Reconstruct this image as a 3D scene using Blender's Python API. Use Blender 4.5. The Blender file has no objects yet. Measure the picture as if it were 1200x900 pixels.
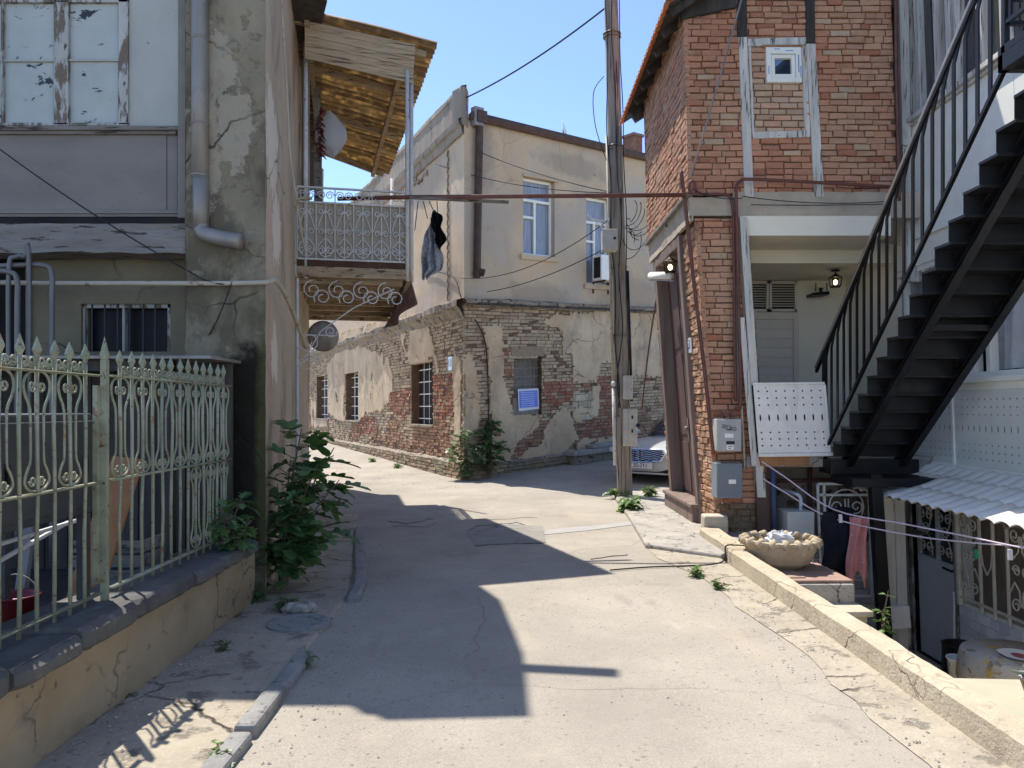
import bpy, math, random
from mathutils import Vector, Matrix, noise
R = math.radians
PI = math.pi
F, CH, HZ = 901.0, 1.6, 478.0
rnd = random.Random(11)
C = bpy.context.scene.collection
V = Vector

# ------------------------------------------------------------------ geometry helpers
def at(px, py, Y): return V(((px-600)/F*Y, Y, CH-(py-HZ)/F*Y))
def on_x(px, py, X): return at(px, py, X*F/(px-600))
def on_g(px, py, z=0.0): return at(px, py, (CH-z)*F/(py-HZ))
def nz(x, y, z=0.0, s=1.0): return noise.noise(V((x*s, y*s, z*s)))

class Fr:
    """a wall frame: u along the wall, z up (may lean), n outward"""
    def __init__(s, o, u, n, up=(0, 0, 1)):
        s.o, s.u, s.n, s.up = V(o), V(u).normalized(), V(n).normalized(), V(up)
        s.inv = None
    def P(s, u, z, n=0.0): return s.o + s.u*u + s.up*z + s.n*n
    def hit(s, px, py, n=0.0):
        d = V(((px-600)/F, 1, -(py-HZ)/F))
        m = Matrix((s.u, s.up, -d)).transposed()
        r = m.inverted() @ (V((0, 0, CH)) - s.o - s.n*n)
        return r[0], r[1]

class MB:
    def __init__(s): s.v, s.f, s.c, s.m = [], [], [], []
    def face(s, pts, col=None, mi=0):
        i = len(s.v); s.v += [V(p) for p in pts]
        s.f.append(list(range(i, i+len(pts)))); s.c.append(col); s.m.append(mi)
    def mesh(s, vs, fs, col=None, mi=0):
        i = len(s.v); s.v += [V(p) for p in vs]
        for f in fs: s.f.append([a+i for a in f]); s.c.append(col); s.m.append(mi)
    def obox(s, o, a, b, c, col=None, mi=0):
        o, a, b, c = V(o), V(a), V(b), V(c)
        if a.cross(b).dot(c) < 0: a, b = b, a
        p = [o, o+a, o+a+b, o+b, o+c, o+a+c, o+a+b+c, o+b+c]
        s.mesh(p, [(3, 2, 1, 0), (4, 5, 6, 7), (0, 1, 5, 4), (1, 2, 6, 5), (2, 3, 7, 6), (3, 0, 4, 7)], col, mi)
    def box(s, x0, x1, y0, y1, z0, z1, col=None, mi=0):
        s.obox((x0, y0, z0), (x1-x0, 0, 0), (0, y1-y0, 0), (0, 0, z1-z0), col, mi)
    def fbox(s, fr, u0, u1, z0, z1, n0, n1, col=None, mi=0):
        s.obox(fr.P(u0, z0, n0), fr.u*(u1-u0), fr.n*(n1-n0), fr.up*(z1-z0), col, mi)
    def fpoly(s, fr, pts, n0, n1, col=None, mi=0):
        s.prism([fr.P(u, z, n0) for u, z in pts], fr.n*(n1-n0), col, mi)
    def prism(s, pts, vec, col=None, mi=0):
        pts = [V(p) for p in pts]; vec = V(vec); n = len(pts)
        nr = V((0, 0, 0))
        for i in range(n): nr += pts[i].cross(pts[(i+1) % n])
        if nr.dot(vec) < 0: pts.reverse()
        vs = pts + [p+vec for p in pts]
        s.mesh(vs, [tuple(range(n-1, -1, -1)), tuple(range(n, 2*n))] + [(i, (i+1) % n, n+(i+1) % n, n+i) for i in range(n)], col, mi)
    def bar(s, p, q, w, h, up=(0, 0, 1), col=None, mi=0):
        p, q = V(p), V(q); d = q-p; up = V(up)
        sd = d.cross(up)
        if sd.length < 1e-6: sd = d.cross(V((1, 0, 0)))
        sd = sd.normalized(); u2 = sd.cross(d).normalized()
        s.obox(p-sd*w/2-u2*h/2, sd*w, u2*h, d, col, mi)
    def tube(s, pts, r, n=8, col=None, mi=0, cap=True):
        pts = [V(p) for p in pts]; m = len(pts)
        rs = r if isinstance(r, (list, tuple)) else [r]*m
        vs, fs = [], []; pn = None
        for i, p in enumerate(pts):
            t = (pts[min(i+1, m-1)]-pts[max(i-1, 0)])
            if t.length < 1e-9: t = V((0, 0, 1))
            t.normalize()
            if pn is None:
                a = V((0, 0, 1)) if abs(t.z) < .9 else V((1, 0, 0)); pn = t.cross(a).normalized()
            else:
                pn = pn-t*pn.dot(t)
                if pn.length < 1e-6: pn = t.cross(V((0, 0, 1)))
                pn.normalize()
            b = t.cross(pn)
            for k in range(n):
                an = 2*PI*k/n; vs.append(p+(pn*math.cos(an)+b*math.sin(an))*rs[i])
        for i in range(m-1):
            for k in range(n):
                k2 = (k+1) % n; fs.append((i*n+k, i*n+k2, (i+1)*n+k2, (i+1)*n+k))
        if cap: fs += [tuple(range(n-1, -1, -1)), tuple((m-1)*n+k for k in range(n))]
        s.mesh(vs, fs, col, mi)
    def lathe(s, prof, c, n=24, axis=(0, 0, 1), col=None, mi=0, wob=None, cap=True):
        c = V(c); ax = V(axis).normalized(); a = V((1, 0, 0)) if abs(ax.x) < .9 else V((0, 1, 0))
        e1 = ax.cross(a).normalized(); e2 = ax.cross(e1)
        vs, fs = [], []; m = len(prof)
        for i, (r, z) in enumerate(prof):
            for k in range(n):
                an = 2*PI*k/n; rr = r*(wob(an, i) if wob else 1)
                vs.append(c+ax*z+(e1*math.cos(an)+e2*math.sin(an))*rr)
        for i in range(m-1):
            for k in range(n):
                k2 = (k+1) % n; fs.append((i*n+k, i*n+k2, (i+1)*n+k2, (i+1)*n+k))
        if cap and prof[0][0] > 1e-4: fs.append(tuple(range(n-1, -1, -1)))
        if cap and prof[-1][0] > 1e-4: fs.append(tuple((m-1)*n+k for k in range(n)))
        s.mesh(vs, fs, col, mi)
    def sphere(s, c, r, n=10, sc=(1, 1, 1), col=None, mi=0):
        c = V(c); vs, fs = [], []; m = max(4, n//2+1)
        for i in range(m+1):
            th = PI*i/m
            for k in range(n):
                ph = 2*PI*k/n
                vs.append(c+V((r*sc[0]*math.sin(th)*math.cos(ph), r*sc[1]*math.sin(th)*math.sin(ph), r*sc[2]*math.cos(th))))
        for i in range(m):
            for k in range(n):
                k2 = (k+1) % n; fs.append(((i+1)*n+k, (i+1)*n+k2, i*n+k2, i*n+k))
        s.mesh(vs, fs, col, mi)
    def grid(s, fn, nu, nv, col=None, mi=0):
        vs = [fn(i/nu, j/nv) for j in range(nv+1) for i in range(nu+1)]
        fs = [(j*(nu+1)+i, j*(nu+1)+i+1, (j+1)*(nu+1)+i+1, (j+1)*(nu+1)+i) for j in range(nv) for i in range(nu)]
        s.mesh(vs, fs, col, mi)
    def build(s, name, mat, parent=None, smooth=False, bev=0, solid=0, sub=0):
        me = bpy.data.meshes.new(name)
        me.from_pydata([tuple(p) for p in s.v], [], s.f)
        for m in (mat if isinstance(mat, (list, tuple)) else [mat]): me.materials.append(m)
        if any(s.m): me.polygons.foreach_set('material_index', s.m)
        if any(c is not None for c in s.c):
            at_ = me.color_attributes.new('tint', 'FLOAT_COLOR', 'CORNER'); buf = []
            for f, c in zip(s.f, s.c): buf += list((*(c or (1, 1, 1)), 1.0))*len(f)
            at_.data.foreach_set('color', buf)
        if smooth: me.polygons.foreach_set('use_smooth', [True]*len(s.f))
        me.validate(); me.update()
        o = bpy.data.objects.new(name, me); C.objects.link(o)
        if parent is not None:
            o.parent = parent
            if parent.type == 'EMPTY': o.location = -parent.location
        if solid:
            md = o.modifiers.new('solid', 'SOLIDIFY'); md.thickness = solid; md.offset = 0
        if bev:
            md = o.modifiers.new('bevel', 'BEVEL'); md.width = bev; md.segments = 2; md.limit_method = 'ANGLE'; md.angle_limit = R(35)
        if sub:
            md = o.modifiers.new('sub', 'SUBSURF'); md.levels = sub; md.render_levels = sub
        return o

def thing(name, label, cat, loc=(0, 0, 0), group=None):
    o = bpy.data.objects.new(name, None); C.objects.link(o)
    o.location = V(loc); o.empty_display_size = .2
    o['label'] = label; o['category'] = cat
    if group: o['group'] = group
    return o

def tag(o, label, cat, group=None):
    """a thing that is one mesh: origin moved to its base, properties set"""
    vs = o.data.vertices
    xs = [v.co.x for v in vs]; ys = [v.co.y for v in vs]; zs = [v.co.z for v in vs]
    c = V(((min(xs)+max(xs))/2, (min(ys)+max(ys))/2, min(zs)))
    o.data.transform(Matrix.Translation(-c)); o.location = c
    o['label'] = label; o['category'] = cat
    if group: o['group'] = group
    return o

def struct(o, label=None):
    o['kind'] = 'structure'
    if label: o['label'] = label
    return o

def in_poly(x, y, P):
    ins = False; j = len(P)-1
    for i in range(len(P)):
        xi, yi = P[i]; xj, yj = P[j]
        if (yi > y) != (yj > y) and x < (xj-xi)*(y-yi)/(yj-yi)+xi: ins = not ins
        j = i
    return ins

def sag(p, q, s, n=14):
    p, q = V(p), V(q)
    return [p.lerp(q, i/n)-V((0, 0, s*4*(i/n)*(1-i/n))) for i in range(n+1)]

def spiral(cx, cz, r0, r1, a0, turns, n=14):
    return [(cx+(r0+(r1-r0)*i/n)*math.cos(a0+2*PI*turns*i/n), cz+(r0+(r1-r0)*i/n)*math.sin(a0+2*PI*turns*i/n)) for i in range(n+1)]

def smooth_path(pts, n=6):
    pts = [V(p) for p in pts]; out = []
    for i in range(len(pts)-1):
        p0 = pts[max(i-1, 0)]; p1 = pts[i]; p2 = pts[i+1]; p3 = pts[min(i+2, len(pts)-1)]
        for k in range(n):
            t = k/n
            out.append(.5*((2*p1)+(p2-p0)*t+(2*p0-5*p1+4*p2-p3)*t*t+(3*p1-p0-3*p2+p3)*t*t*t))
    out.append(pts[-1]); return out

def wall_holes(mb, fr, us, zs, holes, n0=0.0, depth=.3, col=None):
    """flat wall of cells us x zs at offset n0, holes (u0,u1,z0,z1) get reveals going in by depth"""
    us = sorted(set([round(u, 4) for u in us]+[round(h[k], 4) for h in holes for k in (0, 1)]))
    zs = sorted(set([round(z, 4) for z in zs]+[round(h[k], 4) for h in holes for k in (2, 3)]))
    idx = {}
    def vi(i, j):
        if (i, j) not in idx:
            idx[(i, j)] = len(mb.v); mb.v.append(fr.P(us[i], zs[j], n0))
        return idx[(i, j)]
    flip = fr.u.cross(fr.up).dot(fr.n) < 0
    for i in range(len(us)-1):
        for j in range(len(zs)-1):
            uc, zc = (us[i]+us[i+1])/2, (zs[j]+zs[j+1])/2
            if any(h[0] < uc < h[1] and h[2] < zc < h[3] for h in holes): continue
            f = [vi(i, j), vi(i+1, j), vi(i+1, j+1), vi(i, j+1)]
            mb.f.append(f[::-1] if flip else f); mb.c.append(col); mb.m.append(0)
    for a, b, c, d in [h[:4] for h in holes]:
        q = [(a, c), (b, c), (b, d), (a, d)]
        for k in range(4):
            p, r = q[k], q[(k+1) % 4]
            mb.face([fr.P(*p, n0), fr.P(*r, n0), fr.P(*r, n0-depth), fr.P(*p, n0-depth)], col)

def lin(a, b, n): return [a+(b-a)*i/n for i in range(n+1)]

def bricks(mb, fr, zr, ulim, holes=(), bw=.235, bh=.08, gap=.012, colf=None, jit=.004, dj=.006, thick=.05, miss=0.0, seed=1, wav=.014, kv=(.82, 1.15)):
    """real bricks, course by course; ulim(z)->(u0,u1); colf(u,z)->colour"""
    r = random.Random(seed); z = zr[0]; row = 0
    while z < zr[1]-.02:
        h = bh*r.uniform(.9, 1.08); z1 = min(z+h, zr[1])
        u0, u1 = ulim((z+z1)/2)
        u = u0-(bw/2 if row % 2 else 0)-r.uniform(0, .05); row += 1
        while u < u1:
            w = bw*r.choice((.5, .8, .95, 1, 1, 1, 1.05, 1.12)); a, b = max(u, u0), min(u+w-gap, u1); u += w
            if b-a < .03: continue
            uc, zc = (a+b)/2, (z+z1)/2
            skip = False; segs = [(a, b)]
            for hh in holes:
                if hh[2] < zc < hh[3]:
                    ns = []
                    for (p, q) in segs:
                        if q <= hh[0] or p >= hh[1]: ns.append((p, q))
                        else:
                            if p < hh[0]-.03: ns.append((p, hh[0]))
                            if q > hh[1]+.03: ns.append((hh[1], q))
                    segs = ns
            if miss and r.random() < miss: continue
            for (p, q) in segs:
                n = r.uniform(-dj, dj); c = colf(uc, zc) if colf else (1, 1, 1)
                k = r.uniform(*kv); c = tuple(x*k for x in c)
                J = lambda: r.uniform(-jit, jit)
                zw = wav*nz(uc*1.3, z*.9, seed); zz0, zz1 = z+zw, z1-gap+zw+r.uniform(-jit, jit)*.6
                e = .006
                bk = [fr.P(p, zz0, -thick), fr.P(q, zz0, -thick), fr.P(q, zz1, -thick), fr.P(p, zz1, -thick)]
                md = [fr.P(p, zz0, n-e), fr.P(q, zz0, n-e), fr.P(q, zz1, n-e), fr.P(p, zz1, n-e)]
                ft = [fr.P(p+e+J(), zz0+e+J(), n+J()), fr.P(q-e+J(), zz0+e+J(), n+J()), fr.P(q-e+J(), zz1-e+J(), n+J()), fr.P(p+e+J(), zz1-e+J(), n+J())]
                vs = bk+md+ft
                fs = [(8, 9, 10, 11)]
                for s_ in (0, 4): fs += [(s_+i, s_+(i+1) % 4, s_+4+(i+1) % 4, s_+4+i) for i in range(4)]
                mb.mesh(vs, fs, c)
        z = z+h

def patches(mb, fr, polys, holes=(), cell=.05, n0=0.0, n1=.028, rough=.05, seed=0, keep=None, ragged=.09):
    """a broken plaster skin: polygons in (u,z), edges roughened by noise"""
    us = [p[0] for P in polys for p in P]; zs = [p[1] for P in polys for p in P]
    a, b, c, d = min(us)-.1, max(us)+.1, min(zs)-.1, max(zs)+.1
    nu, nv = int((b-a)/cell)+1, int((d-c)/cell)+1; on = set()
    for i in range(nu):
        for j in range(nv):
            u, z = a+(i+.5)*cell, c+(j+.5)*cell
            if any(h[0] < u < h[1] and h[2] < z < h[3] for h in holes): continue
            du = ragged*(nz(u*3, z*3, seed)+.6*nz(u*9, z*9, seed+3)); dz = ragged*(nz(u*3, z*3, seed+9)+.6*nz(u*9, z*9, seed+5))
            if any(in_poly(u+du, z+dz, P) for P in polys) and (keep is None or keep(u, z)): on.add((i, j))
    idx = {}
    def vi(i, j):
        if (i, j) not in idx:
            u, z = a+i*cell, c+j*cell
            ju, jz = .35*cell*nz(u*20, z*20, 7.7), .35*cell*nz(u*20, z*20, 3.3)
            idx[(i, j)] = (len(mb.v), u+ju, z+jz)
            mb.v.append(fr.P(u+ju, z+jz, n1+.012*nz(u*2.2, z*2.2, seed+1)+.004*nz(u*9, z*9, 2)))
        return idx[(i, j)][0]
    flip = fr.u.cross(fr.up).dot(fr.n) < 0
    for (i, j) in on:
        f = [vi(i, j), vi(i+1, j), vi(i+1, j+1), vi(i, j+1)]
        mb.f.append(f[::-1] if flip else f); mb.c.append(None); mb.m.append(0)
    for (i, j) in on:
        for di, dj, e0, e1 in ((-1, 0, (0, 0), (0, 1)), (1, 0, (1, 0), (1, 1)), (0, -1, (0, 0), (1, 0)), (0, 1, (0, 1), (1, 1))):
            if (i+di, j+dj) in on: continue
            p, q = (i+e0[0], j+e0[1]), (i+e1[0], j+e1[1]); vi(*p); vi(*q)
            A, B = idx[p], idx[q]
            mb.face([mb.v[A[0]], mb.v[B[0]], fr.P(B[1], B[2], n0-.03), fr.P(A[1], A[2], n0-.03)])

# ------------------------------------------------------------------ materials
def new_mat(name):
    m = bpy.data.materials.new(name); m.use_nodes = True
    nt = m.node_tree; return m, nt, nt.nodes['Principled BSDF']

def N(nt, typ, **kw):
    n = nt.nodes.new(typ)
    for k, v in kw.items(): setattr(n, k, v)
    return n

def pos_scaled(nt, st):
    g = N(nt, 'ShaderNodeNewGeometry'); mp = N(nt, 'ShaderNodeMapping'); mp.inputs['Scale'].default_value = st
    nt.links.new(g.outputs['Position'], mp.inputs['Vector']); return mp.outputs['Vector']

def noise_n(nt, vec, s, detail=6, rough=.6, dist=0.0):
    n = N(nt, 'ShaderNodeTexNoise'); n.inputs['Scale'].default_value = s; n.inputs['Detail'].default_value = detail
    n.inputs['Roughness'].default_value = rough; n.inputs['Distortion'].default_value = dist
    nt.links.new(vec, n.inputs['Vector']); return n.outputs['Fac']

def maprange(nt, val, lo, hi, t0=0.0, t1=1.0):
    n = N(nt, 'ShaderNodeMapRange'); n.inputs[1].default_value = lo; n.inputs[2].default_value = hi
    n.inputs[3].default_value = t0; n.inputs[4].default_value = t1
    nt.links.new(val, n.inputs[0]); return n.outputs[0]

def math_n(nt, op, a, b):
    n = N(nt, 'ShaderNodeMath', operation=op)
    for i, x in enumerate((a, b)):
        if isinstance(x, (int, float)): n.inputs[i].default_value = x
        else: nt.links.new(x, n.inputs[i])
    return n.outputs[0]

def mix_col(nt, fac, a, b, blend='MIX'):
    n = N(nt, 'ShaderNodeMix', data_type='RGBA', blend_type=blend)
    for i, x in ((0, fac), (6, a), (7, b)):
        if isinstance(x, (int, float)): n.inputs[i].default_value = x
        elif isinstance(x, (tuple, list)): n.inputs[i].default_value = (*x, 1)
        else: nt.links.new(x, n.inputs[i])
    return n.outputs[2]

# real base colours of some surfaces, tuned together
SC = {'asphalt': (1.09, 1.06, 1.0), 'pale limestone wall': (1.15, 1.04, .87), 'worn pavement': (1.08, 1.02, .92), 'grey cement render': (.70, .64, .53), 'beige cement render': (1.0, .92, .82), 'beige upper plaster': (1.02, .97, .93), 'old lime plaster': (1.12, 1.02, .9), 'crumbling brick': (1.25, 1.13, 1.0), 'old hand made brick': (1.5, 1.4, 1.28), 'stained grey plaster': (.92, .86, .80), 'weathered pole wood': (1.15, 1.25, 1.3), 'pale concrete': .85, 'sandy stone': 1.05, 'cream iron paint': 1.35, 'cream old boards': 1.3, 'crumbling ledge': 1.1, 'glazed white tile': 1.0, 'pale blue grey plastic sheet': (1.6, 1.4, 1.2), 'rusty': 1.0, 'old mortar': (1.1, .9, .75), 'cream door paint': (1.35, 1.3, 1.2), 'weathered fascia boards': 1.1, 'old pale blue board': (.90, .85, .77), 'painted over window pane': (.92, .87, .80), 'grey painted board': (.80, .76, .70), 'flaking white paint on wood': .8, 'weathered timber beam': .8,
      'worn pale green iron paint': (.95, .92, .88), 'old zinc pipe': (.86, .79, .70), 'ochre plaster wall': (.70, .70, .70), 'brown grey render': (.8, .74, .62), 'white paint': (1.2, 1.15, 1.06), 'white iron paint': (1.18, 1.14, 1.06), 'off white render': (1.32, 1.24, 1.12), 'grey white timber': (1.3, 1.25, 1.15), 'clay roof tile': 1.2, 'brown door timber': 1.2, 'glazed white tile': 1.0, 'beige cement band': 1.25}
def surf(name, ramp, scale=2.0, stretch=(1, 1, 1), rough=.9, bump=.35, bscale=40, bdist=.01, layers=(), metallic=0.0, spec=.3, attr=False, bst=None):
    k_ = SC.get(name, 1.0)
    k3 = k_ if isinstance(k_, tuple) else (k_,)*3
    sc3 = lambda c: tuple(min(.9, x*q) for x, q in zip(c, k3))
    ramp = [(p, sc3(c)) for p, c in ramp]; layers = [dict(L, c=sc3(L['c'])) for L in layers]
    m, nt, bs = new_mat(name)
    vec = pos_scaled(nt, stretch)
    nf = noise_n(nt, vec, scale, 7, .62)
    cr = N(nt, 'ShaderNodeValToRGB')
    el = cr.color_ramp.elements
    while len(el) < len(ramp): el.new(.5)
    for e, (p, c) in zip(el, ramp): e.position = p; e.color = (*c, 1)
    nt.links.new(nf, cr.inputs[0]); col = cr.outputs[0]
    if attr:
        a = N(nt, 'ShaderNodeAttribute'); a.attribute_name = 'tint'
        col = mix_col(nt, 1.0, a.outputs['Color'], col, 'MULTIPLY')
    hsum = None; rsum = None
    for L in layers:
        v2 = pos_scaled(nt, L.get('st', (1, 1, 1))); k = L.get('k', 'noise')
        if k == 'noise':
            f = noise_n(nt, v2, L['s'], L.get('det', 6), L.get('r', .65), L.get('dist', 0)); f = maprange(nt, f, L['lo'], L['hi'])
        elif k == 'crack':
            dn = N(nt, 'ShaderNodeTexNoise'); dn.inputs['Scale'].default_value = L['s']*2.5; dn.inputs['Detail'].default_value = 5
            nt.links.new(v2, dn.inputs['Vector'])
            mv = N(nt, 'ShaderNodeVectorMath', operation='SCALE'); mv.inputs['Scale'].default_value = L.get('dist', .35)
            nt.links.new(dn.outputs['Color'], mv.inputs[0])
            ad = N(nt, 'ShaderNodeVectorMath', operation='ADD'); nt.links.new(v2, ad.inputs[0]); nt.links.new(mv.outputs[0], ad.inputs[1])
            vo = N(nt, 'ShaderNodeTexVoronoi', feature='DISTANCE_TO_EDGE'); vo.inputs['Scale'].default_value = L['s']
            nt.links.new(ad.outputs[0], vo.inputs['Vector'])
            f = maprange(nt, vo.outputs['Distance'], L.get('w', .012), 0.0)
            br = maprange(nt, noise_n(nt, v2, L['s']*.8, 3), .45, .58); f = math_n(nt, 'MULTIPLY', f, br)
        elif k == 'speck':
            vo = N(nt, 'ShaderNodeTexVoronoi'); vo.inputs['Scale'].default_value = L['s']; nt.links.new(v2, vo.inputs['Vector'])
            sp = N(nt, 'ShaderNodeSeparateColor'); nt.links.new(vo.outputs['Color'], sp.inputs[0])
            f = maprange(nt, sp.outputs[0], L['lo'], L['hi'])
        elif k == 'zone':
            f0 = None
            for (cc, rr) in L['z']:
                sb = N(nt, 'ShaderNodeVectorMath', operation='SUBTRACT'); nt.links.new(v2, sb.inputs[0]); sb.inputs[1].default_value = cc
                dv = N(nt, 'ShaderNodeVectorMath', operation='DIVIDE'); nt.links.new(sb.outputs[0], dv.inputs[0]); dv.inputs[1].default_value = rr
                ln = N(nt, 'ShaderNodeVectorMath', operation='LENGTH'); nt.links.new(dv.outputs[0], ln.inputs[0])
                f1 = ln.outputs['Value']; f0 = f1 if f0 is None else math_n(nt, 'MINIMUM', f0, f1)
            nn = noise_n(nt, v2, L.get('s', 4), 7, .65); f0 = math_n(nt, 'ADD', f0, maprange(nt, nn, 0, 1, -L.get('amp', .7), L.get('amp', .7)))
            f = maprange(nt, f0, 1+L.get('soft', .1), 1-L.get('soft', .1))
        if 'amt' in L: f = math_n(nt, 'MULTIPLY', f, L['amt'])
        col = mix_col(nt, f, col, L['c'])
        if 'h' in L:
            hh = math_n(nt, 'MULTIPLY', f, L['h']); hsum = hh if hsum is None else math_n(nt, 'ADD', hsum, hh)
    nt.links.new(col, bs.inputs['Base Color'])
    bs.inputs['Roughness'].default_value = rough; bs.inputs['Metallic'].default_value = metallic
    bs.inputs['Specular IOR Level'].default_value = spec
    if bump:
        v3 = pos_scaled(nt, bst or stretch)
        h = noise_n(nt, v3, bscale, 5, .65)
        if hsum is not None: h = math_n(nt, 'ADD', h, hsum)
        b = N(nt, 'ShaderNodeBump'); b.inputs['Strength'].default_value = bump; b.inputs['Distance'].default_value = bdist
        nt.links.new(h, b.inputs['Height']); nt.links.new(b.outputs[0], bs.inputs['Normal'])
    return m

def paint(name, c, rough=.5, var=.12, bump=.1, metallic=0.0, spec=.4, rust=None, rlo=.6, rhi=.68, rs=9):
    lay = []
    if rust: lay.append(dict(s=rs, lo=rlo, hi=rhi, c=rust, h=-.3))
    return surf(name, [(.3, tuple(x*(1-var) for x in c)), (.7, tuple(min(1, x*(1+var)) for x in c))], 5, rough=rough, bump=bump, bscale=60, bdist=.004, layers=lay, metallic=metallic, spec=spec)

def glass(name, c=(.02, .025, .03), rough=.06, spec=.8):
    m, nt, bs = new_mat(name)
    bs.inputs['Base Color'].default_value = (*c, 1); bs.inputs['Roughness'].default_value = rough
    bs.inputs['Specular IOR Level'].default_value = spec
    return m

def leaf_mat(name, c1, c2, tr=(.12, .25, .03)):
    m, nt, bs = new_mat(name)
    g = N(nt, 'ShaderNodeNewGeometry')
    cr = N(nt, 'ShaderNodeValToRGB'); cr.color_ramp.elements[0].color = (*c1, 1); cr.color_ramp.elements[1].color = (*c2, 1)
    nt.links.new(g.outputs['Random Per Island'], cr.inputs[0]); nt.links.new(cr.outputs[0], bs.inputs['Base Color'])
    bs.inputs['Roughness'].default_value = .42; bs.inputs['Specular IOR Level'].default_value = .45
    t = N(nt, 'ShaderNodeBsdfTranslucent'); t.inputs[0].default_value = (*tr, 1)
    mx = N(nt, 'ShaderNodeMixShader'); mx.inputs[0].default_value = .28
    out = nt.nodes['Material Output']
    nt.links.new(bs.outputs[0], mx.inputs[1]); nt.links.new(t.outputs[0], mx.inputs[2]); nt.links.new(mx.outputs[0], out.inputs[0])
    return m

def cloth(name, c, var=.2, tr=.0, scale=6, layers=()):
    m = surf(name, [(.3, tuple(x*(1-var) for x in c)), (.7, tuple(min(1, x*(1+var)) for x in c))], scale, rough=.95, bump=.2, bscale=90, bdist=.003, layers=layers, spec=.1)
    if tr:
        nt = m.node_tree; bs = nt.nodes['Principled BSDF']; t = N(nt, 'ShaderNodeBsdfTranslucent'); t.inputs[0].default_value = (*c, 1)
        mx = N(nt, 'ShaderNodeMixShader'); mx.inputs[0].default_value = tr; out = nt.nodes['Material Output']
        nt.links.new(bs.outputs[0], mx.inputs[1]); nt.links.new(t.outputs[0], mx.inputs[2]); nt.links.new(mx.outputs[0], out.inputs[0])
    return m

def glow(name, c, s):
    m, nt, bs = new_mat(name)
    bs.inputs['Base Color'].default_value = (*c, 1)
    bs.inputs['Emission Color'].default_value = (*c, 1); bs.inputs['Emission Strength'].default_value = s
    return m

def text_mesh(txt, size, fr_o, ux, uy, name, mat, parent, ext=.002, align='CENTER'):
    cu = bpy.data.curves.new('letters', 'FONT'); cu.body = txt; cu.size = size; cu.align_x = align; cu.align_y = 'CENTER'; cu.extrude = ext
    tmp = bpy.data.objects.new('letters', cu); C.objects.link(tmp)
    dg = bpy.context.evaluated_depsgraph_get(); me = bpy.data.meshes.new_from_object(tmp.evaluated_get(dg))
    bpy.data.objects.remove(tmp); bpy.data.curves.remove(cu)
    ux, uy = V(ux).normalized(), V(uy).normalized(); un = ux.cross(uy)
    M4 = Matrix((ux, uy, un)).transposed().to_4x4(); M4.translation = V(fr_o)
    me.transform(M4); me.materials.clear(); me.materials.append(mat); me.name = name
    o = bpy.data.objects.new(name, me); C.objects.link(o); o.parent = parent
    if parent.type == 'EMPTY': o.location = -parent.location
    return o
# ------------------------------------------------------------------ shared materials
RUST = (.16, .07, .035)
m_asphalt = surf('asphalt', [(.3, (.285, .26, .225)), (.5, (.335, .305, .265)), (.72, (.39, .355, .305))], .9, rough=.95, bump=.7, bscale=110, bdist=.006, spec=.15, layers=[
    dict(k='speck', s=170, lo=.7, hi=.95, c=(.47, .43, .37), amt=.45), dict(k='speck', s=150, lo=.22, hi=.02, c=(.15, .14, .125), amt=.4), dict(k='speck', s=60, lo=.025, hi=.0, c=(.12, .11, .10), amt=.6), dict(s=.35, lo=.48, hi=.62, c=(.255, .235, .205), amt=.55), dict(s=.8, lo=.62, hi=.68, c=(.22, .205, .18), amt=.55), dict(s=1.1, lo=.64, hi=.67, c=(.42, .385, .33), amt=.5, st=(1, .5, 1)), dict(s=1.4, lo=.60, hi=.66, c=(.22, .205, .185), amt=.4, st=(1, .35, 1)),
    dict(s=.55, lo=.52, hi=.7, c=(.25, .23, .20), amt=.6), dict(s=2.2, lo=.58, hi=.72, c=(.43, .38, .305), amt=.5), dict(s=.9, lo=.56, hi=.7, c=(.40, .35, .27), amt=.5, st=(1.6, .3, 1)),
    dict(k='crack', s=.38, w=.0045, dist=.6, c=(.15, .14, .125), h=-.6, amt=.6)])
m_conc = surf('rough concrete', [(.3, (.31, .285, .245)), (.7, (.45, .415, .355))], 2.5, rough=.95, bump=.8, bscale=22, bdist=.02, spec=.15, layers=[
    dict(s=9, lo=.56, hi=.66, c=(.20, .185, .165), h=-.4), dict(k='speck', s=60, lo=.8, hi=1, c=(.5, .47, .42), amt=.5), dict(k='crack', s=1.6, w=.012, c=(.08, .07, .065), h=-1)])
m_kerb = surf('kerb stone', [(.3, (.20, .195, .185)), (.7, (.33, .315, .29))], 6, rough=.9, bump=.8, bscale=25, bdist=.015, layers=[dict(s=14, lo=.58, hi=.68, c=(.14, .13, .12), h=-.4)])
m_wallyel = surf('ochre plaster wall', [(.28, (.40, .30, .18)), (.5, (.52, .40, .25)), (.75, (.60, .48, .32))], 1.6, rough=.95, bump=.5, bscale=30, bdist=.012, layers=[
    dict(s=2.4, lo=.58, hi=.70, c=(.30, .26, .21), amt=.8), dict(s=7, lo=.62, hi=.68, c=(.20, .17, .14), h=-.6), dict(k='crack', s=1.4, w=.012, c=(.10, .08, .06), h=-1)])
m_coping = surf('dark coping stone', [(.3, (.075, .072, .068)), (.7, (.14, .132, .12))], 3, rough=.85, bump=.5, bscale=35, bdist=.008, layers=[dict(s=8, lo=.6, hi=.7, c=(.24, .22, .19), amt=.5), dict(s=3, lo=.6, hi=.75, c=(.10, .105, .075), amt=.6)])
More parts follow.
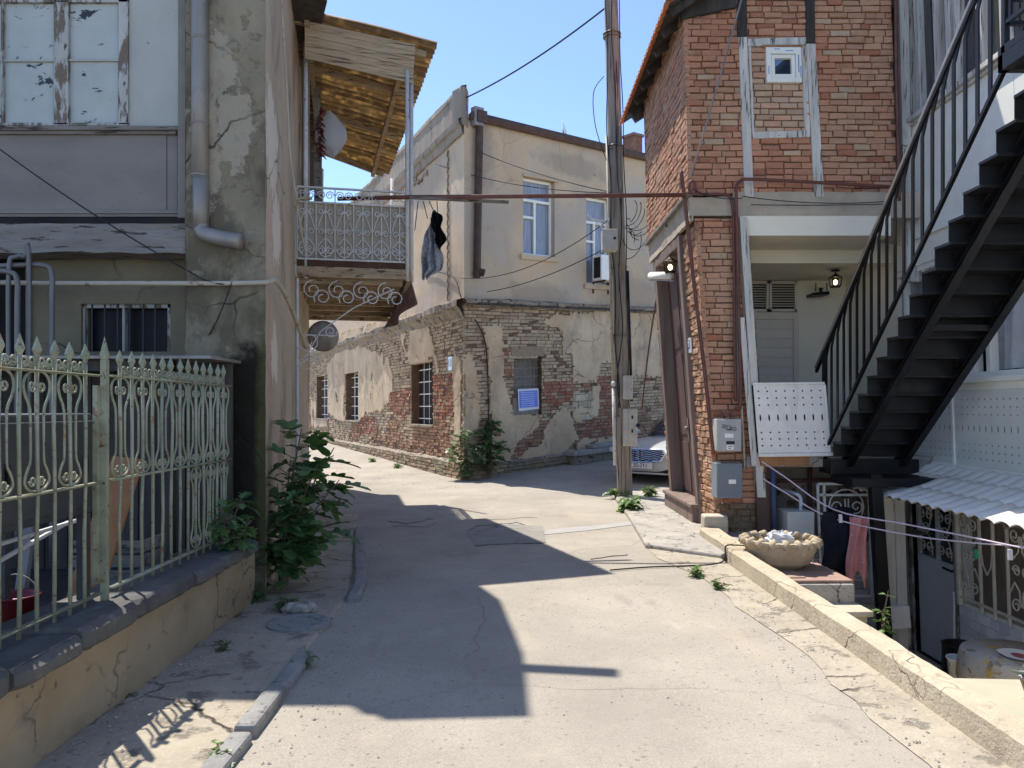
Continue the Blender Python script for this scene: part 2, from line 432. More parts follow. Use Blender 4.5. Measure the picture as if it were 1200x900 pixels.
m_pillar = surf('grey cement render', [(.28, (.19, .17, .135)), (.5, (.29, .265, .215)), (.72, (.40, .365, .30))], 1.6, stretch=(1, 1, .7), rough=.95, bump=.7, bscale=18, bdist=.02, layers=[
    dict(s=2.6, lo=.50, hi=.60, c=(.155, .14, .105), amt=.9, st=(1, 1, .6)), dict(s=8, lo=.56, hi=.62, c=(.22, .195, .155), amt=.7, h=-.5), dict(s=4, lo=.60, hi=.66, c=(.44, .39, .31), amt=.6, h=.4), dict(s=5, lo=.6, hi=.66, c=(.42, .385, .32), h=-.5, amt=.8), dict(s=1.3, lo=.56, hi=.7, c=(.20, .20, .14), amt=.6),
    dict(k='zone', z=[((-2.45, 6.4, 4.45), (.16, .4, .3)), ((-2.3, 6.4, 3.95), (.15, .4, .35)), ((-2.55, 6.4, 3.8), (.12, .4, .5))], s=6, amp=1.2, soft=.06, c=(.50, .47, .42), h=.6, amt=.8),
    dict(k='zone', z=[((-2.22, 6.3, 1.15), (.34, .6, .85)), ((-2.15, 6.3, 1.75), (.28, .5, .35))], s=5, amp=.75, soft=.14, c=(.026, .023, .018), h=-.4),
    dict(k='zone', z=[((-2.04, 6.35, 1.2), (.09, .3, 1.1))], s=8, amp=.6, soft=.25, c=(.10, .105, .045)),
    dict(k='crack', s=.8, w=.008, c=(.05, .045, .04), h=-1)])
m_sidewall = surf('beige cement render', [(.25, (.36, .305, .235)), (.5, (.47, .41, .325)), (.75, (.56, .50, .41))], 1.1, stretch=(1, 1, .6), rough=.95, bump=.6, bscale=20, bdist=.015, layers=[
    dict(s=1.2, lo=.54, hi=.60, c=(.29, .24, .185), amt=.8, st=(1, 1, .5)), dict(k='zone', z=[((-2.15, 6.9, 4.0), (.3, .5, .5)), ((-2.2, 7.3, 3.3), (.3, .4, .35)), ((-2.2, 7.1, 2.1), (.2, .3, .25))], s=7, amp=1.3, soft=.05, c=(.66, .63, .58), h=.5), dict(k='crack', s=.6, w=.008, c=(.07, .06, .05), h=-1)])
m_blueboard = surf('old pale blue board', [(.25, (.31, .325, .32)), (.5, (.41, .425, .415)), (.75, (.50, .51, .495))], 1.6, stretch=(1, 1, .5), rough=.7, bump=.25, bscale=30, bdist=.006, layers=[
    dict(s=2.5, lo=.6, hi=.75, c=(.32, .34, .30), amt=.6, st=(1, 1, .3)), dict(s=12, lo=.68, hi=.71, c=(.16, .14, .12), h=-.5)])
m_paintpane = surf('painted over window pane', [(.25, (.36, .405, .41)), (.75, (.50, .54, .54))], 2.2, rough=.4, bump=.15, bscale=30, bdist=.004, layers=[
    dict(s=4.5, lo=.62, hi=.645, c=(.035, .04, .045), st=(1, 1, 1.8), h=-.4, dist=.6), dict(s=3, lo=.58, hi=.75, c=(.36, .40, .35), amt=.6)])
m_greyboard = surf('grey painted board', [(.3, (.215, .195, .185)), (.7, (.30, .275, .26))], 2, stretch=(.6, 1, 1.5), rough=.75, bump=.25, bscale=30, bdist=.006, layers=[dict(s=9, lo=.66, hi=.7, c=(.10, .09, .085), h=-.4), dict(s=2, lo=.6, hi=.8, c=(.24, .22, .20), amt=.7)])
m_flake = surf('flaking white paint on wood', [(.3, (.40, .37, .33)), (.7, (.58, .56, .52))], 5, stretch=(1, 1, .4), rough=.85, bump=.7, bscale=26, bdist=.01, layers=[
    dict(s=11, lo=.50, hi=.56, c=(.20, .155, .115), st=(1.4, 1.4, .35), h=-.8), dict(s=22, lo=.64, hi=.67, c=(.08, .065, .05), st=(1, 1, .3), h=-.8)])
m_oldbeam = surf('weathered timber beam', [(.3, (.20, .175, .15)), (.7, (.36, .325, .285))], 5, stretch=(.25, 1, 2), rough=.9, bump=.9, bscale=22, bdist=.015, layers=[dict(s=14, lo=.58, hi=.64, c=(.08, .065, .05), st=(.2, 1, 1.5), h=-.8)])
m_timber = surf('grey white timber', [(.3, (.34, .33, .315)), (.7, (.58, .565, .54))], 6, stretch=(2, 2, .15), rough=.9, bump=.8, bscale=30, bdist=.01, layers=[dict(s=16, lo=.58, hi=.63, c=(.13, .11, .10), st=(2, 2, .12), h=-.8)])
m_darktimber = surf('dark timber', [(.3, (.035, .03, .027)), (.7, (.09, .078, .068))], 5, stretch=(2, 2, .2), rough=.9, bump=.7, bscale=26, bdist=.01)
m_brownwood = surf('brown door timber', [(.3, (.065, .036, .03)), (.7, (.115, .066, .054))], 4, stretch=(2, 2, .15), rough=.6, bump=.5, bscale=26, bdist=.006)
m_brownframe = surf('grey brown timber frame', [(.3, (.15, .105, .085)), (.7, (.28, .21, .175))], 5, stretch=(2, 2, .15), rough=.85, bump=.7, bscale=26, bdist=.008)
m_poleskin = surf('weathered pole wood', [(.3, (.17, .125, .095)), (.6, (.30, .235, .18)), (.8, (.40, .33, .265))], 5, stretch=(3, 3, .08), rough=.9, bump=.9, bscale=16, bdist=.015, layers=[dict(s=14, lo=.58, hi=.63, c=(.06, .042, .03), st=(3, 3, .06), h=-1)])
m_orangewood = surf('raw orange wood', [(.3, (.27, .12, .05)), (.7, (.42, .21, .095))], 4, stretch=(2, 2, .2), rough=.75, bump=.3, bscale=26, bdist=.004)
m_deck = surf('balcony boards', [(.3, (.27, .19, .115)), (.7, (.47, .36, .23))], 5, stretch=(.4, 2, 2), rough=.9, bump=.7, bscale=26, bdist=.01, layers=[dict(s=12, lo=.57, hi=.64, c=(.085, .06, .04), st=(.3, 2, 2), h=-.7)])
m_fascia = surf('weathered fascia boards', [(.3, (.34, .245, .15)), (.7, (.52, .395, .25))], 5, stretch=(.3, 1, 4), rough=.9, bump=.8, bscale=22, bdist=.012, layers=[dict(s=9, lo=.57, hi=.64, c=(.15, .105, .07), st=(.2, .5, 5), h=-.7)])
m_mortar = surf('old mortar', [(.3, (.10, .075, .06)), (.7, (.19, .15, .12))], 8, rough=1, bump=.6, bscale=50, bdist=.01)
m_brick = surf('old hand made brick', [(.25, (.5, .5, .5)), (.5, (.64, .64, .64)), (.75, (.72, .71, .69))], 9, rough=.95, bump=.9, bscale=45, bdist=.012, attr=True, spec=.15, layers=[
    dict(s=14, lo=.60, hi=.70, c=(.34, .28, .22), amt=.4), dict(s=.9, lo=.54, hi=.72, c=(.22, .145, .10), amt=.45), dict(s=3.5, lo=.63, hi=.70, c=(.36, .30, .235), amt=.5), dict(s=28, lo=.65, hi=.69, c=(.10, .065, .05), h=-.6)])
m_brick11 = surf('crumbling brick', [(.25, (.6, .6, .6)), (.5, (.88, .88, .88)), (.75, (1.12, 1.1, 1.08))], 7, rough=1, bump=1, bscale=28, bdist=.03, attr=True, spec=.1, layers=[
    dict(s=6, lo=.57, hi=.68, c=(.36, .29, .20), amt=.65), dict(s=16, lo=.62, hi=.68, c=(.12, .085, .065), h=-.7)])
m_skin11 = surf('old lime plaster', [(.25, (.38, .30, .205)), (.5, (.50, .41, .295)), (.75, (.61, .52, .40))], 1.2, rough=.97, bump=.6, bscale=16, bdist=.02, layers=[
    dict(s=1.5, lo=.52, hi=.66, c=(.30, .265, .22), amt=.75, st=(1, 1, .5)), dict(s=5, lo=.62, hi=.68, c=(.24, .18, .12), amt=.8, h=-.4), dict(k='crack', s=1.1, w=.012, c=(.12, .09, .065), h=-1)])
m_up11 = surf('beige upper plaster', [(.25, (.50, .385, .25)), (.5, (.57, .445, .295)), (.75, (.63, .505, .35))], .7, stretch=(1, 1, .6), rough=.97, bump=.35, bscale=14, bdist=.012, layers=[
    dict(s=1.1, lo=.55, hi=.70, c=(.40, .335, .255), amt=.65, st=(1.6, 1.6, .3)), dict(s=.45, lo=.44, hi=.62, c=(.43, .385, .335), amt=.8), dict(s=1.8, lo=.58, hi=.66, c=(.50, .45, .39), amt=.6), dict(k='zone', z=[((-.6, 17.5, 7.4), (.35, .35, .9)), ((3.2, 20.7, 4.6), (1.3, 1.1, .7)), ((.7, 18.6, 4.3), (1.1, .9, .35)), ((1.6, 19.4, 7.7), (1.4, 1.2, .25)), ((-2.2, 19.6, 7.4), (.9, 1.8, .5)), ((-1.6, 18.3, 4.6), (.7, 1.2, .4))], s=2.5, amp=1.1, soft=.3, c=(.31, .265, .215), amt=.6), dict(s=2.5, lo=.64, hi=.70, c=(.36, .30, .235), amt=.6), dict(s=5, lo=.67, hi=.70, c=(.28, .22, .16), h=-.4), dict(k='crack', s=.45, w=.005, c=(.20, .15, .10), h=-.5, amt=.5)])
m_parapet = surf('stained grey plaster', [(.25, (.24, .21, .18)), (.75, (.38, .335, .28))], 1.4, stretch=(1, 1, .5), rough=.97, bump=.6, bscale=16, bdist=.02, layers=[dict(s=3, lo=.55, hi=.68, c=(.17, .15, .13), st=(1.5, 1.5, .3))])
m_ledge = surf('crumbling ledge', [(.25, (.20, .165, .125)), (.75, (.38, .32, .24))], 4, rough=1, bump=1, bscale=14, bdist=.04, layers=[dict(s=8, lo=.56, hi=.64, c=(.10, .08, .065), h=-.8)])
m_gutter = surf('brown rusted gutter', [(.3, (.075, .045, .035)), (.7, (.13, .08, .06))], 5, rough=.6, bump=.2, bscale=40, metallic=.3)
m_zinc = surf('old zinc pipe', [(.3, (.24, .235, .23)), (.7, (.40, .39, .385))], 4, stretch=(1, 1, .4), rough=.55, bump=.15, bscale=30, bdist=.004, metallic=.45, layers=[dict(s=6, lo=.58, hi=.72, c=(.20, .135, .12), amt=.6, st=(1, 1, .5))])
m_redpipe = paint('red brown gas pipe', (.15, .055, .04), .55, .25, .2, rust=(.08, .035, .025), rlo=.55, rhi=.7)
m_paleppipe = paint('pale painted pipe', (.42, .36, .27), .6, .15, .2, rust=(.2, .1, .055))
m_fence = surf('worn pale green iron paint', [(.3, (.20, .225, .15)), (.7, (.33, .345, .245))], 9, rough=.55, bump=.25, bscale=50, bdist=.003, layers=[dict(s=3, lo=.5, hi=.65, c=(.42, .42, .32), amt=.6), dict(s=16, lo=.58, hi=.64, c=(.26, .17, .095), h=-.4), dict(s=34, lo=.62, hi=.66, c=(.13, .07, .035), h=-.3)])
m_white = paint('white paint', (.74, .73, .70), .5, .06, .08)
m_offwhite = surf('off white render', [(.3, (.62, .59, .52)), (.7, (.72, .69, .62))], 1.2, rough=.85, bump=.15, bscale=30, bdist=.005)
m_whitemetal = surf('white iron paint', [(.3, (.66, .65, .62)), (.7, (.76, .75, .72))], 8, rough=.5, bump=.15, bscale=40, bdist=.003, layers=[dict(s=14, lo=.67, hi=.71, c=(.25, .16, .10)), dict(s=2.5, lo=.55, hi=.72, c=(.50, .48, .42), amt=.6, st=(1.6, 1.6, .4))])
m_railwhite = surf('white rail paint gone grey', [(.3, (.50, .48, .45)), (.7, (.66, .64, .61))], 8, rough=.6, bump=.15, bscale=40, bdist=.003, layers=[dict(s=14, lo=.62, hi=.68, c=(.22, .14, .09))])
m_creammetal = surf('cream iron paint', [(.3, (.48, .42, .32)), (.7, (.60, .54, .43))], 8, rough=.5, bump=.15, bscale=40, bdist=.003)
m_black = surf('black painted steel', [(.3, (.006, .006, .007)), (.7, (.013, .013, .015))], 6, rough=.42, bump=.08, bscale=50, bdist=.002, spec=.3, layers=[dict(s=3, lo=.6, hi=.75, c=(.035, .032, .03), amt=.6), dict(s=14, lo=.68, hi=.72, c=(.06, .032, .02), amt=.8)])
m_steel = paint('bare handrail steel', (.42, .40, .37), .35, .15, .1, metallic=.7)
m_rubber = surf('black cable', [(.3, (.012, .012, .012)), (.7, (.022, .022, .022))], 9, rough=.6, bump=0)
m_whitecable = surf('white cable', [(.3, (.6, .6, .6)), (.7, (.7, .7, .7))], 9, rough=.6, bump=0)
m_glass = glass('window glass', (.03, .035, .045), .06, .6)
m_dark = surf('dark interior', [(.3, (.012, .010, .009)), (.7, (.024, .02, .018))], 3, rough=.9, bump=0)
m_lace = cloth('lace curtain', (.66, .66, .66), .12, .25, 9)
m_oldtile = surf('weathered roof tile', [(.25, (.17, .12, .095)), (.5, (.26, .18, .14)), (.75, (.36, .29, .24))], 5, rough=.9, bump=.5, bscale=30)
m_tile = surf('clay roof tile', [(.25, (.28, .09, .04)), (.5, (.43, .16, .075)), (.75, (.52, .23, .115))], 5, rough=.9, bump=.5, bscale=30, bdist=.01, layers=[dict(s=9, lo=.6, hi=.7, c=(.28, .22, .17), amt=.6)])
m_fig = leaf_mat('fig leaf', (.04, .095, .028), (.15, .24, .085), (.14, .28, .04))
m_weed = leaf_mat('weed leaf', (.06, .13, .025), (.14, .24, .05), (.2, .36, .06))
m_shrub = leaf_mat('wall shrub leaf', (.10, .15, .06), (.30, .36, .20), (.16, .25, .06))
m_stem = surf('plant stem', [(.3, (.10, .08, .05)), (.7, (.18, .145, .095))], 9, rough=.9, bump=.2)
m_sign = paint('sign enamel', (.72, .73, .74), .3, .04, .03)
m_navy = paint('navy letters', (.02, .035, .10), .5, .05, .0)
m_ink = paint('black marker', (.01, .01, .012), .6, .05, .0)

# ------------------------------------------------------------------ ground
L1 = V((-.2, .98)).normalized()
def sstep(a, b, x):
    t = max(0., min(1., (x-a)/(b-a))); return t*t*(3-2*t)
def gz(x, y):
    s = (x+1.07)*.768+(y-17.2)*.64
    return .06*max(0, min(s, 9))*sstep(13.2, 17, y)*sstep(0, 1.2, s)
g = MB()
xs = [-90, -40, -18] + lin(-9, 2.2, 32) + lin(2.6, 14, 24) + [16, 30, 90]
ys = [-30, -10] + lin(-2, 9.7, 20) + lin(10.05, 32, 62) + [45, 80, 140]
idx = {}
for i in range(len(xs)-1):
    for j in range(len(ys)-1):
        xc, yc = (xs[i]+xs[i+1])/2, (ys[j]+ys[j+1])/2
        if 2.2 < xc < 16 and yc < 9.7: continue
        f = []
        for (a, b) in ((i, j), (i+1, j), (i+1, j+1), (i, j+1)):
            if (a, b) not in idx: idx[(a, b)] = len(g.v); g.v.append(V((xs[a], ys[b], gz(xs[a], ys[b]))))
            f.append(idx[(a, b)])
        g.f.append(f); g.c.append(None); g.m.append(0)
struct(g.build('street', m_asphalt, smooth=True))
g = MB(); g.box(2.2, 16, -30, 10.6, -1.72, -1.6)
g.box(16, 16.2, -30, 9.7, -1.7, 0.0)
struct(g.build('courtyard_floor', surf('pale courtyard concrete', [(.3, (.48, .44, .37)), (.7, (.60, .56, .48))], 2.5, rough=.95, bump=.5, bscale=22, layers=[dict(s=6, lo=.58, hi=.68, c=(.36, .32, .27), amt=.7)])))

# left pavement beside the wall, following the kerb
def left_edge(y):
    return -1.36 if y < 5 else (-1.36-.02*(y-5) if y < 6.5 else -1.39-.19*(y-6.5))
g = MB()
ysl = lin(-1, 11.5, 50)
for a, b in zip(ysl[:-1], ysl[1:]):
    def ins(y): return -2.2 if y < 6.3 else -2.1-.2*(y-6.4)
    def wob(y): return left_edge(y)+.02*nz(y*2.2, 1.5)
    top = .035
    g.face([(ins(a), a, top), (wob(a), a, top-.012), (wob(b), b, top-.012), (ins(b), b, top)])
    g.face([(wob(a), a, top-.012), (wob(a)+.03, a, -.02), (wob(b)+.03, b, -.02), (wob(b), b, top-.012)])
m_pave = surf('worn pavement', [(.3, (.29, .265, .225)), (.7, (.42, .385, .325))], 2, rough=.95, bump=1, bscale=14, bdist=.02, spec=.15, layers=[
    dict(s=5, lo=.56, hi=.64, c=(.20, .185, .165), h=-.4), dict(k='speck', s=60, lo=.8, hi=1, c=(.46, .43, .38), amt=.5), dict(k='crack', s=1.2, w=.02, c=(.09, .08, .07), h=-1.2)])
struct(g.build('left_pavement', m_pave))

# right hand gutter strip and the raised pavement by the brick house
g = MB()
pl = [(2.2, -2)]
n = 40
A = [(1.86+.10*nz(y*.9, 7)+.05*nz(y*3, 2)-(.28*sstep(6.2, 8.5, y)), y) for y in lin(-1, 8.9, n)]
for (x0, y0), (x1, y1) in zip(A[:-1], A[1:]):
    g.face([(x0, y0, .006), (2.2, y0, .014), (2.2, y1, .014), (x1, y1, .006)])
struct(g.build('gutter_strip', m_pave))
g = MB()
pts = [(1.52, 8.75), (2.21, 8.1), (2.9, 9.2), (2.9, 14.2), (2.0, 14.4), (1.78, 13.2), (1.66, 10.8)]
g.prism([(x, y, -.02) for x, y in pts], (0, 0, .075))
struct(g.build('raised_pavement', m_conc, bev=.02))

# pale concrete strip, worn patch and iron covers in the road
g = MB(); q = [on_g(637, 627), on_g(640, 621), on_g(700, 616), on_g(742, 611), on_g(744, 615), on_g(690, 622)]
g.prism([V((p.x, p.y, -.02)) for p in q], (0, 0, .026))
struct(g.build('road_strip', surf('pale concrete', [(.3, (.38, .365, .34)), (.7, (.47, .45, .42))], 6, bump=.4)))
g = MB(); q = [on_g(547, 622), on_g(556, 639), on_g(640, 636), on_g(636, 617), on_g(590, 614)]
g.prism([V((p.x, p.y, -.02)) for p in q], (0, 0, .026))
struct(g.build('road_patch', surf('newer asphalt patch', [(.3, (.22, .205, .18)), (.7, (.32, .295, .255))], 4, bump=.8, bscale=60, layers=[dict(k='crack', s=1.5, w=.03, c=(.06, .055, .05), h=-1)])))
def road_crack(pts, w, seed):
    g = MB(); r = random.Random(seed); P = []
    for a, b in zip(pts[:-1], pts[1:]):
        for k in range(8): P.append(on_g(a[0]+(b[0]-a[0])*k/8, a[1]+(b[1]-a[1])*k/8+r.uniform(-.7, .7)))
    for a, b in zip(P[:-1], P[1:]):
        wa, wb = w*r.uniform(.5, 1), w*r.uniform(.5, 1)
        g.face([(a.x, a.y-wa, .0045), (b.x, b.y-wb, .0045), (b.x, b.y+wb, .0045), (a.x, a.y+wa, .0045)])
    return g
g = MB()
for pts, w, s in (([(455, 611), (480, 614), (512, 607)], .03, 1), ([(460, 616), (500, 618), (515, 611)], .02, 2), ([(560, 610), (640, 606)], .014, 3), ([(692, 656), (742, 649)], .022, 4), ([(547, 622), (560, 616), (605, 613), (640, 622)], .03, 5), ([(556, 640), (600, 637), (642, 637)], .025, 6)):
    q = road_crack(pts, w, s); g.mesh(q.v, q.f)
struct(g.build('road_cracks', surf('crack tar', [(.3, (.05, .048, .045)), (.7, (.09, .085, .08))], 9, bump=.4)))

# kerb stones on the left, each its own stone
k = 0
def kerb_row(segs, label):
    for (p, q) in segs:
        g = MB(); a, b = V((*p, 0)), V((*q, 0)); d = (b-a); sd = V((d.y, -d.x, 0)).normalized()*.11
        a2, b2 = a+d*.02, b-d*.02
        g.obox(a2-V((0, 0, .1)), sd, b2-a2, V((0, 0, .155+rnd.uniform(-.015, .015))))
        o = g.build('kerb_stone', m_kerb, bev=.022); tag(o, label, 'kerb stone', 'worn kerb stones along the left pavement')
kerb_row([((-1.36, 2.2), (-1.35, 2.95)), ((-1.35, 2.95), (-1.35, 3.7)), ((-1.35, 3.7), (-1.36, 4.35)), ((-1.36, 4.35), (-1.38, 4.95))], 'worn grey kerb stone edging the left pavement in the near foreground')
kerb_row([((-1.36, 6.3), (-1.42, 6.95)), ((-1.43, 6.95), (-1.55, 7.6)), ((-1.56, 7.6), (-1.7, 8.3)), ((-1.7, 8.3), (-1.86, 9.1)), ((-1.86, 9.1), (-2.04, 10.0))], 'dark grey kerb stone on the shaded pavement edge beyond the fig')
c = on_g(350, 735)
g = MB(); g.lathe([(.23, .0), (.23, .042), (.20, .045), (.19, .040), (.0, .040)], (c.x, c.y, 0), 32); g.lathe([(.15, .036), (.15, .045), (.13, .045), (.13, .036)], (c.x, c.y, 0), 32, cap=False)
tag(g.build('manhole_cover', m_kerb), 'round grey manhole cover on the pavement below the fig', 'manhole cover')
r = random.Random(5)
for i, (px, py) in enumerate(((341, 722), (352, 724), (361, 721))):
    p = on_g(px, py); g = MB(); g.sphere((p.x, p.y, .06), .05+.02*r.random(), 7, (1.2, .8, .8))
    for v in g.v: v += V((nz(v.x*30, v.y*30, v.z*30), nz(v.y*30, v.x*30, 3), nz(v.z*30, 5, v.x*30)))*.015
    tag(g.build('stone', m_conc), 'small pale stone lying beside the manhole cover under the fig', 'stone', 'loose stones beside the manhole')
# ------------------------------------------------------------------ LEFT: low wall, fence, yard, house
def frect(mb, x0, y0, x1, y1, Y, th, col=None, dY=0.0):
    """a board facing the street: outline given in the facade plane Y, thickness th going back"""
    p = [at(x0, y0, Y), at(x1, y0, Y), at(x1, y1, Y), at(x0, y1, Y)]
    mb.prism([q-V((0, dY, 0)) for q in p], (0, th+dY*0, 0), col)
def fquad(mb, pts, Y, th): mb.prism([at(x, y, Y) for x, y in pts], (0, th, 0))

w = thing('boundary_wall', 'low ochre plastered wall topped with dark stone slabs under the green iron fence', 'wall', (-2.2, 3.8, 0))
g = MB()
def wf(a, b):
    y = .5+5.75*a; z = -.1+.56*b
    return V((-2.09+.02*nz(y*1.2, z*2)+.012*nz(y*5, z*5), y, z))
g.grid(wf, 90, 12)
g.box(-2.44, -2.12, .5, 6.25, -.1, .455); g.face([(-2.44, .5, -.1), (-2.09, .5, -.1), (-2.09, .5, .46), (-2.44, .5, .46)])
g.build('plaster', m_wallyel, w, smooth=True)
js = [.6, 1.5, 2.3, 3.08, 3.58, 4.12, 4.9, 5.38, 6.15]
for i, (a, b) in enumerate(zip(js[:-1], js[1:])):
    g = MB(); dz = rnd.uniform(-.012, .012); dx = rnd.uniform(-.02, .02)
    n = max(3, int((b-a)/.06)); top = .56+dz
    prof = []
    for k in range(n+1):
        y = a+.008+(b-a-.016)*k/n
        ch = .018*nz(y*7, i)+.012*nz(y*19, i)
        if k in (0, n): ch -= .03
        x0 = -2.46; x1 = -1.985+dx+ch
        prof.append([V((x0, y, .46)), V((x1-.03, y, .455)), V((x1, y, .48)), V((x1, y, top-.025+.006*nz(y*9, 4))), V((x1-.03, y, top)), V((x0, y, top-.01))])
    m = 6
    for k in range(n):
        for j in range(m): g.face([prof[k][j], prof[k][(j+1) % m], prof[k+1][(j+1) % m], prof[k+1][j]])
    g.face(prof[0]); g.face(prof[-1][::-1])
    g.build('coping_stone', m_coping, w)

FX = -2.2
fence = thing('iron_fence', 'pale green wrought iron fence with spear tips and scrolls on the low wall', 'fence', (FX, 4.4, .56))
def fence_panel(y0, y1, pickets, lower):
    g = MB()
    bar = lambda ya, za, yb, zb, w=.014: g.bar((FX, ya, za), (FX, yb, zb), w, w, (1, 0, 0))
    for z in (.615, 1.205, 1.775): g.bar((FX, y0, z+.004*nz(y0, z)), (FX, y1, z-.004), .03, .012, (0, 0, 1))
    for i, y in enumerate(pickets):
        bx = .006*nz(y*9, 2)
        pts = [(FX, y+.01*nz(y*15, 9), .565), (FX+bx*2, y+.022*nz(y*17, 5), .95), (FX, y+.004, 1.2), (FX-bx*2, y+.014*nz(y*15, 8), 1.5), (FX+.01*nz(y*9, 1), y+.012*nz(y*17, 5), 1.85)]
        g.tube(pts, .0095, 6)
    panel = g.build('fence_panel', m_fence, fence, smooth=True)
    for i, y in enumerate(pickets):
        s = MB(); k = 1+.12*nz(y*13, 7); s.lathe([(.010, 1.835), (.012, 1.845), (.022*k, 1.868), (.017*k, 1.885), (.001, 1.93+.012*nz(y*11, 3))], (FX+.01*nz(y*9, 1), y+.012*nz(y*17, 5), 0), 8); s.build('spear_tip', m_fence, panel)
    c = MB()
    def curl(cy, cz, r0, a0, turns, sgn=1, rad=.0055):
        pts = [(FX, cy+sgn*(u-cy), z) for u, z in spiral(cy, cz, r0, r0*.28, a0, turns, 12)]
        c.tube(pts, rad, 5)
    for a, b in zip(pickets[:-1], pickets[1:]):      # frieze of little C scrolls above the top rail
        m_, q = (a+b)/2, (b-a)/4
        curl(m_-q*.95, 1.812, .028, -PI/2, 1.3, 1); curl(m_+q*.95, 1.812, .028, -PI/2, 1.3, -1)
        c.tube(smooth_path([(FX, a+.012, 1.80), (FX, m_-q*.6, 1.785), (FX, m_, 1.795), (FX, m_+q*.6, 1.785), (FX, b-.012, 1.80)], 3), .005, 5)
    for i, y in enumerate(pickets):
        if i % 2: continue
        for sg in (-1, 1):
            q = .062
            P = [(0, 1.77), (.05, 1.765), (.088, 1.74), (.10, 1.70), (.088, 1.655), (q+.004, 1.62), (q-.01, 1.58), (q-.012, 1.5), (q-.012, 1.40), (q-.008, 1.345), (q+.01, 1.315), (.09, 1.28), (.09, 1.25), (.055, 1.222), (.005, 1.212)]
            c.tube(smooth_path([(FX, y+sg*a, z) for a, z in P], 3), .0065, 5)
            curl(y+sg*.035, 1.70, .028, PI, 1.25, sg); curl(y+sg*.035, 1.262, .026, PI, 1.25, -sg)
            if lower and i >= len(pickets)-5:
                P = [(0, 1.19), (.05, 1.18), (.085, 1.14), (.07, 1.09), (q-.012, 1.05), (q-.012, .80), (.07, .74), (.085, .69), (.05, .64), (0, .63)]
                c.tube(smooth_path([(FX, y+sg*a, z) for a, z in P], 3), .006, 5)
                curl(y+sg*.035, 1.13, .028, PI, 1.25, sg); curl(y+sg*.035, .69, .026, PI, 1.25, -sg)
    c.build('scrollwork', m_fence, panel, smooth=True)
fence_panel(1.6, 4.1, [1.7+.133*i for i in range(18)], False)
fence_panel(4.22, 6.0, [4.32+.129*i for i in range(13)], True)
g = MB(); g.box(FX-.016, FX+.016, 4.137, 4.17, .56, 1.86); g.box(FX-.04, FX-.016, 4.105, 4.16, .66, 1.72); g.lathe([(.018, 1.86), (.025, 1.885), (.014, 1.93), (.001, 1.985)], (FX, 4.152, 0), 8)
g.build('fence_post', m_fence, fence, bev=.004)

# yard behind the fence
g = MB(); g.box(-12, -2.45, -2, 6.9, -.05, .3)
struct(g.build('yard_ground', surf('yard earth', [(.3, (.03, .025, .02)), (.7, (.06, .05, .042))], 3, bump=.8)))
sh = thing('lean_to_shed', 'dark plank lean-to shed under a flat sheet roof behind the fence', 'shed', (-4.4, 6.3, .3))
g = MB()
for i in range(26):
    x = -7.2+.19*i; g.box(x, x+.18, 6.22+.01*rnd.random(), 6.26, .3, 1.96)
g.build('plank_wall', m_darktimber, sh)
g = MB(); g.box(-7.4, -2.24, 5.72, 6.36, 1.965, 1.99); g.build('roof_sheet', m_zinc, sh, bev=.004)
g = MB(); g.box(-2.62, -2.56, 5.8, 5.86, .3, 1.96); g.box(-4.6, -4.54, 5.8, 5.86, .3, 1.96); g.box(-7.2, -2.56, 5.81, 5.85, 1.88, 1.96); g.build('shed_posts', m_darktimber, sh)

cb = thing('old_cupboard', 'dull blue grey cupboard on legs standing close behind the left fence panel', 'cupboard', (-2.6, 2.8, .3))
m_cup = paint('dull blue cupboard paint', (.05, .055, .06), .6, .2, .2)
g = MB(); g.box(-2.85, -2.335, 1.0, 4.28, 1.02, 1.57); g.build('carcass', m_cup, cb, bev=.01)
g = MB()
for i in range(5): g.box(-2.334, -2.318, 1.04+.65*i, 1.66+.65*i, 1.06, 1.53)
g.build('cupboard_doors', m_cup, cb, bev=.006)
g = MB()
pass
for i in range(5): g = MB(); g.box(-2.317, -2.30, 1.56+.65*i, 1.58+.65*i, 1.25, 1.34); g.build('handle', m_black, cb)
for x in (-2.82, -2.38):
    for y in (1.05, 4.2): g = MB(); g.box(x, x+.05, y, y+.05, .3, 1.02); g.build('leg', m_cup, cb)
def lean_board(name, label, p, q, w_, t, mat, cat):
    g = MB(); g.bar(p, q, w_, t, (0, 1, .2)); tag(g.build(name, mat, bev=.004), label, cat)
lean_board('leaning_plank', 'wide orange brown plank leaning behind the fence just right of the gatepost', (-2.62, 4.62, .31), (-2.52, 5.05, 1.27), .2, .03, m_orangewood, 'plank')
lean_board('leaning_post', 'pale grey wooden post leaning behind the fence at the left edge', (-2.62, 3.62, .31), (-2.86, 4.2, 1.75), .09, .07, surf('pale old timber', [(.3, (.26, .26, .26)), (.7, (.38, .38, .37))], 5, stretch=(2, 2, .2)), 'post')
lean_board('upright_batten', 'thin grey upright batten among the junk behind the left fence panel', (-2.9, 4.5, .31), (-2.92, 4.75, 1.3), .06, .04, surf('grey batten', [(.3, (.16, .16, .165)), (.7, (.24, .24, .24))], 5, stretch=(2, 2, .2)), 'batten')
for (p, q, lab) in (((-2.75, 3.82, .86), (-2.55, 4.5, .94), 'upper white plastic tube lying level behind the fence'), ((-2.72, 3.7, .72), (-2.6, 4.5, .93), 'lower white plastic tube slanting upward behind the fence')):
    g = MB(); g.tube([p, q], .013, 8); o = g.build('plastic_tube', m_whitecable); tag(o, lab, 'tube', 'white tubes behind the fence')
    g = MB(); d = (V(q)-V(p)).normalized(); g.tube([V(p)-d*.012, V(p)+d*.02], .015, 8); e = g.build('end_cap', paint('red cap', (.32, .03, .04)), o); e.location = -o.location
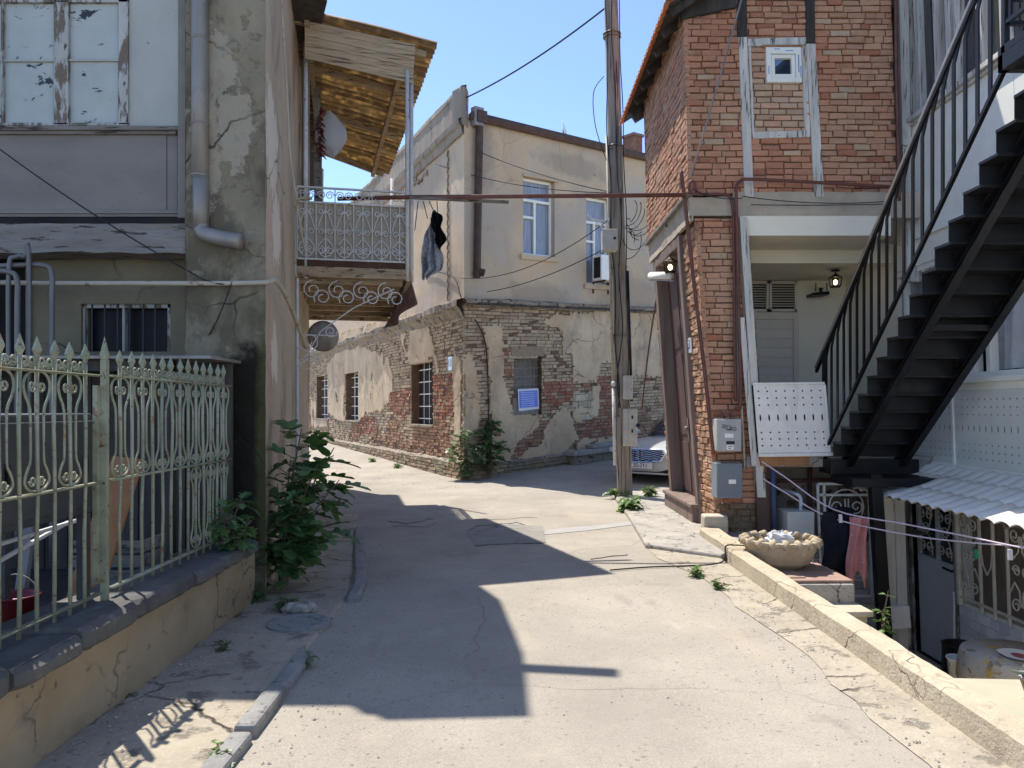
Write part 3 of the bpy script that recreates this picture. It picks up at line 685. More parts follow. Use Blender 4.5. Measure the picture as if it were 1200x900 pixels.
cr_ = thing('wooden_crate', 'small brown wooden crate on the yard floor behind the right fence panel', 'crate', (-2.75, 5.35, .3))
g = MB()
for i in range(4): g.box(-3.0, -2.5, 5.2, 5.22, .32+.1*i, .4+.1*i); g.box(-2.52, -2.5, 5.22, 5.55, .32+.1*i, .4+.1*i)
g.build('slats', m_oldbeam, cr_, bev=.003)
g = MB(); g.box(-2.98, -2.53, 5.24, 5.53, .3, .34); g.build('base', m_oldbeam, cr_)
pb = thing('plastic_bucket', 'dark red plastic bucket among the junk behind the left fence panel', 'bucket', (-2.78, 4.3, .3))
g = MB(); g.lathe([(.09, .3), (.125, .55), (.135, .55), (.13, .56), (.115, .55), (.085, .32), (0, .32)], (-2.78, 4.3, 0), 20); g.build('pail', paint('dark red plastic', (.17, .02, .03), .4), pb, smooth=True)
g = MB(); g.tube([(-2.78+.13*math.cos(a), 4.3, .55+.12*math.sin(a)) for a in lin(0, PI, 10)], .004, 6); g.build('handle', m_zinc, pb)
# bent pipes standing behind the fence, against the house
g = MB()
for x0, x1, y, zt in ((-3.95, -3.62, 6.05, 2.72), (-4.13, -3.86, 6.0, 2.66), (-3.84, -3.84, 6.02, 2.78)):
    if x0 != x1: g.tube(smooth_path([(x0-.5, y, zt-.03), (x0, y, zt), (x1-.06, y, zt), (x1, y, zt-.08), (x1, y, zt-.4), (x1, y, .4)], 5), .021, 8)
    else: g.tube(smooth_path([(x0-.1, y, 1.9), (x0-.1, y, zt-.1), (x0-.05, y, zt), (x0+.02, y, zt), (x0+.06, y, zt-.1), (x0+.06, y, .4)], 5), .018, 8)
tag(g.build('bent_pipes', paint('grey pipe', (.15, .14, .13), .5, .15, .1, metallic=.3), smooth=True), 'grey bent pipe frame standing behind the fence below the beam', 'pipe frame')

# ---------------- the left house
H = thing('grey_house', 'tall weathered grey house on the left with drainpipe, painted-over window and rusty balcony', 'house', (-3.2, 7.4, 0))
HB = 7.0
cor = V((-2.05, 6.4, 0)); sdir = V((-.2, 1, 0)).normalized(); snrm = V((sdir.y, -sdir.x, 0))
far = cor+sdir*5.9
# pillar (front face towards the camera) and side wall with uneven render
g = MB()
def pf(a, b):
    x = -2.72+.67*a; z = 6.3*b
    return V((x, 6.4+.024*nz(x*2, z*1.3)+.016*nz(x*6, z*6)+.006*nz(x*20, z*20)-.012*math.sin(PI*a), z))
g.grid(pf, 34, 300)
g.face([(-2.72, 6.4, 0), (-2.72, 6.4, 6.3), (-2.72, 7.2, 6.3), (-2.72, 7.2, 0)])
g.build('pillar', m_pillar, H, smooth=True)
sf = Fr(cor, sdir, snrm)
g = MB(); g.grid(lambda a, b: sf.P(5.9*a, 6.3*b, -.004+(.014*nz(a*7, b*9)+.006*nz(a*40, b*40))*min(1, a*8)), 90, 110); g.build('side_wall', m_sidewall, H, smooth=True)
g = MB(); g.prism([(-2.72, 6.5, 0), (cor.x-.06, 6.5, 0), (far.x-.03, far.y, 0), (-4.3, far.y, 0), (-4.4, 16.6, 0), (-9, 16.6, 0), (-9, 7.2, 0), (-2.9, 7.2, 0)], (0, 0, 6.29)); g.build('rear_mass', m_sidewall, H)
# lower storey behind the yard: wall with doorway and barred window
lw = Fr((-9, 6.75, 0), (1, 0, 0), (0, -1, 0))
def lu(px): return (px-600)/F*6.75+9
def lz(py): return CH-(py-HZ)/F*6.75
holes = [(lu(-60), lu(33), .3, lz(296)), (lu(95), lu(200), lz(412), lz(356))]
g = MB(); wall_holes(g, lw, lin(0, 6.3, 6), [0, .3, 3.1], holes, 0, .3); g.build('lower_wall', surf('brown grey render', [(.25, (.16, .14, .105)), (.75, (.29, .26, .20))], 1.4, bump=.6, bscale=18, layers=[dict(s=3, lo=.55, hi=.7, c=(.20, .18, .13), st=(1, 1, .5)), dict(k='crack', s=1, c=(.05, .04, .035), h=-1)]), H)
g = MB(); g.box(-9, -2.75, 7.06, 7.1, 0, 3.1); g.build('dark_rooms', m_dark, H)
wn = MB()
for (a, b, c, d) in ((95, 356, 99, 412), (196, 356, 200, 412), (95, 356, 200, 361), (143, 361, 146, 412)): frect(wn, a, b, c, d, 6.78, .06)
wf_ = wn.build('window_frame', m_flake, H, bev=.004)
g = MB(); frect(g, 99, 361, 196, 412, 6.9, .01); g.build('pane', glass('dusty dark glass', (.010, .010, .012), .35, .15), wf_)
g = MB()
for x in (108, 123, 138, 152, 168, 182): g.tube([at(x, 356, 6.72), at(x, 412, 6.72)], .008, 6)
g.build('window_bars', m_black, wf_)
g = MB(); frect(g, 30, 296, 35, 420, 6.72, .1); g.build('door_frame', m_oldbeam, H)
# timber beam and boarded upper storey
g = MB()
def bf(a, b, f):
    px = -330+557*a; return at(px, 262+34*b+4*nz(px*.02, 3)*b, 6.42)+V((0, .02*nz(px*.03, b*3)+.3*f, 0))
for (f0, f1) in ((0, 0),): g.grid(lambda a, b: bf(a, 1-b, 0), 80, 5)
g.grid(lambda a, b: bf(a, 1, b), 80, 2); g.grid(lambda a, b: bf(a, 0, 1-b), 80, 2)
g.build('floor_beam', m_oldbeam, H)
g = MB(); frect(g, -330, 255, 226, 266, 6.47, .2); g.build('painted_shadow_strip', m_dark, H)  # near-black strip, painted shade between the beam and the boards
YU = 6.55
g = MB(); frect(g, -330, 158, 195, 249, YU, .08); frect(g, 195.6, 158, 208, 249, YU+.008, .08); lowp = g.build('lower_panel', m_greyboard, H, bev=.004)
g = MB(); frect(g, -330, 246, 210, 250, YU-.025, .05); frect(g, -330, 250, 210, 254, YU-.01, .05); g.build('bottom_trim', m_greyboard, lowp, bev=.003)
g = MB(); frect(g, 150, -120, 209, 148, YU, .08); frect(g, -330, -120, -60, 148, YU, .08); frect(g, -60, -120, 150, -2, YU, .08); g.build('upper_panel', m_blueboard, H)
g = MB(); frect(g, -330, 147, 208, 152, YU-.06, .12); frect(g, -330, 152, 206, 157, YU-.03, .08); g.build('window_sill', m_oldbeam, H, bev=.006)
wfm = MB()
for r_ in ((-60, -2, -54, 146), (63, 0, 80, 146), (138.5, -2, 150, 146), (-60, -4, 150, 2.5), (-60, 143.5, 150, 147), (1, 2, 3.5, 144)): frect(wfm, *r_, YU-.02, .07)
wfo = wfm.build('window_frame', m_flake, H, bev=.004)
g = MB()
for r_ in ((3, 69.5, 63, 72), (80, 69, 138.5, 71.5), (-54, 69.5, 1, 72)): frect(g, *r_, YU-.008, .04)
g.build('glazing_bar', m_blueboard, wfo)
g = MB()
for r_ in ((-54, 2, 1, 144), (3.5, 2, 63, 144), (80, 2, 138.5, 144)): frect(g, *r_, YU+.012, .02)
g.build('pane', m_paintpane, wfo)
g = MB(); frect(g, 209, -120, 219, 258, YU-.05, .12); g.prism([at(208, 148, YU-.07), at(221, 146, YU-.07), at(224, 245, YU-.07), at(218, 257, YU-.07), at(208, 256, YU-.07)], (0, .02, 0)); g.build('corner_board', m_greyboard, H, bev=.005)
# drainpipe
YD = 6.36
g = MB(); g.tube([at(234.5, y, YD) for y in (-130, 0, 100, 208)], .068, 16); g.build('drainpipe', m_zinc, H, smooth=True)
dpo = C.objects[-1]
g = MB(); g.tube([at(235.5, y, YD) for y in (205, 240, 268)], .064, 16); g.tube(smooth_path([at(235.5, 262, YD), at(238, 272, YD-.01), at(250, 277, YD-.05), at(282, 283, YD-.1)], 4), .062, 16)
g.build('pipe_elbow', m_zinc, H, smooth=True)
for y in (46, 146, 206): g = MB(); g.tube([at(234.5, y-1.2, YD), at(234.5, y+1.2, YD)], .074, 16); g.build('pipe_band', m_zinc, H, smooth=True)
# roof with eaves (out of frame but it casts the street shadow)
g = MB()
e = .16
A_ = [(-9, 6.63), (-2.8, 6.63), (-2.7, 6.44), (-1.95, 6.49), (-1.97, 7.5), (-2.14, 8.9), (-2.4, 9.6), (far.x+.05, far.y), (-4.12, 16.6), (-9, 16.6)]
g.prism([V((x, y, 6.3)) for x, y in A_], (0, 0, .3))
g.build('roof', m_darktimber, H)
g = MB(); g.bar((-2.3, 7.24, 6.45), (-1.37, 7.09, 6.45), .13, .08); g.build('gutter_spout', m_zinc, H)
# satellite of pipes and wires along the facade
g = MB()
g.tube(smooth_path([at(-60, 330, 6.3), at(60, 332, 6.3), at(180, 332, 6.3), at(260, 332, 6.3), at(310, 331, 6.3), V((-1.98, 6.45, 2.66)), V((-2.03, 7.0, 2.56)), V((-2.2, 8.2, 2.25))], 5), .02, 8)
tag(g.build('gas_pipe', m_paleppipe, smooth=True), 'pale painted gas pipe running level across the grey house and round its corner', 'pipe')
g = MB()
g.tube(sag(at(-40, 145, 6.2), at(225, 320, 6.3), .05), .006, 5); g.tube(sag(at(225, 320, 6.3), at(262, 333, 6.28), .02), .006, 5)
g.tube(sag(at(272, 330, 6.28), at(222, 415, 6.5), .12), .006, 5)
tag(g.build('slack_wire', m_rubber), 'thin black wire slanting down across the grey house facade', 'wire')
g = MB(); g.tube(smooth_path([at(328, -20, 6.9), at(337, 120, 7.0), at(340, 180, 7.0), at(350, 250, 7.4), at(358, 300, 8.0)], 5), .009, 6)
tag(g.build('wall_cable', m_paleppipe), 'pale cable hanging down the beige side of the grey house', 'cable')

# ---------------- balcony (part of the house)
bo = cor+sdir*3.12; ba = V((-.2, .98, 0)).normalized(); bb = V((ba.y, -ba.x, 0))
BW, BL = 1.36, 4.2
def bp(a, b, z): return V((bo.x, bo.y, 0))+ba*a+bb*b+V((0, 0, z))
g = MB()
for i in range(9): g.obox(bp(.02+.46*i, -.15, 3.255), ba*.40, bb*(BW+.13), (0, 0, .04))
for i in range(7): g.obox(bp(.1+.68*i, -.15, 3.16), ba*.1, bb*(BW+.1), (0, 0, .095))
g.obox(bp(-.06, -.15, 3.215), ba*.06, bb*(BW+.17), (0, 0, .125)); g.obox(bp(0, BW, 3.2), ba*BL, bb*.06, (0, 0, .12))
g.obox(bp(0, -.1, 3.30), ba*BL, bb*(BW+.1), (0, 0, .035))
bal = g.build('balcony', m_deck, H, bev=.004)
g = MB(); g.obox(bp(-.02, 0, 3.335), ba*.03, bb*BW, (0, 0, .10)); g.build('balcony_skirt', surf('dark red board', [(.3, (.06, .03, .02)), (.7, (.12, .06, .04))], 4), bal)
def railing(p0, dv, ln, out, backed):
    p0, dv, out = V(p0), V(dv), V(out); n = max(2, round(ln/.21)); st = ln/n
    f = Fr(p0, dv, out); g = MB()
    g.bar(f.P(0, .10), f.P(ln, .10), .02, .02); g.bar(f.P(0, .80), f.P(ln, .80), .02, .02); g.bar(f.P(0, .98), f.P(ln, .98), .035, .02)
    for i in range(n*2+1): g.bar(f.P(st*i/2, .10), f.P(st*i/2, .80), .011, .011, out)
    for i in range(n+1):
        if i % 2 == 0: g.bar(f.P(st*i, .8), f.P(st*i, .98), .014, .014, out)
    T = lambda L: g.tube([f.P(u, z, .008) for u, z in L], .0065, 5)
    for i in range(n):
        u = st*(i+.5)
        for sg in (-1, 1):
            M_ = lambda L: [(u+sg*(a-u), z) for a, z in L]
            T(M_(spiral(u+.05, .69, .042, .012, PI*.9, 1.4, 12))); T(M_(spiral(u+.05, .44, .042, .012, PI*1.1, -1.4, 12)))
            T(M_(spiral(u+.052, .21, .05, .014, PI*.5, 1.5, 12)))
            T(M_([(u+.0, .12), (u+.05, .15), (u+.098, .21), (u+.08, .28), (u+.01, .36)]))
            T(M_([(u+.01, .70), (u+.06, .60), (u+.1, .46)]))
            T(M_(spiral(u+.05, .89, .055, .015, 0, 1.5, 12)))
    q = MB(); q.fbox(f, 0, ln, .1, .8, -.05, -.045)
    o = g.build('railing', m_railwhite, bal, smooth=False)
    if backed: q.build('railing_sheet', surf('dull backing sheet', [(.3, (.34, .29, .23)), (.7, (.44, .385, .31))], 3, bump=.1), bal)
    return o
railing(bp(-.03, .02, 3.335), bb, BW, -ba, True)
railing(bp(0, BW+.02, 3.335), ba, BL, bb, False)
railing(bp(BL, .02, 3.335), bb, BW, ba, False)
g = MB(); g.tube(smooth_path([bp(-.06, .0, 3.2), bp(-.06, -.01, 4.05), bp(-.06, .04, 4.16), bp(-.06, .2, 4.17)], 5), .02, 8); g.build('railing_stay', m_paleppipe, bal, smooth=True)
# posts
for a, b, z1 in ((-.04, BW+.0, 5.85), (.06, BW+.06, 5.85), (-.0, .12, 6.1), (BL-.1, BW, 5.7), (BL-.1, .15, 5.8)):
    g = MB(); g.tube([bp(a, b, 3.2), bp(a, b, z1)], .026, 10); g.build('post', m_railwhite, bal, smooth=True)
g = MB()
g.tube([bp(.5, .09, 3.3), bp(.5, .09, 6.1)], .05, 10); g.build('post', m_zinc, bal)
for a in (.95, 1.5): g = MB(); g.obox(bp(a, .17, 3.3), ba*.08, bb*.08, (0, 0, 2.65)); g.build('post', m_oldbeam, bal)
# fascia boards on the near end
fl, fr_ = at(357, 24, 9.35), at(487, 52, 9.72); fl2, fr2 = at(357, 68, 9.35), at(483, 98, 9.72)
g = MB()
for i in range(5):
    t0, t1 = i/5, (i+.96)/5
    g.prism([fl.lerp(fl2, t0), fr_.lerp(fr2, t0), fr_.lerp(fr2, t1), fl.lerp(fl2, t1)], (0, .025, 0))
g.build('fascia_boards', m_fascia, bal, bev=.003)
# corrugated translucent roof
m_corr, nt, bs = new_mat('rusty translucent corrugated sheet')
Nn, Ff = at(513, 50, 9.78), at(456, 203, 13.3); Ni, Fi = at(340, 6, 9.2), at(366, 172, 12.9)
ps = pos_scaled(nt, (1, 1, 1)); nf = noise_n(nt, ps, 3, 6)
dpn = N(nt, 'ShaderNodeVectorMath', operation='DOT_PRODUCT'); nt.links.new(ps, dpn.inputs[0]); rdir = (Ff-Nn); rper = rdir.length/27; rdir.normalize(); dpn.inputs[1].default_value = rdir
ridge_shade = maprange(nt, math_n(nt, 'SINE', math_n(nt, 'MULTIPLY', dpn.outputs['Value'], 2*PI/rper), 0.0), -.6, .9); cr2 = N(nt, 'ShaderNodeValToRGB')  # dark stripes that paint the corrugation's shade into the sheet colour
cr2.color_ramp.elements[0].position = .35; cr2.color_ramp.elements[0].color = (.17, .09, .038, 1); cr2.color_ramp.elements[1].position = .68; cr2.color_ramp.elements[1].color = (.46, .30, .13, 1)
nt.links.new(nf, cr2.inputs[0]); rcol = mix_col(nt, math_n(nt, 'MULTIPLY', ridge_shade, .75), cr2.outputs[0], (.05, .028, .014)); nt.links.new(rcol, bs.inputs['Base Color']); bs.inputs['Roughness'].default_value = .6
tr = N(nt, 'ShaderNodeBsdfTranslucent'); nt.links.new(mix_col(nt, math_n(nt, 'MULTIPLY', ridge_shade, .8), (.78, .46, .13), (.14, .07, .025)), tr.inputs[0])
mx = N(nt, 'ShaderNodeMixShader'); nf2 = noise_n(nt, ps, 7, 5); nt.links.new(maprange(nt, nf2, .5, .68, .02, .16), mx.inputs[0])
nt.links.new(bs.outputs[0], mx.inputs[1]); nt.links.new(tr.outputs[0], mx.inputs[2]); nt.links.new(mx.outputs[0], nt.nodes['Material Output'].inputs[0])
g = MB()
def rf(a, b):
    p = Ni.lerp(Nn, a).lerp(Fi.lerp(Ff, a), b)
    return p+V((0, 0, .036*math.sin(b*2*PI*34)+.02*nz(p.x*2, p.y*2)))
g.grid(rf, 14, 270)
g.build('balcony_roof', m_corr, bal, smooth=True)
for t in (.04, .3, .62, .97):
    a0, a1 = Ni.lerp(Fi, t)+V((0, 0, -.07)), Nn.lerp(Ff, t)+V((-.12, 0, -.07)); g = MB(); g.bar(a0, a1, .06, .08); g.build('rafter', m_deck, bal)
for s in (.1, .78):
    a0, a1 = Ni.lerp(Nn, s)+V((0, .05, -.13)), Fi.lerp(Ff, s)+V((0, 0, -.13)); g = MB(); g.bar(a0, a1, .06, .07); g.build('rafter', m_deck, bal)
# scroll bracket and old dish under the balcony
g = MB(); T = lambda L, r_=.008: g.tube([bp(0, u, z) for u, z in L], r_, 6)
T([(.02, 3.2), (.02, 1.0)], .02)
for k in range(4):
    u = .2+.3*k; T(spiral(u, 3.06, .12, .03, PI*.5, 1.4)); T(spiral(u+.12, 2.97, .11, .03, PI*1.2, -1.4))
T([(.04, 2.1), (.3, 2.55), (.7, 2.85), (1.2, 3.1)]); T(spiral(.16, 2.42, .14, .03, PI, 1.5)); T(spiral(.13, 2.15, .12, .03, 0, 1.5)); T([(.02, 2.5), (.5, 2.5)]); T(spiral(.42, 2.55, .08, .02, 0, -1.4))
g.build('bracket', m_railwhite, bal)
# grey and purple cloth hung on the far side of the balcony floor
g = MB()
pl = [at(483, 325, 9.95), at(489, 372, 11), at(455, 380, 13.6), at(456, 370, 13.6)]
def cf(a, b):
    p = at(481, 326, 9.9).lerp(at(457, 373, 13.7), a); q = at(489, 355, 10.1).lerp(at(447, 392, 13.7), a)
    r_ = p.lerp(q, b); return r_+V((.05*math.sin(a*14)*b, 0, .03*math.sin(a*9)*b))
g.grid(cf, 30, 8)
tag(g.build('hanging_sheet', cloth('faded purple grey sheet', (.34, .27, .28), .25, .15), smooth=True, solid=.01), 'faded grey purple sheet hanging along the outer edge of the balcony floor', 'sheet')
bt = g = MB()
g.lathe([(.0, 0), (.17, .025), (.20, .05), (.19, .055), (.16, .032), (0, .012)], at(379, 394, 9.9), 24, (-.3, 1, .1))
tag(g.build('old_dish', m_zinc, smooth=True), 'round grey old dish hanging behind the scroll bracket under the balcony', 'dish')

# bag and peppers hanging on the balcony
g = MB()
def bagf(a, b):
    an = 2*PI*a; r_ = [.02, .10, .17, .20, .20, .15, .02][min(6, int(b*6.001))]
    k = b*6-int(b*6.001) if b < 1 else 0
    R_ = [.02, .10, .17, .20, .20, .15, .02]; i = min(5, int(b*5.999)); r_ = R_[i]*(1-(b*6-i))+R_[i+1]*(b*6-i)
    return at(385, 130, 10.4)+V((r_*math.cos(an)*(1+.16*math.sin(3*an+b*5))+.06*b, r_*.7*math.sin(an), -.62*b+.03*nz(an, b*5)))
g.grid(bagf, 28, 18)
tag(g.build('plastic_bag', cloth('white plastic bag', (.62, .62, .64), .06, .3), smooth=True), 'white plastic bag hanging under the balcony roof behind the red peppers', 'bag')
g = MB(); r = random.Random(3)
for i in range(60):
    t = i/60; c = at(376+1.5*math.sin(i), 126+58*t, 10.05); a = r.uniform(0, 2*PI); l = r.uniform(.06, .10)
    d = V((math.cos(a)*.7, math.sin(a)*.7, -.7))*l
    g.tube([c, c+d*.5+V((0, 0, .01)), c+d], [.014, .012, .002], 6)
tag(g.build('pepper_string', paint('dried red pepper', (.10, .012, .014), .35, .4), smooth=True), 'string of dark red peppers hanging by the white balcony post', 'peppers')

# ---------------- plants on the left
def leaf(mb, base, d, up, L, W, kind='oval', curl=.15):
    d = V(d).normalized(); up = V(up); sd = d.cross(up)
    if sd.length < 1e-4: sd = V((1, 0, 0))
    sd.normalize(); nn = sd.cross(d)
    if kind == 'fig':
        half = [(.0, .02), (.16, .20), (.34, .18), (.30, .36), (.52, .40), (.66, .38), (.44, .52), (.30, .46), (.22, .60), (.28, .82), (.14, .96), (0, 1.0)]
        half = [(.02, .0), (.20, .10), (.36, .04), (.42, .16), (.24, .26), (.46, .42), (.50, .56), (.36, .58), (.17, .46), (.20, .66), (.23, .84), (.12, .97), (0, 1.0)]
    elif kind == 'lobed':
        half = [(.02, 0), (.3, .12), (.22, .3), (.48, .42), (.2, .52), (.3, .72), (.1, .8), (0, 1)]
    else:
        half = [(.02, 0), (.22, .2), (.30, .42), (.24, .68), (.1, .9), (0, 1)]
    for sg in (-1, 1):
        pts = []
        for x, y in half:
            pts.append(base+d*(y*L)+sd*(sg*x*W)+nn*(-curl*L*y*y+.22*abs(x)*W))
        mid = [base+d*(y*L)+nn*(-curl*L*y*y) for y in (1.0, .8, .6, .4, .2, 0)]
        i0 = len(mb.v); m = len(pts)
        # fan by strips: connect each outline point to the midrib at same y
        vs = []; 
        for (x, y), p in zip(half, pts): vs += [base+d*(y*L)+nn*(-curl*L*y*y), p]
        fs = [(2*k, 2*k+1, 2*k+3, 2*k+2) if sg > 0 else (2*k, 2*k+2, 2*k+3, 2*k+1) for k in range(m-1)]
        mb.mesh(vs, fs)
def bush(name, label, cat, base, stems, leafL, n, kind, matl, seed, group=None, droop=.3):
    r = random.Random(seed); t = thing(name, label, cat, base, group); s, l = MB(), MB(); base = V(base)
    for (dx, dy, h) in stems:
        tip = base+V((dx, dy, h)); mid = base+V((dx*.35, dy*.35, h*.55))
        path = smooth_path([base+V((dx*.05, dy*.05, 0)), mid, tip], 6); m = len(path)
        s.tube(path, [.012*(1-.75*i/m)*(.6+h*.5) for i in range(m)], 6)
        k = max(3, int(n*h))
        for i in range(k):
            u = r.uniform(.18, 1)**.8; p = path[min(m-1, int(u*(m-1)))]
            a = r.uniform(0, 2*PI); el = r.uniform(-.35, .6)
            d = V((math.cos(a)*math.cos(el), math.sin(a)*math.cos(el), math.sin(el)))
            st = p+d*r.uniform(.03, .13)*(leafL/.2); s.tube([p, st], .0035, 4)
            L = leafL*r.choice((.4, .55, .7, .85, 1.0, 1.1, 1.2))*r.uniform(.9, 1.1); ld = (d+V((0, 0, -droop*r.random()*1.6))).normalized()
            leaf(l, st, ld, V((r.uniform(-.35, .35), r.uniform(-.35, .35), 1)), L, L*r.uniform(.8, 1.05), kind, r.uniform(.05, .3))
    s.build('stems', m_stem, t); l.build('leaves', matl, t, smooth=True)
    return t
b = on_g(330, 695)
bush('fig_bush', 'large dark green fig bush with lobed leaves at the corner of the grey house', 'bush', (b.x, b.y, 0), [(.16, .05, 1.42), (.05, .1, 1.15), (.34, -.1, 1.12), (-.02, -.05, .95), (.5, .0, .98), (.24, -.2, .8), (.42, .15, 1.25), (.12, -.25, .65), (.3, .1, .55), (-.1, -.12, .55)], .22, 25, 'fig', m_fig, 4)
bush('weed_plant', 'feathery green weeds growing over the end of the low wall', 'weeds', (-2.12, 5.75, .5), [(.05, -.1, .32), (-.1, .1, .42), (.16, .05, .25), (.2, -.2, .2), (-.12, -.1, .3), (.02, .2, .4)], .12, 60, 'lobed', m_fig, 8)
def tuft(px, py, size, n, seed, label, mat=None, z=0.0, cat='weed', group=None):
    p = on_g(px, py, z); r = random.Random(seed)
    return bush('weed_tuft', label, cat, (p.x, p.y, z), [(r.uniform(-1, 1)*size*.8, r.uniform(-1, 1)*size*.8, size*r.uniform(.5, 1)) for _ in range(n)], size*.55, 10/size, 'lobed', mat or m_weed, seed, group)
tuft(262, 893, .07, 7, 1, 'bright green weed tuft beside the nearest kerb stone')
tuft(70, 868, .07, 5, 2, 'dark weed tuft at the foot of the low wall at far left', m_fig)
tuft(147, 823, .06, 5, 3, 'tiny dark weed at the foot of the low wall below its crack', m_fig)
tuft(355, 783, .07, 7, 4, 'straggly weed growing at the end of the near kerb row', m_fig)
tuft(262, 762, .06, 9, 5, 'low green weed patch at the wall foot left of the manhole', m_fig, z=.03)
tuft(335, 715, .10, 10, 6, 'dense low weeds growing under the fig bush', m_fig, z=.03)
tuft(300, 705, .12, 9, 16, 'tall dark weeds between the wall end and the fig bush', m_fig, z=.03)
# ------------------------------------------------------------------ MIDDLE: the corner house
def proj(p): return 600+F*p.x/p.y, HZ-F*(p.z-CH)/p.y
B = thing('corner_house', 'crumbling two storey corner house of beige plaster over bare brick at the street bend', 'house', (-1.07, 17.2, 0))
c0 = V((-1.07, 17.2, 0))
LF = Fr(c0, (-.463, 1, 0), (-1, -.463, 0))
RF = Fr(c0, (.768, .64, .052), (.64, -.768, 0))
LLEN, RLEN = 26.0, 9.5
LEDGE = 3.98
def hp(fr, pts): return [fr.hit(*p) for p in pts]
def hrect(fr, x0, y0, x1, y1):
    a, c = fr.hit(x0, (y0+y1)/2)[0], fr.hit(x1, (y0+y1)/2)[0]
    um = (x0+x1)/2; z1, z0 = fr.hit(um, y0)[1], fr.hit(um, y1)[1]
    return (min(a, c), max(a, c), z0, z1)
# openings
Lw = [hrect(LF, 482, 425, 507, 498), hrect(LF, 405, 436, 421, 493), hrect(LF, 371, 440, 385, 491)]
Rw = [hrect(RF, 602, 418, 635, 486)]
Ru = [hrect(RF, 613, 210, 650, 300), hrect(RF, 687, 232, 715, 334)]
# brick body
redL = [hp(LF, P) for P in ([(505, 442), (537, 438), (538, 470), (530, 492), (512, 500), (505, 470)], [(458, 456), (482, 455), (484, 482), (470, 492), (456, 480)], [(384, 468), (402, 470), (403, 488), (386, 486)], [(420, 485), (438, 490), (434, 510), (418, 510)])]
redR = [hp(RF, P) for P in ([(636, 448), (672, 447), (672, 490), (664, 475), (636, 472)], [(596, 452), (608, 455), (608, 480), (599, 478)], [(700, 444), (722, 440), (722, 500), (706, 514), (680, 512), (676, 494), (700, 490)], [(681, 450), (692, 449), (692, 459), (683, 459)], [(573, 470), (580, 470), (578, 500), (570, 500)], [(588, 410), (598, 408), (600, 450), (590, 448)])]
def col11(red):
    def f(u, z):
        du, dz = .15*nz(u*2, z*2, 4), .15*nz(u*2, z*2, 8)
        k = nz(u*.8, z*.8, 2)
        if any(in_poly(u+du, z+dz, P) for P in red):
            return (.42+.05*k, .19, .125) if nz(u*7, z*9, 1) > -.2 else (.46, .31, .21)
        if z < 1.3 and k > .05: return (.42, .255, .165)
        return (.56+.06*k, .44+.05*k, .30+.04*k) if nz(u*5, z*8, 6) > -.3 else (.46, .32, .21)
    return f
g = MB()
bricks(g, LF, (0, LEDGE), lambda z: (0.02, LLEN), Lw, .26, .085, .014, col11(redL), jit=.007, dj=.016, miss=.02, seed=3)
g2 = MB(); bricks(g2, RF, (0, LEDGE), lambda z: (0.0, RLEN), Rw, .26, .085, .014, col11(redR), jit=.007, dj=.014, miss=.015, seed=4)
g.mesh(g2.v, []); off = len(g.v)-len(g2.v)
for f, c in zip(g2.f, g2.c): g.f.append([a+off for a in f]); g.c.append(c); g.m.append(0)
lowb = g.build('brickwork', m_brick11, B)
g = MB()
wall_holes(g, LF, [0.02, LLEN], [-.3, LEDGE], Lw, -.014, .42); wall_holes(g, RF, [0.02, RLEN], [-.6, LEDGE], Rw, -.012, .35)
g.build('mortar', m_mortar, lowb)
# plaster skins
Lp = [hp(LF, P) for P in (
    [(468, 383), (502, 378), (512, 420), (516, 436), (505, 436), (482, 426), (474, 410)],
    [(482, 424), (507, 424), (507, 437), (482, 437)],
    [(384, 428), (396, 412), (414, 402), (440, 412), (455, 418), (461, 440), (461, 466), (447, 482), (430, 484), (421, 492), (400, 494), (384, 482)],
    [(372, 400), (455, 374), (462, 378), (440, 392), (400, 402), (372, 415)],
    [(365, 470), (384, 470), (384, 500), (366, 500)],
    [(530, 420), (541, 418), (541, 540), (532, 535), (534, 490)])]
Rp = [hp(RF, P) for P in (
    [(632, 380), (647, 369), (730, 364), (730, 424), (703, 427), (700, 444), (690, 447), (671, 449), (670, 415), (659, 414), (658, 387)],
    [(544, 418), (554, 416), (558, 435), (561, 472), (558, 525), (543, 545)],
    [(566, 380), (587, 382), (588, 409), (591, 449), (600, 477), (608, 486), (636, 487), (640, 496), (660, 478), (670, 492), (676, 512), (664, 528), (640, 540), (600, 552), (575, 555), (578, 520), (574, 481), (575, 453), (571, 420)],
    [(730, 364), (790, 360), (790, 440), (735, 440)],
    [(676, 516), (722, 512), (735, 540), (676, 542)],
    [(694, 452), (703, 452), (700, 488), (676, 494), (672, 490), (672, 478), (694, 478)])]
g = MB(); patches(g, LF, Lp, Lw, .055, 0, .03, seed=2, keep=lambda u, z: nz(u*1.3, z*1.3, 12) > -.42)
g2 = MB(); patches(g2, RF, Rp, Rw, .05, 0, .028, seed=5, keep=lambda u, z: z > 1.5 or nz(u*1.6, z*2.2, 12) > -.22)
off = len(g.v); g.v += g2.v
for f in g2.f: g.f.append([a+off for a in f]); g.c.append(None); g.m.append(0)
g.build('plaster', m_skin11, B, smooth=False)
# pale block infill on the right face
g = MB(); P = hrect(RF, 671, 460, 694, 492)
bricks(g, RF, (P[2], P[3]), lambda z: (P[0], P[1]), (), .24, .16, .014, lambda u, z: (.58, .50, .38), jit=.004, dj=.006, seed=6)
for i in range(len(g.v)): g.v[i] = g.v[i]+RF.n*.014
g.build('block_infill', m_brick, B)
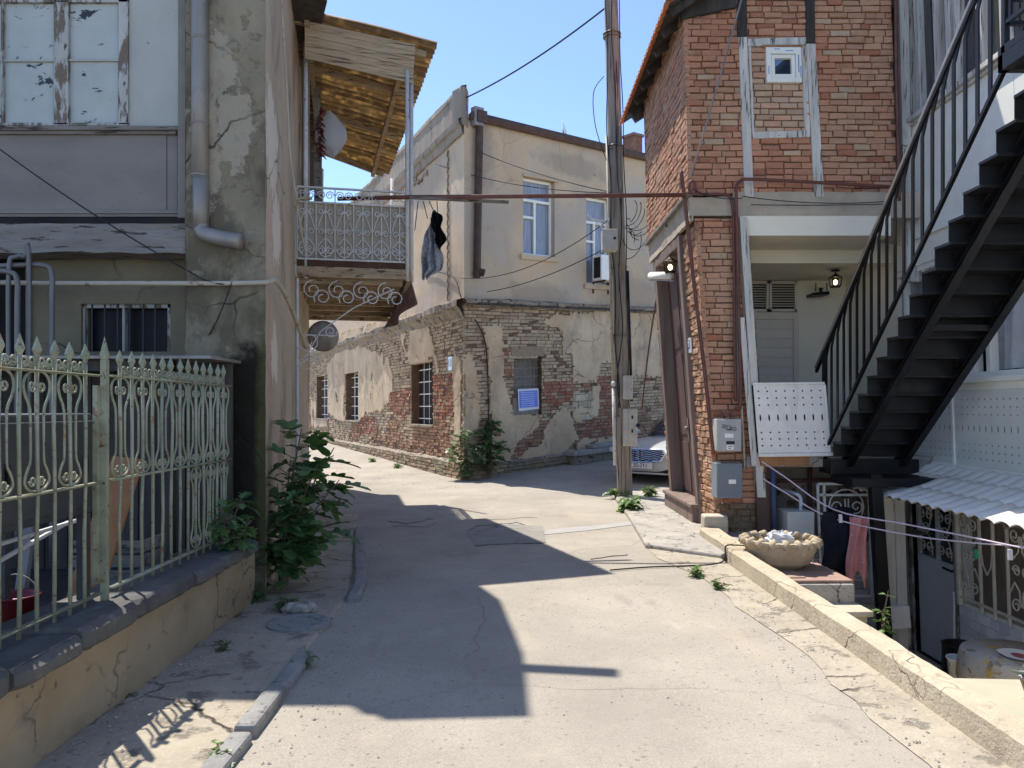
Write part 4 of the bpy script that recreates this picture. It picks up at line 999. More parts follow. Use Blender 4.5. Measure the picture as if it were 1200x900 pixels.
# plinth
g = MB()
bricks(g, LF, (0, .36), lambda z: (-.1, LLEN), (), .26, .085, .014, lambda u, z: (.44+.1*nz(u, z), .34, .23), jit=.008, dj=.012, seed=9)
for i in range(len(g.v)): g.v[i] = g.v[i]+LF.n*.12
n0 = len(g.v)
bricks(g, RF, (-.1, .28), lambda z: (-.1, 4.2), (), .26, .085, .014, lambda u, z: (.36+.1*nz(u, z), .29, .20), jit=.008, dj=.012, seed=10)
for i in range(n0, len(g.v)): g.v[i] = g.v[i]+RF.n*.10
pl_o = g.build('plinth', m_brick11, B)
# ledge between the storeys
def ledge(fr, u0, u1, n, prof, sd, am=1.0):
    rows = []
    for i in range(n+1):
        u = u0+(u1-u0)*i/n; row = []
        for k, (q, z) in enumerate(prof):
            row.append(fr.P(u, z+.035*nz(u*1.1, k*.7, sd)+.02*nz(u*5, k, sd), max(-.05, q+am*(.06*nz(u*.9, k*.3, sd+4)+.04*nz(u*4, k, sd+2)))))
        rows.append(row)
    for a, b in zip(rows[:-1], rows[1:]):
        for k in range(len(prof)-1): g.face([a[k], b[k], b[k+1], a[k+1]])
g = MB()
ledge(LF, -.1, LLEN, 220, [(.10, .30), (.11, .355), (.04, .40), (-.02, .42)], 23); ledge(RF, -.1, 4.2, 60, [(.08, .22), (.09, .275), (.03, .32), (-.02, .33)], 24); g.build('plinth_top', m_ledge, pl_o)
g = MB()
ledge(LF, -.05, LLEN, 220, [(-.04, LEDGE-.38), (.05, LEDGE-.30), (.10, LEDGE-.18), (.20, LEDGE-.10), (.22, LEDGE+.02), (.02, LEDGE+.10), (-.05, LEDGE+.12)], 3)
ledge(RF, -.05, RLEN, 150, [(-.04, LEDGE-.12), (.06, LEDGE-.09), (.13, LEDGE-.02), (.15, LEDGE+.04), (.02, LEDGE+.08), (-.05, LEDGE+.09)], 7)
g.build('ledge', m_ledge, B)
g = MB(); g.fbox(RF, -.02, RLEN, LEDGE-.075, LEDGE-.02, .10, .15); g.build('ledge_flashing', m_darktimber, B)
# upper storey
LT, RT = 8.35, 8.12
g = MB()
wall_holes(g, RF, [0, RLEN], [LEDGE, RT], Ru, 0, .18)
g.build('upper_wall', m_up11, B)
g = MB()
def luw(a, b):
    u, z = LLEN*a, LEDGE+(LT-LEDGE)*b; return LF.P(u, z, .012*nz(u*1.3, z*1.3, 9)+.006*nz(u*6, z*6)-.004)
g.grid(luw, 160, 50)
g.build('upper_wall', m_up11, B, smooth=True)
g = MB(); g.prism([c0+V((-.15, .75, 0)), LF.P(LLEN, 0, -.6), LF.P(LLEN, 0, -6), RF.P(RLEN, 0, -6), RF.P(RLEN, 0, -.4)], (0, 0, 7.9)); g.build('inner_mass', m_dark, B)
# corner strip with cracked edge, parapet on the left face
g = MB()
for k in range(34):
    z = LEDGE+.05+.125*k; w_ = .72+.03*nz(z*3, 2)+.02*math.sin(k*2.3)
    pass
ledge(LF, -.02, LLEN, 200, [(.0, LT-.62), (.05, LT-.6), (.07, LT-.45), (.13, LT-.40), (.15, LT-.30), (.07, LT-.26), (.06, LT+.32), (.09, LT+.36), (.08, LT+.46), (-.3, LT+.48), (-.32, LT-.1)], 13, .3)
g.build('parapet', m_parapet, B)
g = MB(); g.prism([RF.P(-.06, LT-.4, .01), RF.P(.12, LT-.5, .01), RF.P(.13, LT+.30, .01), RF.P(.10, LT+.40, .01), RF.P(.02, LT+.46, .01), RF.P(-.07, LT+.45, .01)], RF.n*-.4); g.build('parapet_end', m_parapet, B, bev=.03)
P1 = hrect(LF, 455, 190, 503, 226)
g = MB(); pl = hp(LF, [(452, 222), (470, 212), (487, 205), (500, 193), (503, 205), (492, 215), (470, 226), (456, 232)]); bricks(g, LF, (min(p[1] for p in pl), max(p[1] for p in pl)), lambda z: (min(p[0] for p in pl), max(p[0] for p in pl)), (), .26, .085, .014, lambda u, z: (.32, .24, .17), dj=.03, miss=.25, seed=21)
keepf = []
for f in g.f:
    q = sum((g.v[i] for i in f), V((0, 0, 0)))/len(f); x, y = proj(q)
    keepf.append(in_poly(x, y, [(452, 222), (470, 212), (487, 205), (500, 193), (503, 205), (492, 215), (470, 226), (456, 232)]))
g.f = [f for f, k in zip(g.f, keepf) if k]; g.c = [c for c, k in zip(g.c, keepf) if k]; g.m = [0]*len(g.f)
for i in range(len(g.v)): g.v[i] = g.v[i]+LF.n*.02
g.build('broken_lintel', m_brick11, B)
# raised ragged edge of the left upper plaster, close to the corner
g = MB(); pts = []
for k in range(60):
    z = LEDGE+.15+3.6*k/60; pts.append(LF.P(1.02+.035*nz(z*6, 1)+.03*math.sin(k*1.9), z, .02))
g.tube(pts, [.02+.012*nz(k, 3) for k in range(60)], 5); g.build('plaster_edge', m_ledge, B)
# windows
def window(fr, h, nm, frame_m, pane_m, depth, fw=.07, mull=(), trans=(), sill=None):
    u0, u1, z0, z1 = h; g = MB()
    for a in ((u0, u0+fw, z0, z1), (u1-fw, u1, z0, z1), (u0+fw, u1-fw, z0, z0+fw), (u0+fw, u1-fw, z1-fw, z1)): g.fbox(fr, *a, -depth-.05, -depth)
    for m_ in mull: u = u0+(u1-u0)*m_[0]; g.fbox(fr, u-fw*.5, u+fw*.5, z0+(z1-z0)*m_[1]+(fw if m_[1] == 0 else 0), z0+(z1-z0)*m_[2]-(fw if m_[2] == 1 else 0), -depth-.047, -depth+.006)
    for t_ in trans: z = z0+(z1-z0)*t_[0]; g.fbox(fr, u0+(u1-u0)*t_[1]+(fw if t_[1] == 0 else 0), u0+(u1-u0)*t_[2]-(fw if t_[2] == 1 else 0), z-fw*.5, z+fw*.5, -depth-.044, -depth+.012)
    w_ = g.build(nm, frame_m, B, bev=.005)
    g = MB(); g.fbox(fr, u0, u1, z0, z1, -depth-.10, -depth-.035-.02); g.build('pane', pane_m, w_)
    return w_
m_curtwin = surf('curtain behind glass', [(.3, (.16, .175, .20)), (.7, (.36, .375, .40))], 4, stretch=(5, 5, .4), rough=.12, bump=0, spec=.8)
for h in Ru:
    w_ = window(RF, h, 'upper_window', m_white, m_curtwin, .12, .065, mull=((.46, 0, .72),), trans=((.72, 0, 1), (.5, 0, .42)))
    g = MB(); g.fbox(RF, h[0]-.1, h[1]+.12, h[2]-.12, h[2], -.1, .06); g.fbox(RF, h[0]-.02, h[1]+.1, h[3], h[3]+.06, -.1, .05); g.build('sill', m_up11, w_, bev=.01)
for i, h in enumerate(Lw):
    w_ = window(LF, h, 'barred_window', m_white if i == 0 else m_railwhite, m_glass, .32, .05, trans=((.78, 0, 1),))
    g = MB(); n = 3
    for k in range(n): u = h[0]+(h[1]-h[0])*(k+1)/(n+1); g.tube([LF.P(u, h[2], -.22), LF.P(u, h[3], -.22)], .012, 6)
    for k in range(5): z = h[2]+(h[3]-h[2])*(k+.5)/5; g.fbox(LF, h[0], h[1], z-.012, z+.012, -.24, -.215)
    g.build('window_bars', m_whitemetal, w_)
    g = MB(); g.fbox(LF, h[0]-.06, h[1]+.06, h[2]-.05, h[2]+.012, -.3, .05); g.build('sill', m_ledge, w_, bev=.012)
h = Rw[0]
w_ = window(RF, h, 'screened_window', m_oldbeam, surf('dusty mesh screen', [(.3, (.15, .13, .11)), (.7, (.26, .235, .20))], 3, stretch=(1, 1, 2), rough=.7, bump=.2), .16, .06)
g = MB()
for k in range(5): u = h[0]+(h[1]-h[0])*(k+1)/6; g.tube([RF.P(u, h[2], -.1), RF.P(u, h[3], -.1)], .009, 6)
for k in range(7): z = h[2]+(h[3]-h[2])*(k+.6)/7; g.tube([RF.P(h[0], z, -.095), RF.P(h[1], z+.01, -.095)], .008, 5)
g.build('window_bars', surf('grey bars', [(.3, (.22, .20, .18)), (.7, (.33, .30, .27))], 5), w_)
g = MB()
for k in range(9):
    t = (k-4)/4.5; u = (h[0]+h[1])/2+t*.5; g.fpoly(RF, [(u-.06, h[3]+.01), (u+.06, h[3]+.01), (u+.06+t*.06, h[3]+.25), (u-.06+t*.06, h[3]+.25)], -.02, .012, (.40, .30, .21))
g.build('brick_arch', m_brick11, w_)
g = MB(); a = hrect(RF, 607, 484, 635, 491); g.fbox(RF, h[0]+.05, h[1]-.02, h[2]-.02, h[2]+.42, -.14, -.1); g.build('sill_board', surf('grey board', [(.3, (.24, .21, .17)), (.7, (.33, .29, .24))], 4), w_)
# blue poster
po = RF
a = [RF.hit(*p, n=-.06) for p in ((607, 456), (631, 455), (632, 479), (608, 482))]
g = MB(); g.fpoly(RF, a, -.07, -.062)
m_post = surf('faded blue poster', [(.3, (.10, .15, .55)), (.7, (.20, .27, .72))], 3, stretch=(1, 1, 6), rough=.5, bump=.05, layers=[dict(s=6, lo=.6, hi=.68, c=(.40, .46, .80), st=(.4, .4, 9), amt=.6)])
ps_ = g.build('poster', paint('poster paper', (.68, .69, .74), .6, .03, .05))
tag(ps_, 'blue poster with white border fixed over the lower part of the screened window', 'poster')
cpt = lambda s, t: (V((*a[0], 0))*(1-s)*(1-t)+V((*a[1], 0))*s*(1-t)+V((*a[2], 0))*s*t+V((*a[3], 0))*(1-s)*t)
pq = [cpt(.05, .10), cpt(.94, .09), cpt(.93, .88), cpt(.05, .86)]
g = MB(); g.fpoly(RF, [(p.x, p.y) for p in pq], -.061, -.059); o = g.build('printed_sheet', m_post, ps_); o.location = -ps_.location
g = MB()
for k in range(7):
    t = .17+.1*k; p, q = cpt(.12, t), cpt(.78, t); g.fbox(RF, p.x, q.x, p.y-.012, p.y+.008, -.0585, -.0575)
o = g.build('pale_stripes', paint('pale blue ink', (.42, .50, .85), .6, .05, .0), ps_); o.location = -ps_.location
# number plate 11
nb = thing('number_plate', 'white house number plate reading 11 on the corner house', 'sign', LF.P(.35, 2.4, .03))
u, z = LF.hit(529, 426); g = MB(); g.fbox(LF, u-.13, u+.13, z-.16, z+.16, .02, .04); g.build('plate', m_sign, nb, bev=.004)
text_mesh('11', .26, LF.P(u, z, .042), -LF.u, (0, 0, 1), 'numerals', m_navy, nb)
nb.location = V(nb.location)
# gutter, downpipe, roof
g = MB()
for i in range(30): pass
gp = lambda u, z, n: RF.P(u, z, n)
pr = [(.02, .06), (.16, .10), (.17, .0), (.12, -.08), (.03, -.07)]
g.mesh([gp(u, RT+z, n) for u in (.1, RLEN+.3) for n, z in pr], [(k, (k+1) % 5, 5+(k+1) % 5, 5+k) for k in range(5)]+[(4, 3, 2, 1, 0), (5, 6, 7, 8, 9)])
g.build('gutter', m_gutter, B, bev=.006)
u1, zt = RF.hit(560, 132); _, zb = RF.hit(557, 318)
g = MB(); g.tube(smooth_path([RF.P(.35, RT+.02, .14), RF.P(.36, RT-.3, .1), RF.P(.30, zb+.1, .09), RF.P(.31, zb, .1), RF.P(.42, zb-.06, .2)], 5), .085, 10); g.obox(RF.P(.22, RT-.12, .03), RF.u*.26, RF.n*.2, (0, 0, .26)); g.build('downpipe', m_gutter, B, smooth=False)
g = MB(); g.fbox(RF, .16, .42, RT-.2, RT+.22, .03, .19); g.build('rain_head', m_zinc, B, bev=.01)
g = MB()
nr = 34
for i in range(nr):
    u = .2+(RLEN-.1)*i/nr
    for k in range(9):
        if u < .25+.14*k: continue
        n0, n1 = .0-.42*k, .0-.42*(k+1)-.05; z0, z1 = RT-.01+.045*k, RT-.01+.045*(k+1)+.02
        p, q = RF.P(u, z0+.04, n0), RF.P(u, z1+.01, n1); g.tube([p, q], [.10, .09], 8)
g.build('tile_roof', m_oldtile, B, smooth=True)
g = MB(); u, z = RF.hit(743, 165, n=-1.6); g.fbox(RF, u-.02, u+.38, RT, z+.17, -2.0, -1.6, (.30, .15, .10)); g.fbox(RF, u-.06, u+.42, z+.17, z+.25, -2.04, -1.56, (.32, .2, .15)); g.build('chimney', m_brick11, B)
g = MB()
for uu in (RLEN-2.9, RLEN-2.4): g.bar(RF.P(uu-.4, RT-.45, .0), RF.P(uu+.2, RT-.05, .2), .05, .05)
g.build('roof_struts', m_darktimber, B)
# rooftop dish
u, z = RF.hit(660, 160, n=-.9); p = RF.P(u, RT+.25, -.9)
di = thing('satellite_dish', 'small white satellite dish on the tiled roof of the corner house', 'dish', p)
g = MB(); g.lathe([(0, 0), (.12, .015), (.24, .05), (.25, .055), (.12, .03), (0, .015)], p+V((0, 0, .38)), 24, (.95, -.25, .3)); g.build('reflector', m_white, di, smooth=True)
g = MB(); g.tube([p, p+V((0, 0, .4))], .02, 8); g.tube([p+V((0, 0, .3)), p+V((-.55, .1, .42))], .012, 6); g.build('mount', m_zinc, di)
# air conditioner
u0, u1, z0, z1 = hrect(RF, 691, 302, 716, 331)
ac = thing('air_conditioner', 'white air conditioner unit on brackets under the right upper window', 'air conditioner', RF.P((u0+u1)/2, z0-.1, .2))
u1 = u0+.8
g = MB(); g.fbox(RF, u0, u1, z0, z1, .10, .42); g.build('casing', m_white, ac, bev=.02)
g = MB(); cc = RF.P(u0+.50, (z0+z1)/2, .422)
g.lathe([(.0, .0), (.22, .0), (.22, .006), (0, .006)], cc, 24, RF.n); g.fbox(RF, u0-.004, u0-.001, z0+.06, z1-.06, .15, .38); g.build('fan_recess', m_black, ac)
g = MB()
for k in range(5): r_ = .05+.04*k; g.tube([cc+RF.n*.012+RF.u*r_*math.cos(t)+V((0, 0, r_*math.sin(t))) for t in lin(0, 2*PI, 24)], .004, 4)
g.build('fan_grille', m_zinc, ac)
g = MB()
for uu in (u0+.1, u1-.14): g.fbox(RF, uu, uu+.04, z0-.04, z0-.002, 0, .44); g.fbox(RF, uu, uu+.04, z0-.3, z0-.04, 0.0, .035)
g.build('brackets', m_gutter, ac)
# stone step bench at the wall
st = thing('stone_step', 'broken stone step at the foot of the corner house right face', 'step', RF.P(4.6, .05, .3))
a = RF.hit(662, 524)[0]; b2 = RF.hit(728, 520)[0]
g = MB(); g.fbox(RF, a, b2, -.25, .24, .02, .34); g.build('riser', m_ledge, st, bev=.02)
g = MB(); g.fbox(RF, a-.06, b2-.3, .24, .36, .02, .42); g.fbox(RF, a+.7, b2+.2, .36, .47, .02, .3); g.build('tread', m_conc, st, bev=.03)
# dark crack and cable down the brick corner
g = MB(); pts = [RF.hit(*p, n=.04) for p in ((556, 374), (562, 384), (568, 400), (571, 430), (572, 480), (572, 550))]
g.tube(smooth_path([RF.P(u, z, .05) for u, z in pts], 5), .014, 6); tag(g.build('wall_cable', m_rubber), 'dark cable running down the brick corner beside the wall shrub', 'cable')
# small wires on the upper plaster
g = MB()
for P in ([(497, 316), (510, 318), (532, 326), (541, 352)], ):
    g.tube(smooth_path([LF.P(*LF.hit(*p, n=.03), .03) for p in P], 5), .012, 5)
tag(g.build('wall_cable', m_rubber), 'short bent black cable on the left upper plaster of the corner house', 'cable')
# shrubs at the corner
p = on_g(548, 563); bush('wall_shrub', 'pale green sunlit shrub growing at the foot of the brick corner', 'shrub', (p.x, p.y, 0), [(-.35, -.05, .75), (-.1, -.1, 1.15), (.2, -.1, .8), (-.55, .05, .6), (.05, -.2, .55), (.35, -.1, .6), (-.2, 0, 1.0)], .17, 40, 'fig', m_shrub, 31)
p = on_g(573, 561); bush('wall_shrub', 'dark green shaded shrub climbing the wall right of the brick corner', 'shrub', (p.x, p.y, 0), [(.02, 0, 1.35), (.2, -.1, .8), (-.15, -.1, 1.1), (.35, -.1, .75), (-.3, -.15, .8), (.1, .1, 1.35)], .16, 42, 'fig', m_fig, 32)
for px, py, s, nm in ((436, 543, .16, 'left one of two tiny green weeds at the sunlit foot of the brick wall'), (466, 549, .16, 'right one of two tiny green weeds at the sunlit foot of the brick wall')): tuft(px, py, s, 8, px, nm, m_weed, group='weeds along the corner house plinth')

# ------------------------------------------------------------------ utility pole and its boxes
pb_ = on_g(733, 584); PY = pb_.y
def pole_at(py): return at(732.5+(716-732.5)*(584-py)/584, py, PY)
P = thing('utility_pole', 'leaning weathered wooden utility pole wrapped with black cables', 'utility pole', pb_)
g = MB()
ys_ = [590, 540, 480, 400, 300, 200, 100, 0, -60]
def ptube(ys_, r0, r1, n=14):
    pts = [pole_at(y) for y in ys_]; m = len(pts); rr = [r0+(r1-r0)*i/(m-1) for i in range(m)]
    g.tube(pts, rr, n)
ptube([498, 470, 400, 300, 200, 100, 0, -60], .140, .118)
g.build('shaft', m_poleskin, P, smooth=True)
g = MB(); 
for dx, ww, yt in ((-.075, .13, 488), (.06, .12, 505), (-.01, .13, 480)):
    a, b = pole_at(594)+V((dx, -.06-.1*abs(dx), -.1)), pole_at(yt)+V((dx*.8, -.07, 0)); g.bar(a, b, ww, .16, (0, 1, 0))
a, b = pole_at(590), pole_at(495); g.tube([a, b], .13, 12)
g.build('stump_posts', m_poleskin, P, bev=.012)
g = MB(); 
for y in (40, 44, 172, 176, 392, 395, 497, 313): g.lathe([(.158, -.006), (.163, 0), (.158, .006)], pole_at(y), 16)
g.build('wire_bands', m_zinc, P)
g = MB()
for k, (ph, sd) in enumerate(((.3, 1), (1.1, 2), (2.0, 3))):
    pts = []
    for y in range(-50, 500, 22):
        an = -PI/2+.9*nz(y*.01, sd*3)+ph-1.1; pts.append(pole_at(y)+V((math.cos(an)*.165, math.sin(an)*.165, 0)))
    g.tube(smooth_path(pts, 3), .009, 5)
pts = [pole_at(90)+V((-.17, -.02, 0)), pole_at(110)+V((-.36, -.05, 0)), pole_at(150)+V((-.34, -.05, 0)), pole_at(190)+V((-.16, -.05, 0))]; g.tube(smooth_path(pts, 6), .008, 5)
g.tube([pole_at(318)+V((.15, -.05, 0)), pole_at(470)+V((.16, -.05, 0))], .025, 8)
r = random.Random(9)
for k in range(9):
    c = pole_at(275+r.uniform(-20, 40))+V((.16, -.14, 0)); R1 = r.uniform(.08, .2); t0 = r.uniform(0, 6)
    g.tube([c+V((R1*.7*math.cos(t0+t)+.06*t, -.03*math.sin(2*t), R1*math.sin(t0+t)+.05*t)) for t in lin(0, r.uniform(3, 5.5), 14)], .007, 5)
g.build('cables', m_rubber, P, smooth=True)
g = MB(); g.tube([pole_at(455)+V((-.16, -.05, 0)), pole_at(300)+V((-.155, -.05, 0)), pole_at(160)+V((-.15, -.04, 0))], .022, 8); g.build('pale_conduit', m_paleppipe, P, smooth=True)
g = MB(); g.tube([pole_at(545)+V((-.17, -.08, 0)), pole_at(455)+V((-.155, -.08, 0))], .035, 10); g.sphere(pole_at(450)+V((-.155, -.08, 0)), .05, 10); g.build('white_conduit', m_railwhite, P, smooth=True)
g = MB()
for k in range(5):
    z = 258+3*k; g.tube(sag(pole_at(258)+V((-.15, -.1, 0)), pole_at(z-20)+V((-.75+.1*k, -.3, -.1-.04*k)), .12), .006, 5)
for pts in ([(742, 275), (760, 280), (772, 302), (768, 330)], [(741, 262), (756, 273), (775, 272)], [(741, 285), (757, 295), (771, 294)]):
    g.tube(smooth_path([at(x, y, PY-.1) for x, y in pts], 6), .007, 5)
g.build('thin_wires', m_whitecable, P)
def box_on_pole(nm, lab, x0, y0, x1, y1, dep, mat, dY):
    t = thing(nm, lab, 'meter box', at((x0+x1)/2, y1, PY-dY), 'meter boxes on the utility pole')
    g = MB(); g.prism([at(x, y, PY-dY) for x, y in ((x0, y0), (x1, y0), (x1, y1), (x0, y1))], (0, dep, 0)); g.build('casing', mat, t, bev=.012)
    return t
def door_on(t, x0, y0, x1, y1, dY, mat): g = MB(); g.prism([at(x, y, PY-dY-.012) for x, y in ((x0, y0), (x1, y0), (x1, y1), (x0, y1))], (0, .011, 0)); return g.build('door', mat, t, bev=.004)
m_box = paint('grey beige box paint', (.46, .45, .40), .5, .12, .1, rust=(.2, .13, .08), rlo=.66, rhi=.72)
t = box_on_pole('meter_box', 'pale green grey meter box high on the pole beside the tangle of wires', 706, 268, 724, 293, .22, m_box, .38)
door_on(t, 707, 269, 723, 292, .38, m_box)
g = MB(); g.sphere(at(720.5, 279, PY-.4), .025, 8); g.build('lock', m_black, t)
t = box_on_pole('meter_box', 'smaller cream meter box mounted midway up the pole above the larger one', 731, 440, 741.5, 468, .16, m_box, .3)
door_on(t, 736, 441, 741, 467, .3, m_box)
t = box_on_pole('meter_box', 'larger cream meter box with padlock low on the pole in front of the car', 731, 479, 747, 523, .2, m_box, .3)
d_ = door_on(t, 737, 480, 746.5, 522, .3, m_box)
g = MB(); g.sphere(at(748, 499, PY-.33), .03, 8); g.tube([at(745, 499, PY-.33), at(748, 496, PY-.33), at(751, 499, PY-.33)], .008, 6); g.build('padlock', m_black, d_)
g = MB()
for y in (487, 503): g.prism([at(x, yy, PY-.316) for x, yy in ((740, y), (742, y), (742, y+4), (740, y+4))], (0, .004, 0))
g.build('window_slots', m_black, d_)
tuft(735, 600, .26, 10, 41, 'bright green weeds at the foot of the utility pole'); tuft(722, 584, .2, 6, 42, 'slender weed growing up the left side of the pole foot')
tuft(762, 582, .2, 8, 43, 'small leafy weed on the raised pavement in front of the car', z=.05)
tuft(818, 676, .1, 12, 44, 'low green weed patch in the road by the cable end'); tuft(843, 690, .08, 8, 45, 'small weed at the foot of the pale low wall')

# overhead wires
def wire(a, b, s, r_, lab, mat=None, grp=None):
    g = MB(); g.tube(sag(a, b, s, 20), r_, 5); return tag(g.build('overhead_wire', mat or m_rubber), lab, 'wire', grp)
wire(pole_at(4), RF.P(.05, 8.55, .0), .12, .016, 'thick dark green cable from the pole top to the roof corner of the corner house')
wire(pole_at(228)+V((-.1, -.1, 0)), LF.P(1.6, 7.5, .1), .15, .009, 'wire sagging from the pole past the first upper window to the corner house edge')
wire(at(740, 230, 13.7), LF.P(2.2, 8.6, .1), .2, .009, 'wire crossing the upper facade just above the first window')
wire(pole_at(292)+V((-.2, -.2, 0)), RF.P(.5, 4.2, .2), .12, .009, 'lower wire sloping from the meter box down to the ledge of the corner house')
wire(pole_at(262)+V((-.2, -.2, 0)), at(540, 326, 16.9), .3, .008, 'wire sagging below the upper windows to the plaster corner')
# pipe across the street and its laundry
YP = 9.38
pp = MB(); a, b = at(396, 233, YP+.3), at(803, 228.5, YP); pp.tube([a, at(480, 231, YP+.2), b], .026, 10)
tag(pp.build('overhead_pipe', m_redpipe, smooth=True), 'long red brown pipe crossing the street from the balcony to the brick house', 'pipe')
cbar = thing('clothes_bar', 'short wooden bar with cords tied under the overhead pipe beside the balcony', 'bar', at(540, 236, YP+.2))
g = MB(); g.bar(at(480, 231.5, YP+.12), at(596, 237, YP+.3), .05, .03); g.build('bar', m_oldbeam, cbar)
def rag(nm, lab, x0, x1, y0, y1, Y, mat, seed, taper):
    g = MB()
    def f(a, b):
        t = taper(b); px = (x0+x1)/2+(a-.5)*(x1-x0)*t[0]+t[1]; return at(px, y0+(y1-y0)*b, Y)+V((.012*math.sin(b*13+a*5), .05*math.sin(a*16+seed+b*2)*(.3+b)+.03*math.sin(a*7+b*9), .02*math.sin(a*11+seed)*b))
    g.grid(f, 36, 30); o = g.build(nm, mat, smooth=True, solid=.012); tag(o, lab, 'laundry'); return o
def ramp(L): 
    def f(b):
        for (b0, v0, s0), (b1, v1, s1) in zip(L[:-1], L[1:]):
            if b <= b1: k = (b-b0)/(b1-b0); k = k*k*(3-2*k); return v0+(v1-v0)*k, s0+(s1-s0)*k
        return L[-1][1:]
    return f
rag('black_garment', 'small black garment hanging in the air beside the balcony', 503, 521, 247, 291, 10.4, cloth('black cloth', (.008, .008, .01)), 1, ramp([(0, .25, -3), (.12, .75, -1), (.4, .62, 0), (.75, .66, 4), (1, .2, 3)]))
rag('patterned_shirt', 'grey blue patterned shirt hanging below the overhead pipe beside the balcony', 492, 518, 255, 326, 10.5, cloth('patterned grey cloth', (.33, .34, .37), .65, .1, 30), 4, ramp([(0, .1, 1), (.3, .5, 0), (.65, .95, 1), (.85, .85, 2), (1, .35, -6)]))
for (x0, y0, x1, y1) in ((503, 236, 509, 249), (496, 236, 501, 256), (512, 236, 513, 250), (490, 236, 486, 270)):
    g = MB(); g.tube([at(x0, y0, 9.6), at(x1, y1, 10.3)], .006, 5); g.build('cord', m_rubber, cbar)

# ------------------------------------------------------------------ parked car behind the pole
CAR = thing('parked_car', 'white saloon car parked nose forward behind the utility pole', 'car', (0, 0, 0))
fc = V((2.62, 15.45, gz(2.5, 15.4)+.0)); hd = V((-.62, -.78, 0)).normalized(); lf = V((-hd.y, hd.x, 0))
CAR.location = fc-hd*2.2
def cp(x, y, z): return fc+hd*x+lf*y+V((0, 0, z))
m_carp, nt, bs = new_mat('white car paint'); bs.inputs['Base Color'].default_value = (.47, .47, .46, 1); bs.inputs['Roughness'].default_value = .25; bs.inputs['Coat Weight'].default_value = .6
m_chrome = paint('chrome trim', (.62, .62, .64), .15, .03, 0, metallic=1)
def loft(secs, mat, nm, parent, sub=1, mirror=True):
    g = MB(); rows = []
    for (x, pr) in secs: rows.append([cp(x, -y, z) for y, z in pr]+[cp(x, y, z) for y, z in reversed(pr)])
    m = len(rows[0])
    for a, b in zip(rows[:-1], rows[1:]):
        for k in range(m): g.face([a[k], a[(k+1) % m], b[(k+1) % m], b[k]])
    g.face(rows[0][::-1]); g.face(rows[-1])
    # merge
    o = g.build(nm, mat, parent, smooth=True)
    bm = bmesh.new(); bm.from_mesh(o.data); bmesh.ops.remove_doubles(bm, verts=bm.verts, dist=.001); bmesh.ops.recalc_face_normals(bm, faces=bm.faces); bm.to_mesh(o.data); bm.free()
    if sub: md = o.modifiers.new('sub', 'SUBSURF'); md.levels = sub; md.render_levels = sub
    return o
import bmesh
def sec(w_, zb, zt, zc): return [(w_*.80, zb), (w_*.97, zb+.08), (w_, (zb+zt)/2), (w_*.95, zt-.06), (w_*.80, zt), (w_*.4, zc), (0.02, zc+.01)]
loft([(.02, sec(.60, .26, .60, .62)), (-.03, sec(.70, .22, .68, .71)), (-.2, sec(.82, .2, .74, .79)), (-.6, sec(.88, .2, .84, .88)), (-1.1, sec(.89, .2, .90, .94)), (-1.5, sec(.89, .2, .92, .95)), (-2.6, sec(.89, .2, .93, .96)), (-3.6, sec(.88, .22, .95, 1.0)), (-4.3, sec(.84, .25, .93, .98)), (-4.5, sec(.74, .3, .8, .84))], m_carp, 'body', CAR, 2)
def csec(w_, zb, zt): return [(w_, zb), (w_*.97, zb+.2*(zt-zb)), (w_*.86, zb+.85*(zt-zb)), (w_*.78, zt), (.3, zt+.03), (0.02, zt+.035)]
loft([(-1.25, csec(.78, .88, .92)), (-1.95, csec(.78, .9, 1.38)), (-2.5, csec(.78, .9, 1.43)), (-3.2, csec(.77, .92, 1.38)), (-3.95, csec(.72, .94, .99))], m_glass, 'windows', CAR, 2)
loft([(-1.88, [(.66, 1.335), (.62, 1.40), (.3, 1.435), (.02, 1.44)]), (-2.5, [(.68, 1.38), (.63, 1.445), (.3, 1.475), (.02, 1.48)]), (-3.25, [(.66, 1.335), (.61, 1.395), (.3, 1.43), (.02, 1.435)])], m_carp, 'roof', CAR, 1)
def wheel(x, y):
    c = cp(x, y, .32); ax = lf*(1 if y > 0 else -1)
    g = MB(); g.lathe([(.2, -.1), (.30, -.1), (.325, -.07), (.325, .06), (.30, .1), (.21, .1), (.2, .06)], c, 28, ax); w_ = g.build('wheel', m_rubber, CAR, smooth=True)
    g = MB(); g.lathe([(.0, .075), (.05, .08), (.06, .06), (.19, .05), (.205, .085), (.21, .06)], c, 24, ax); g.build('rim', m_zinc, w_, smooth=True)
for x in (-.85, -3.6):
    for y in (-.79, .79): wheel(x, y)
g = MB(); g.prism([cp(.045-.03*abs(y)*2, y, z) for y, z in ((-.46, .70), (.46, .70), (.50, .62), (.40, .50), (.2, .47), (-.2, .47), (-.40, .50), (-.50, .62))], hd*-.1); gr = g.build('grille', m_black, CAR)
g = MB()
for k in range(6):
    z = .50+.036*k; w_ = .40+.1*math.sin(k/5*PI*.6); g.tube([cp(.055-.07*abs(y), y, z+.012*math.sin(y*40)) for y in lin(-w_, w_, 24)], .007, 5)
g.tube([cp(.05-.07*abs(y), y, z) for y, z in ((-.46, .705), (0, .712), (.46, .705), (.51, .62), (.41, .49), (.2, .458), (-.2, .458), (-.41, .49), (-.51, .62), (-.46, .705))], .013, 6)
g.build('grille_bars', m_chrome, gr)
g = MB(); g.prism([cp(.075, y, z) for y, z in ((-.26, .33), (.26, .33), (.26, .445), (-.26, .445))], hd*.012); pt = g.build('licence_plate', m_sign, CAR)
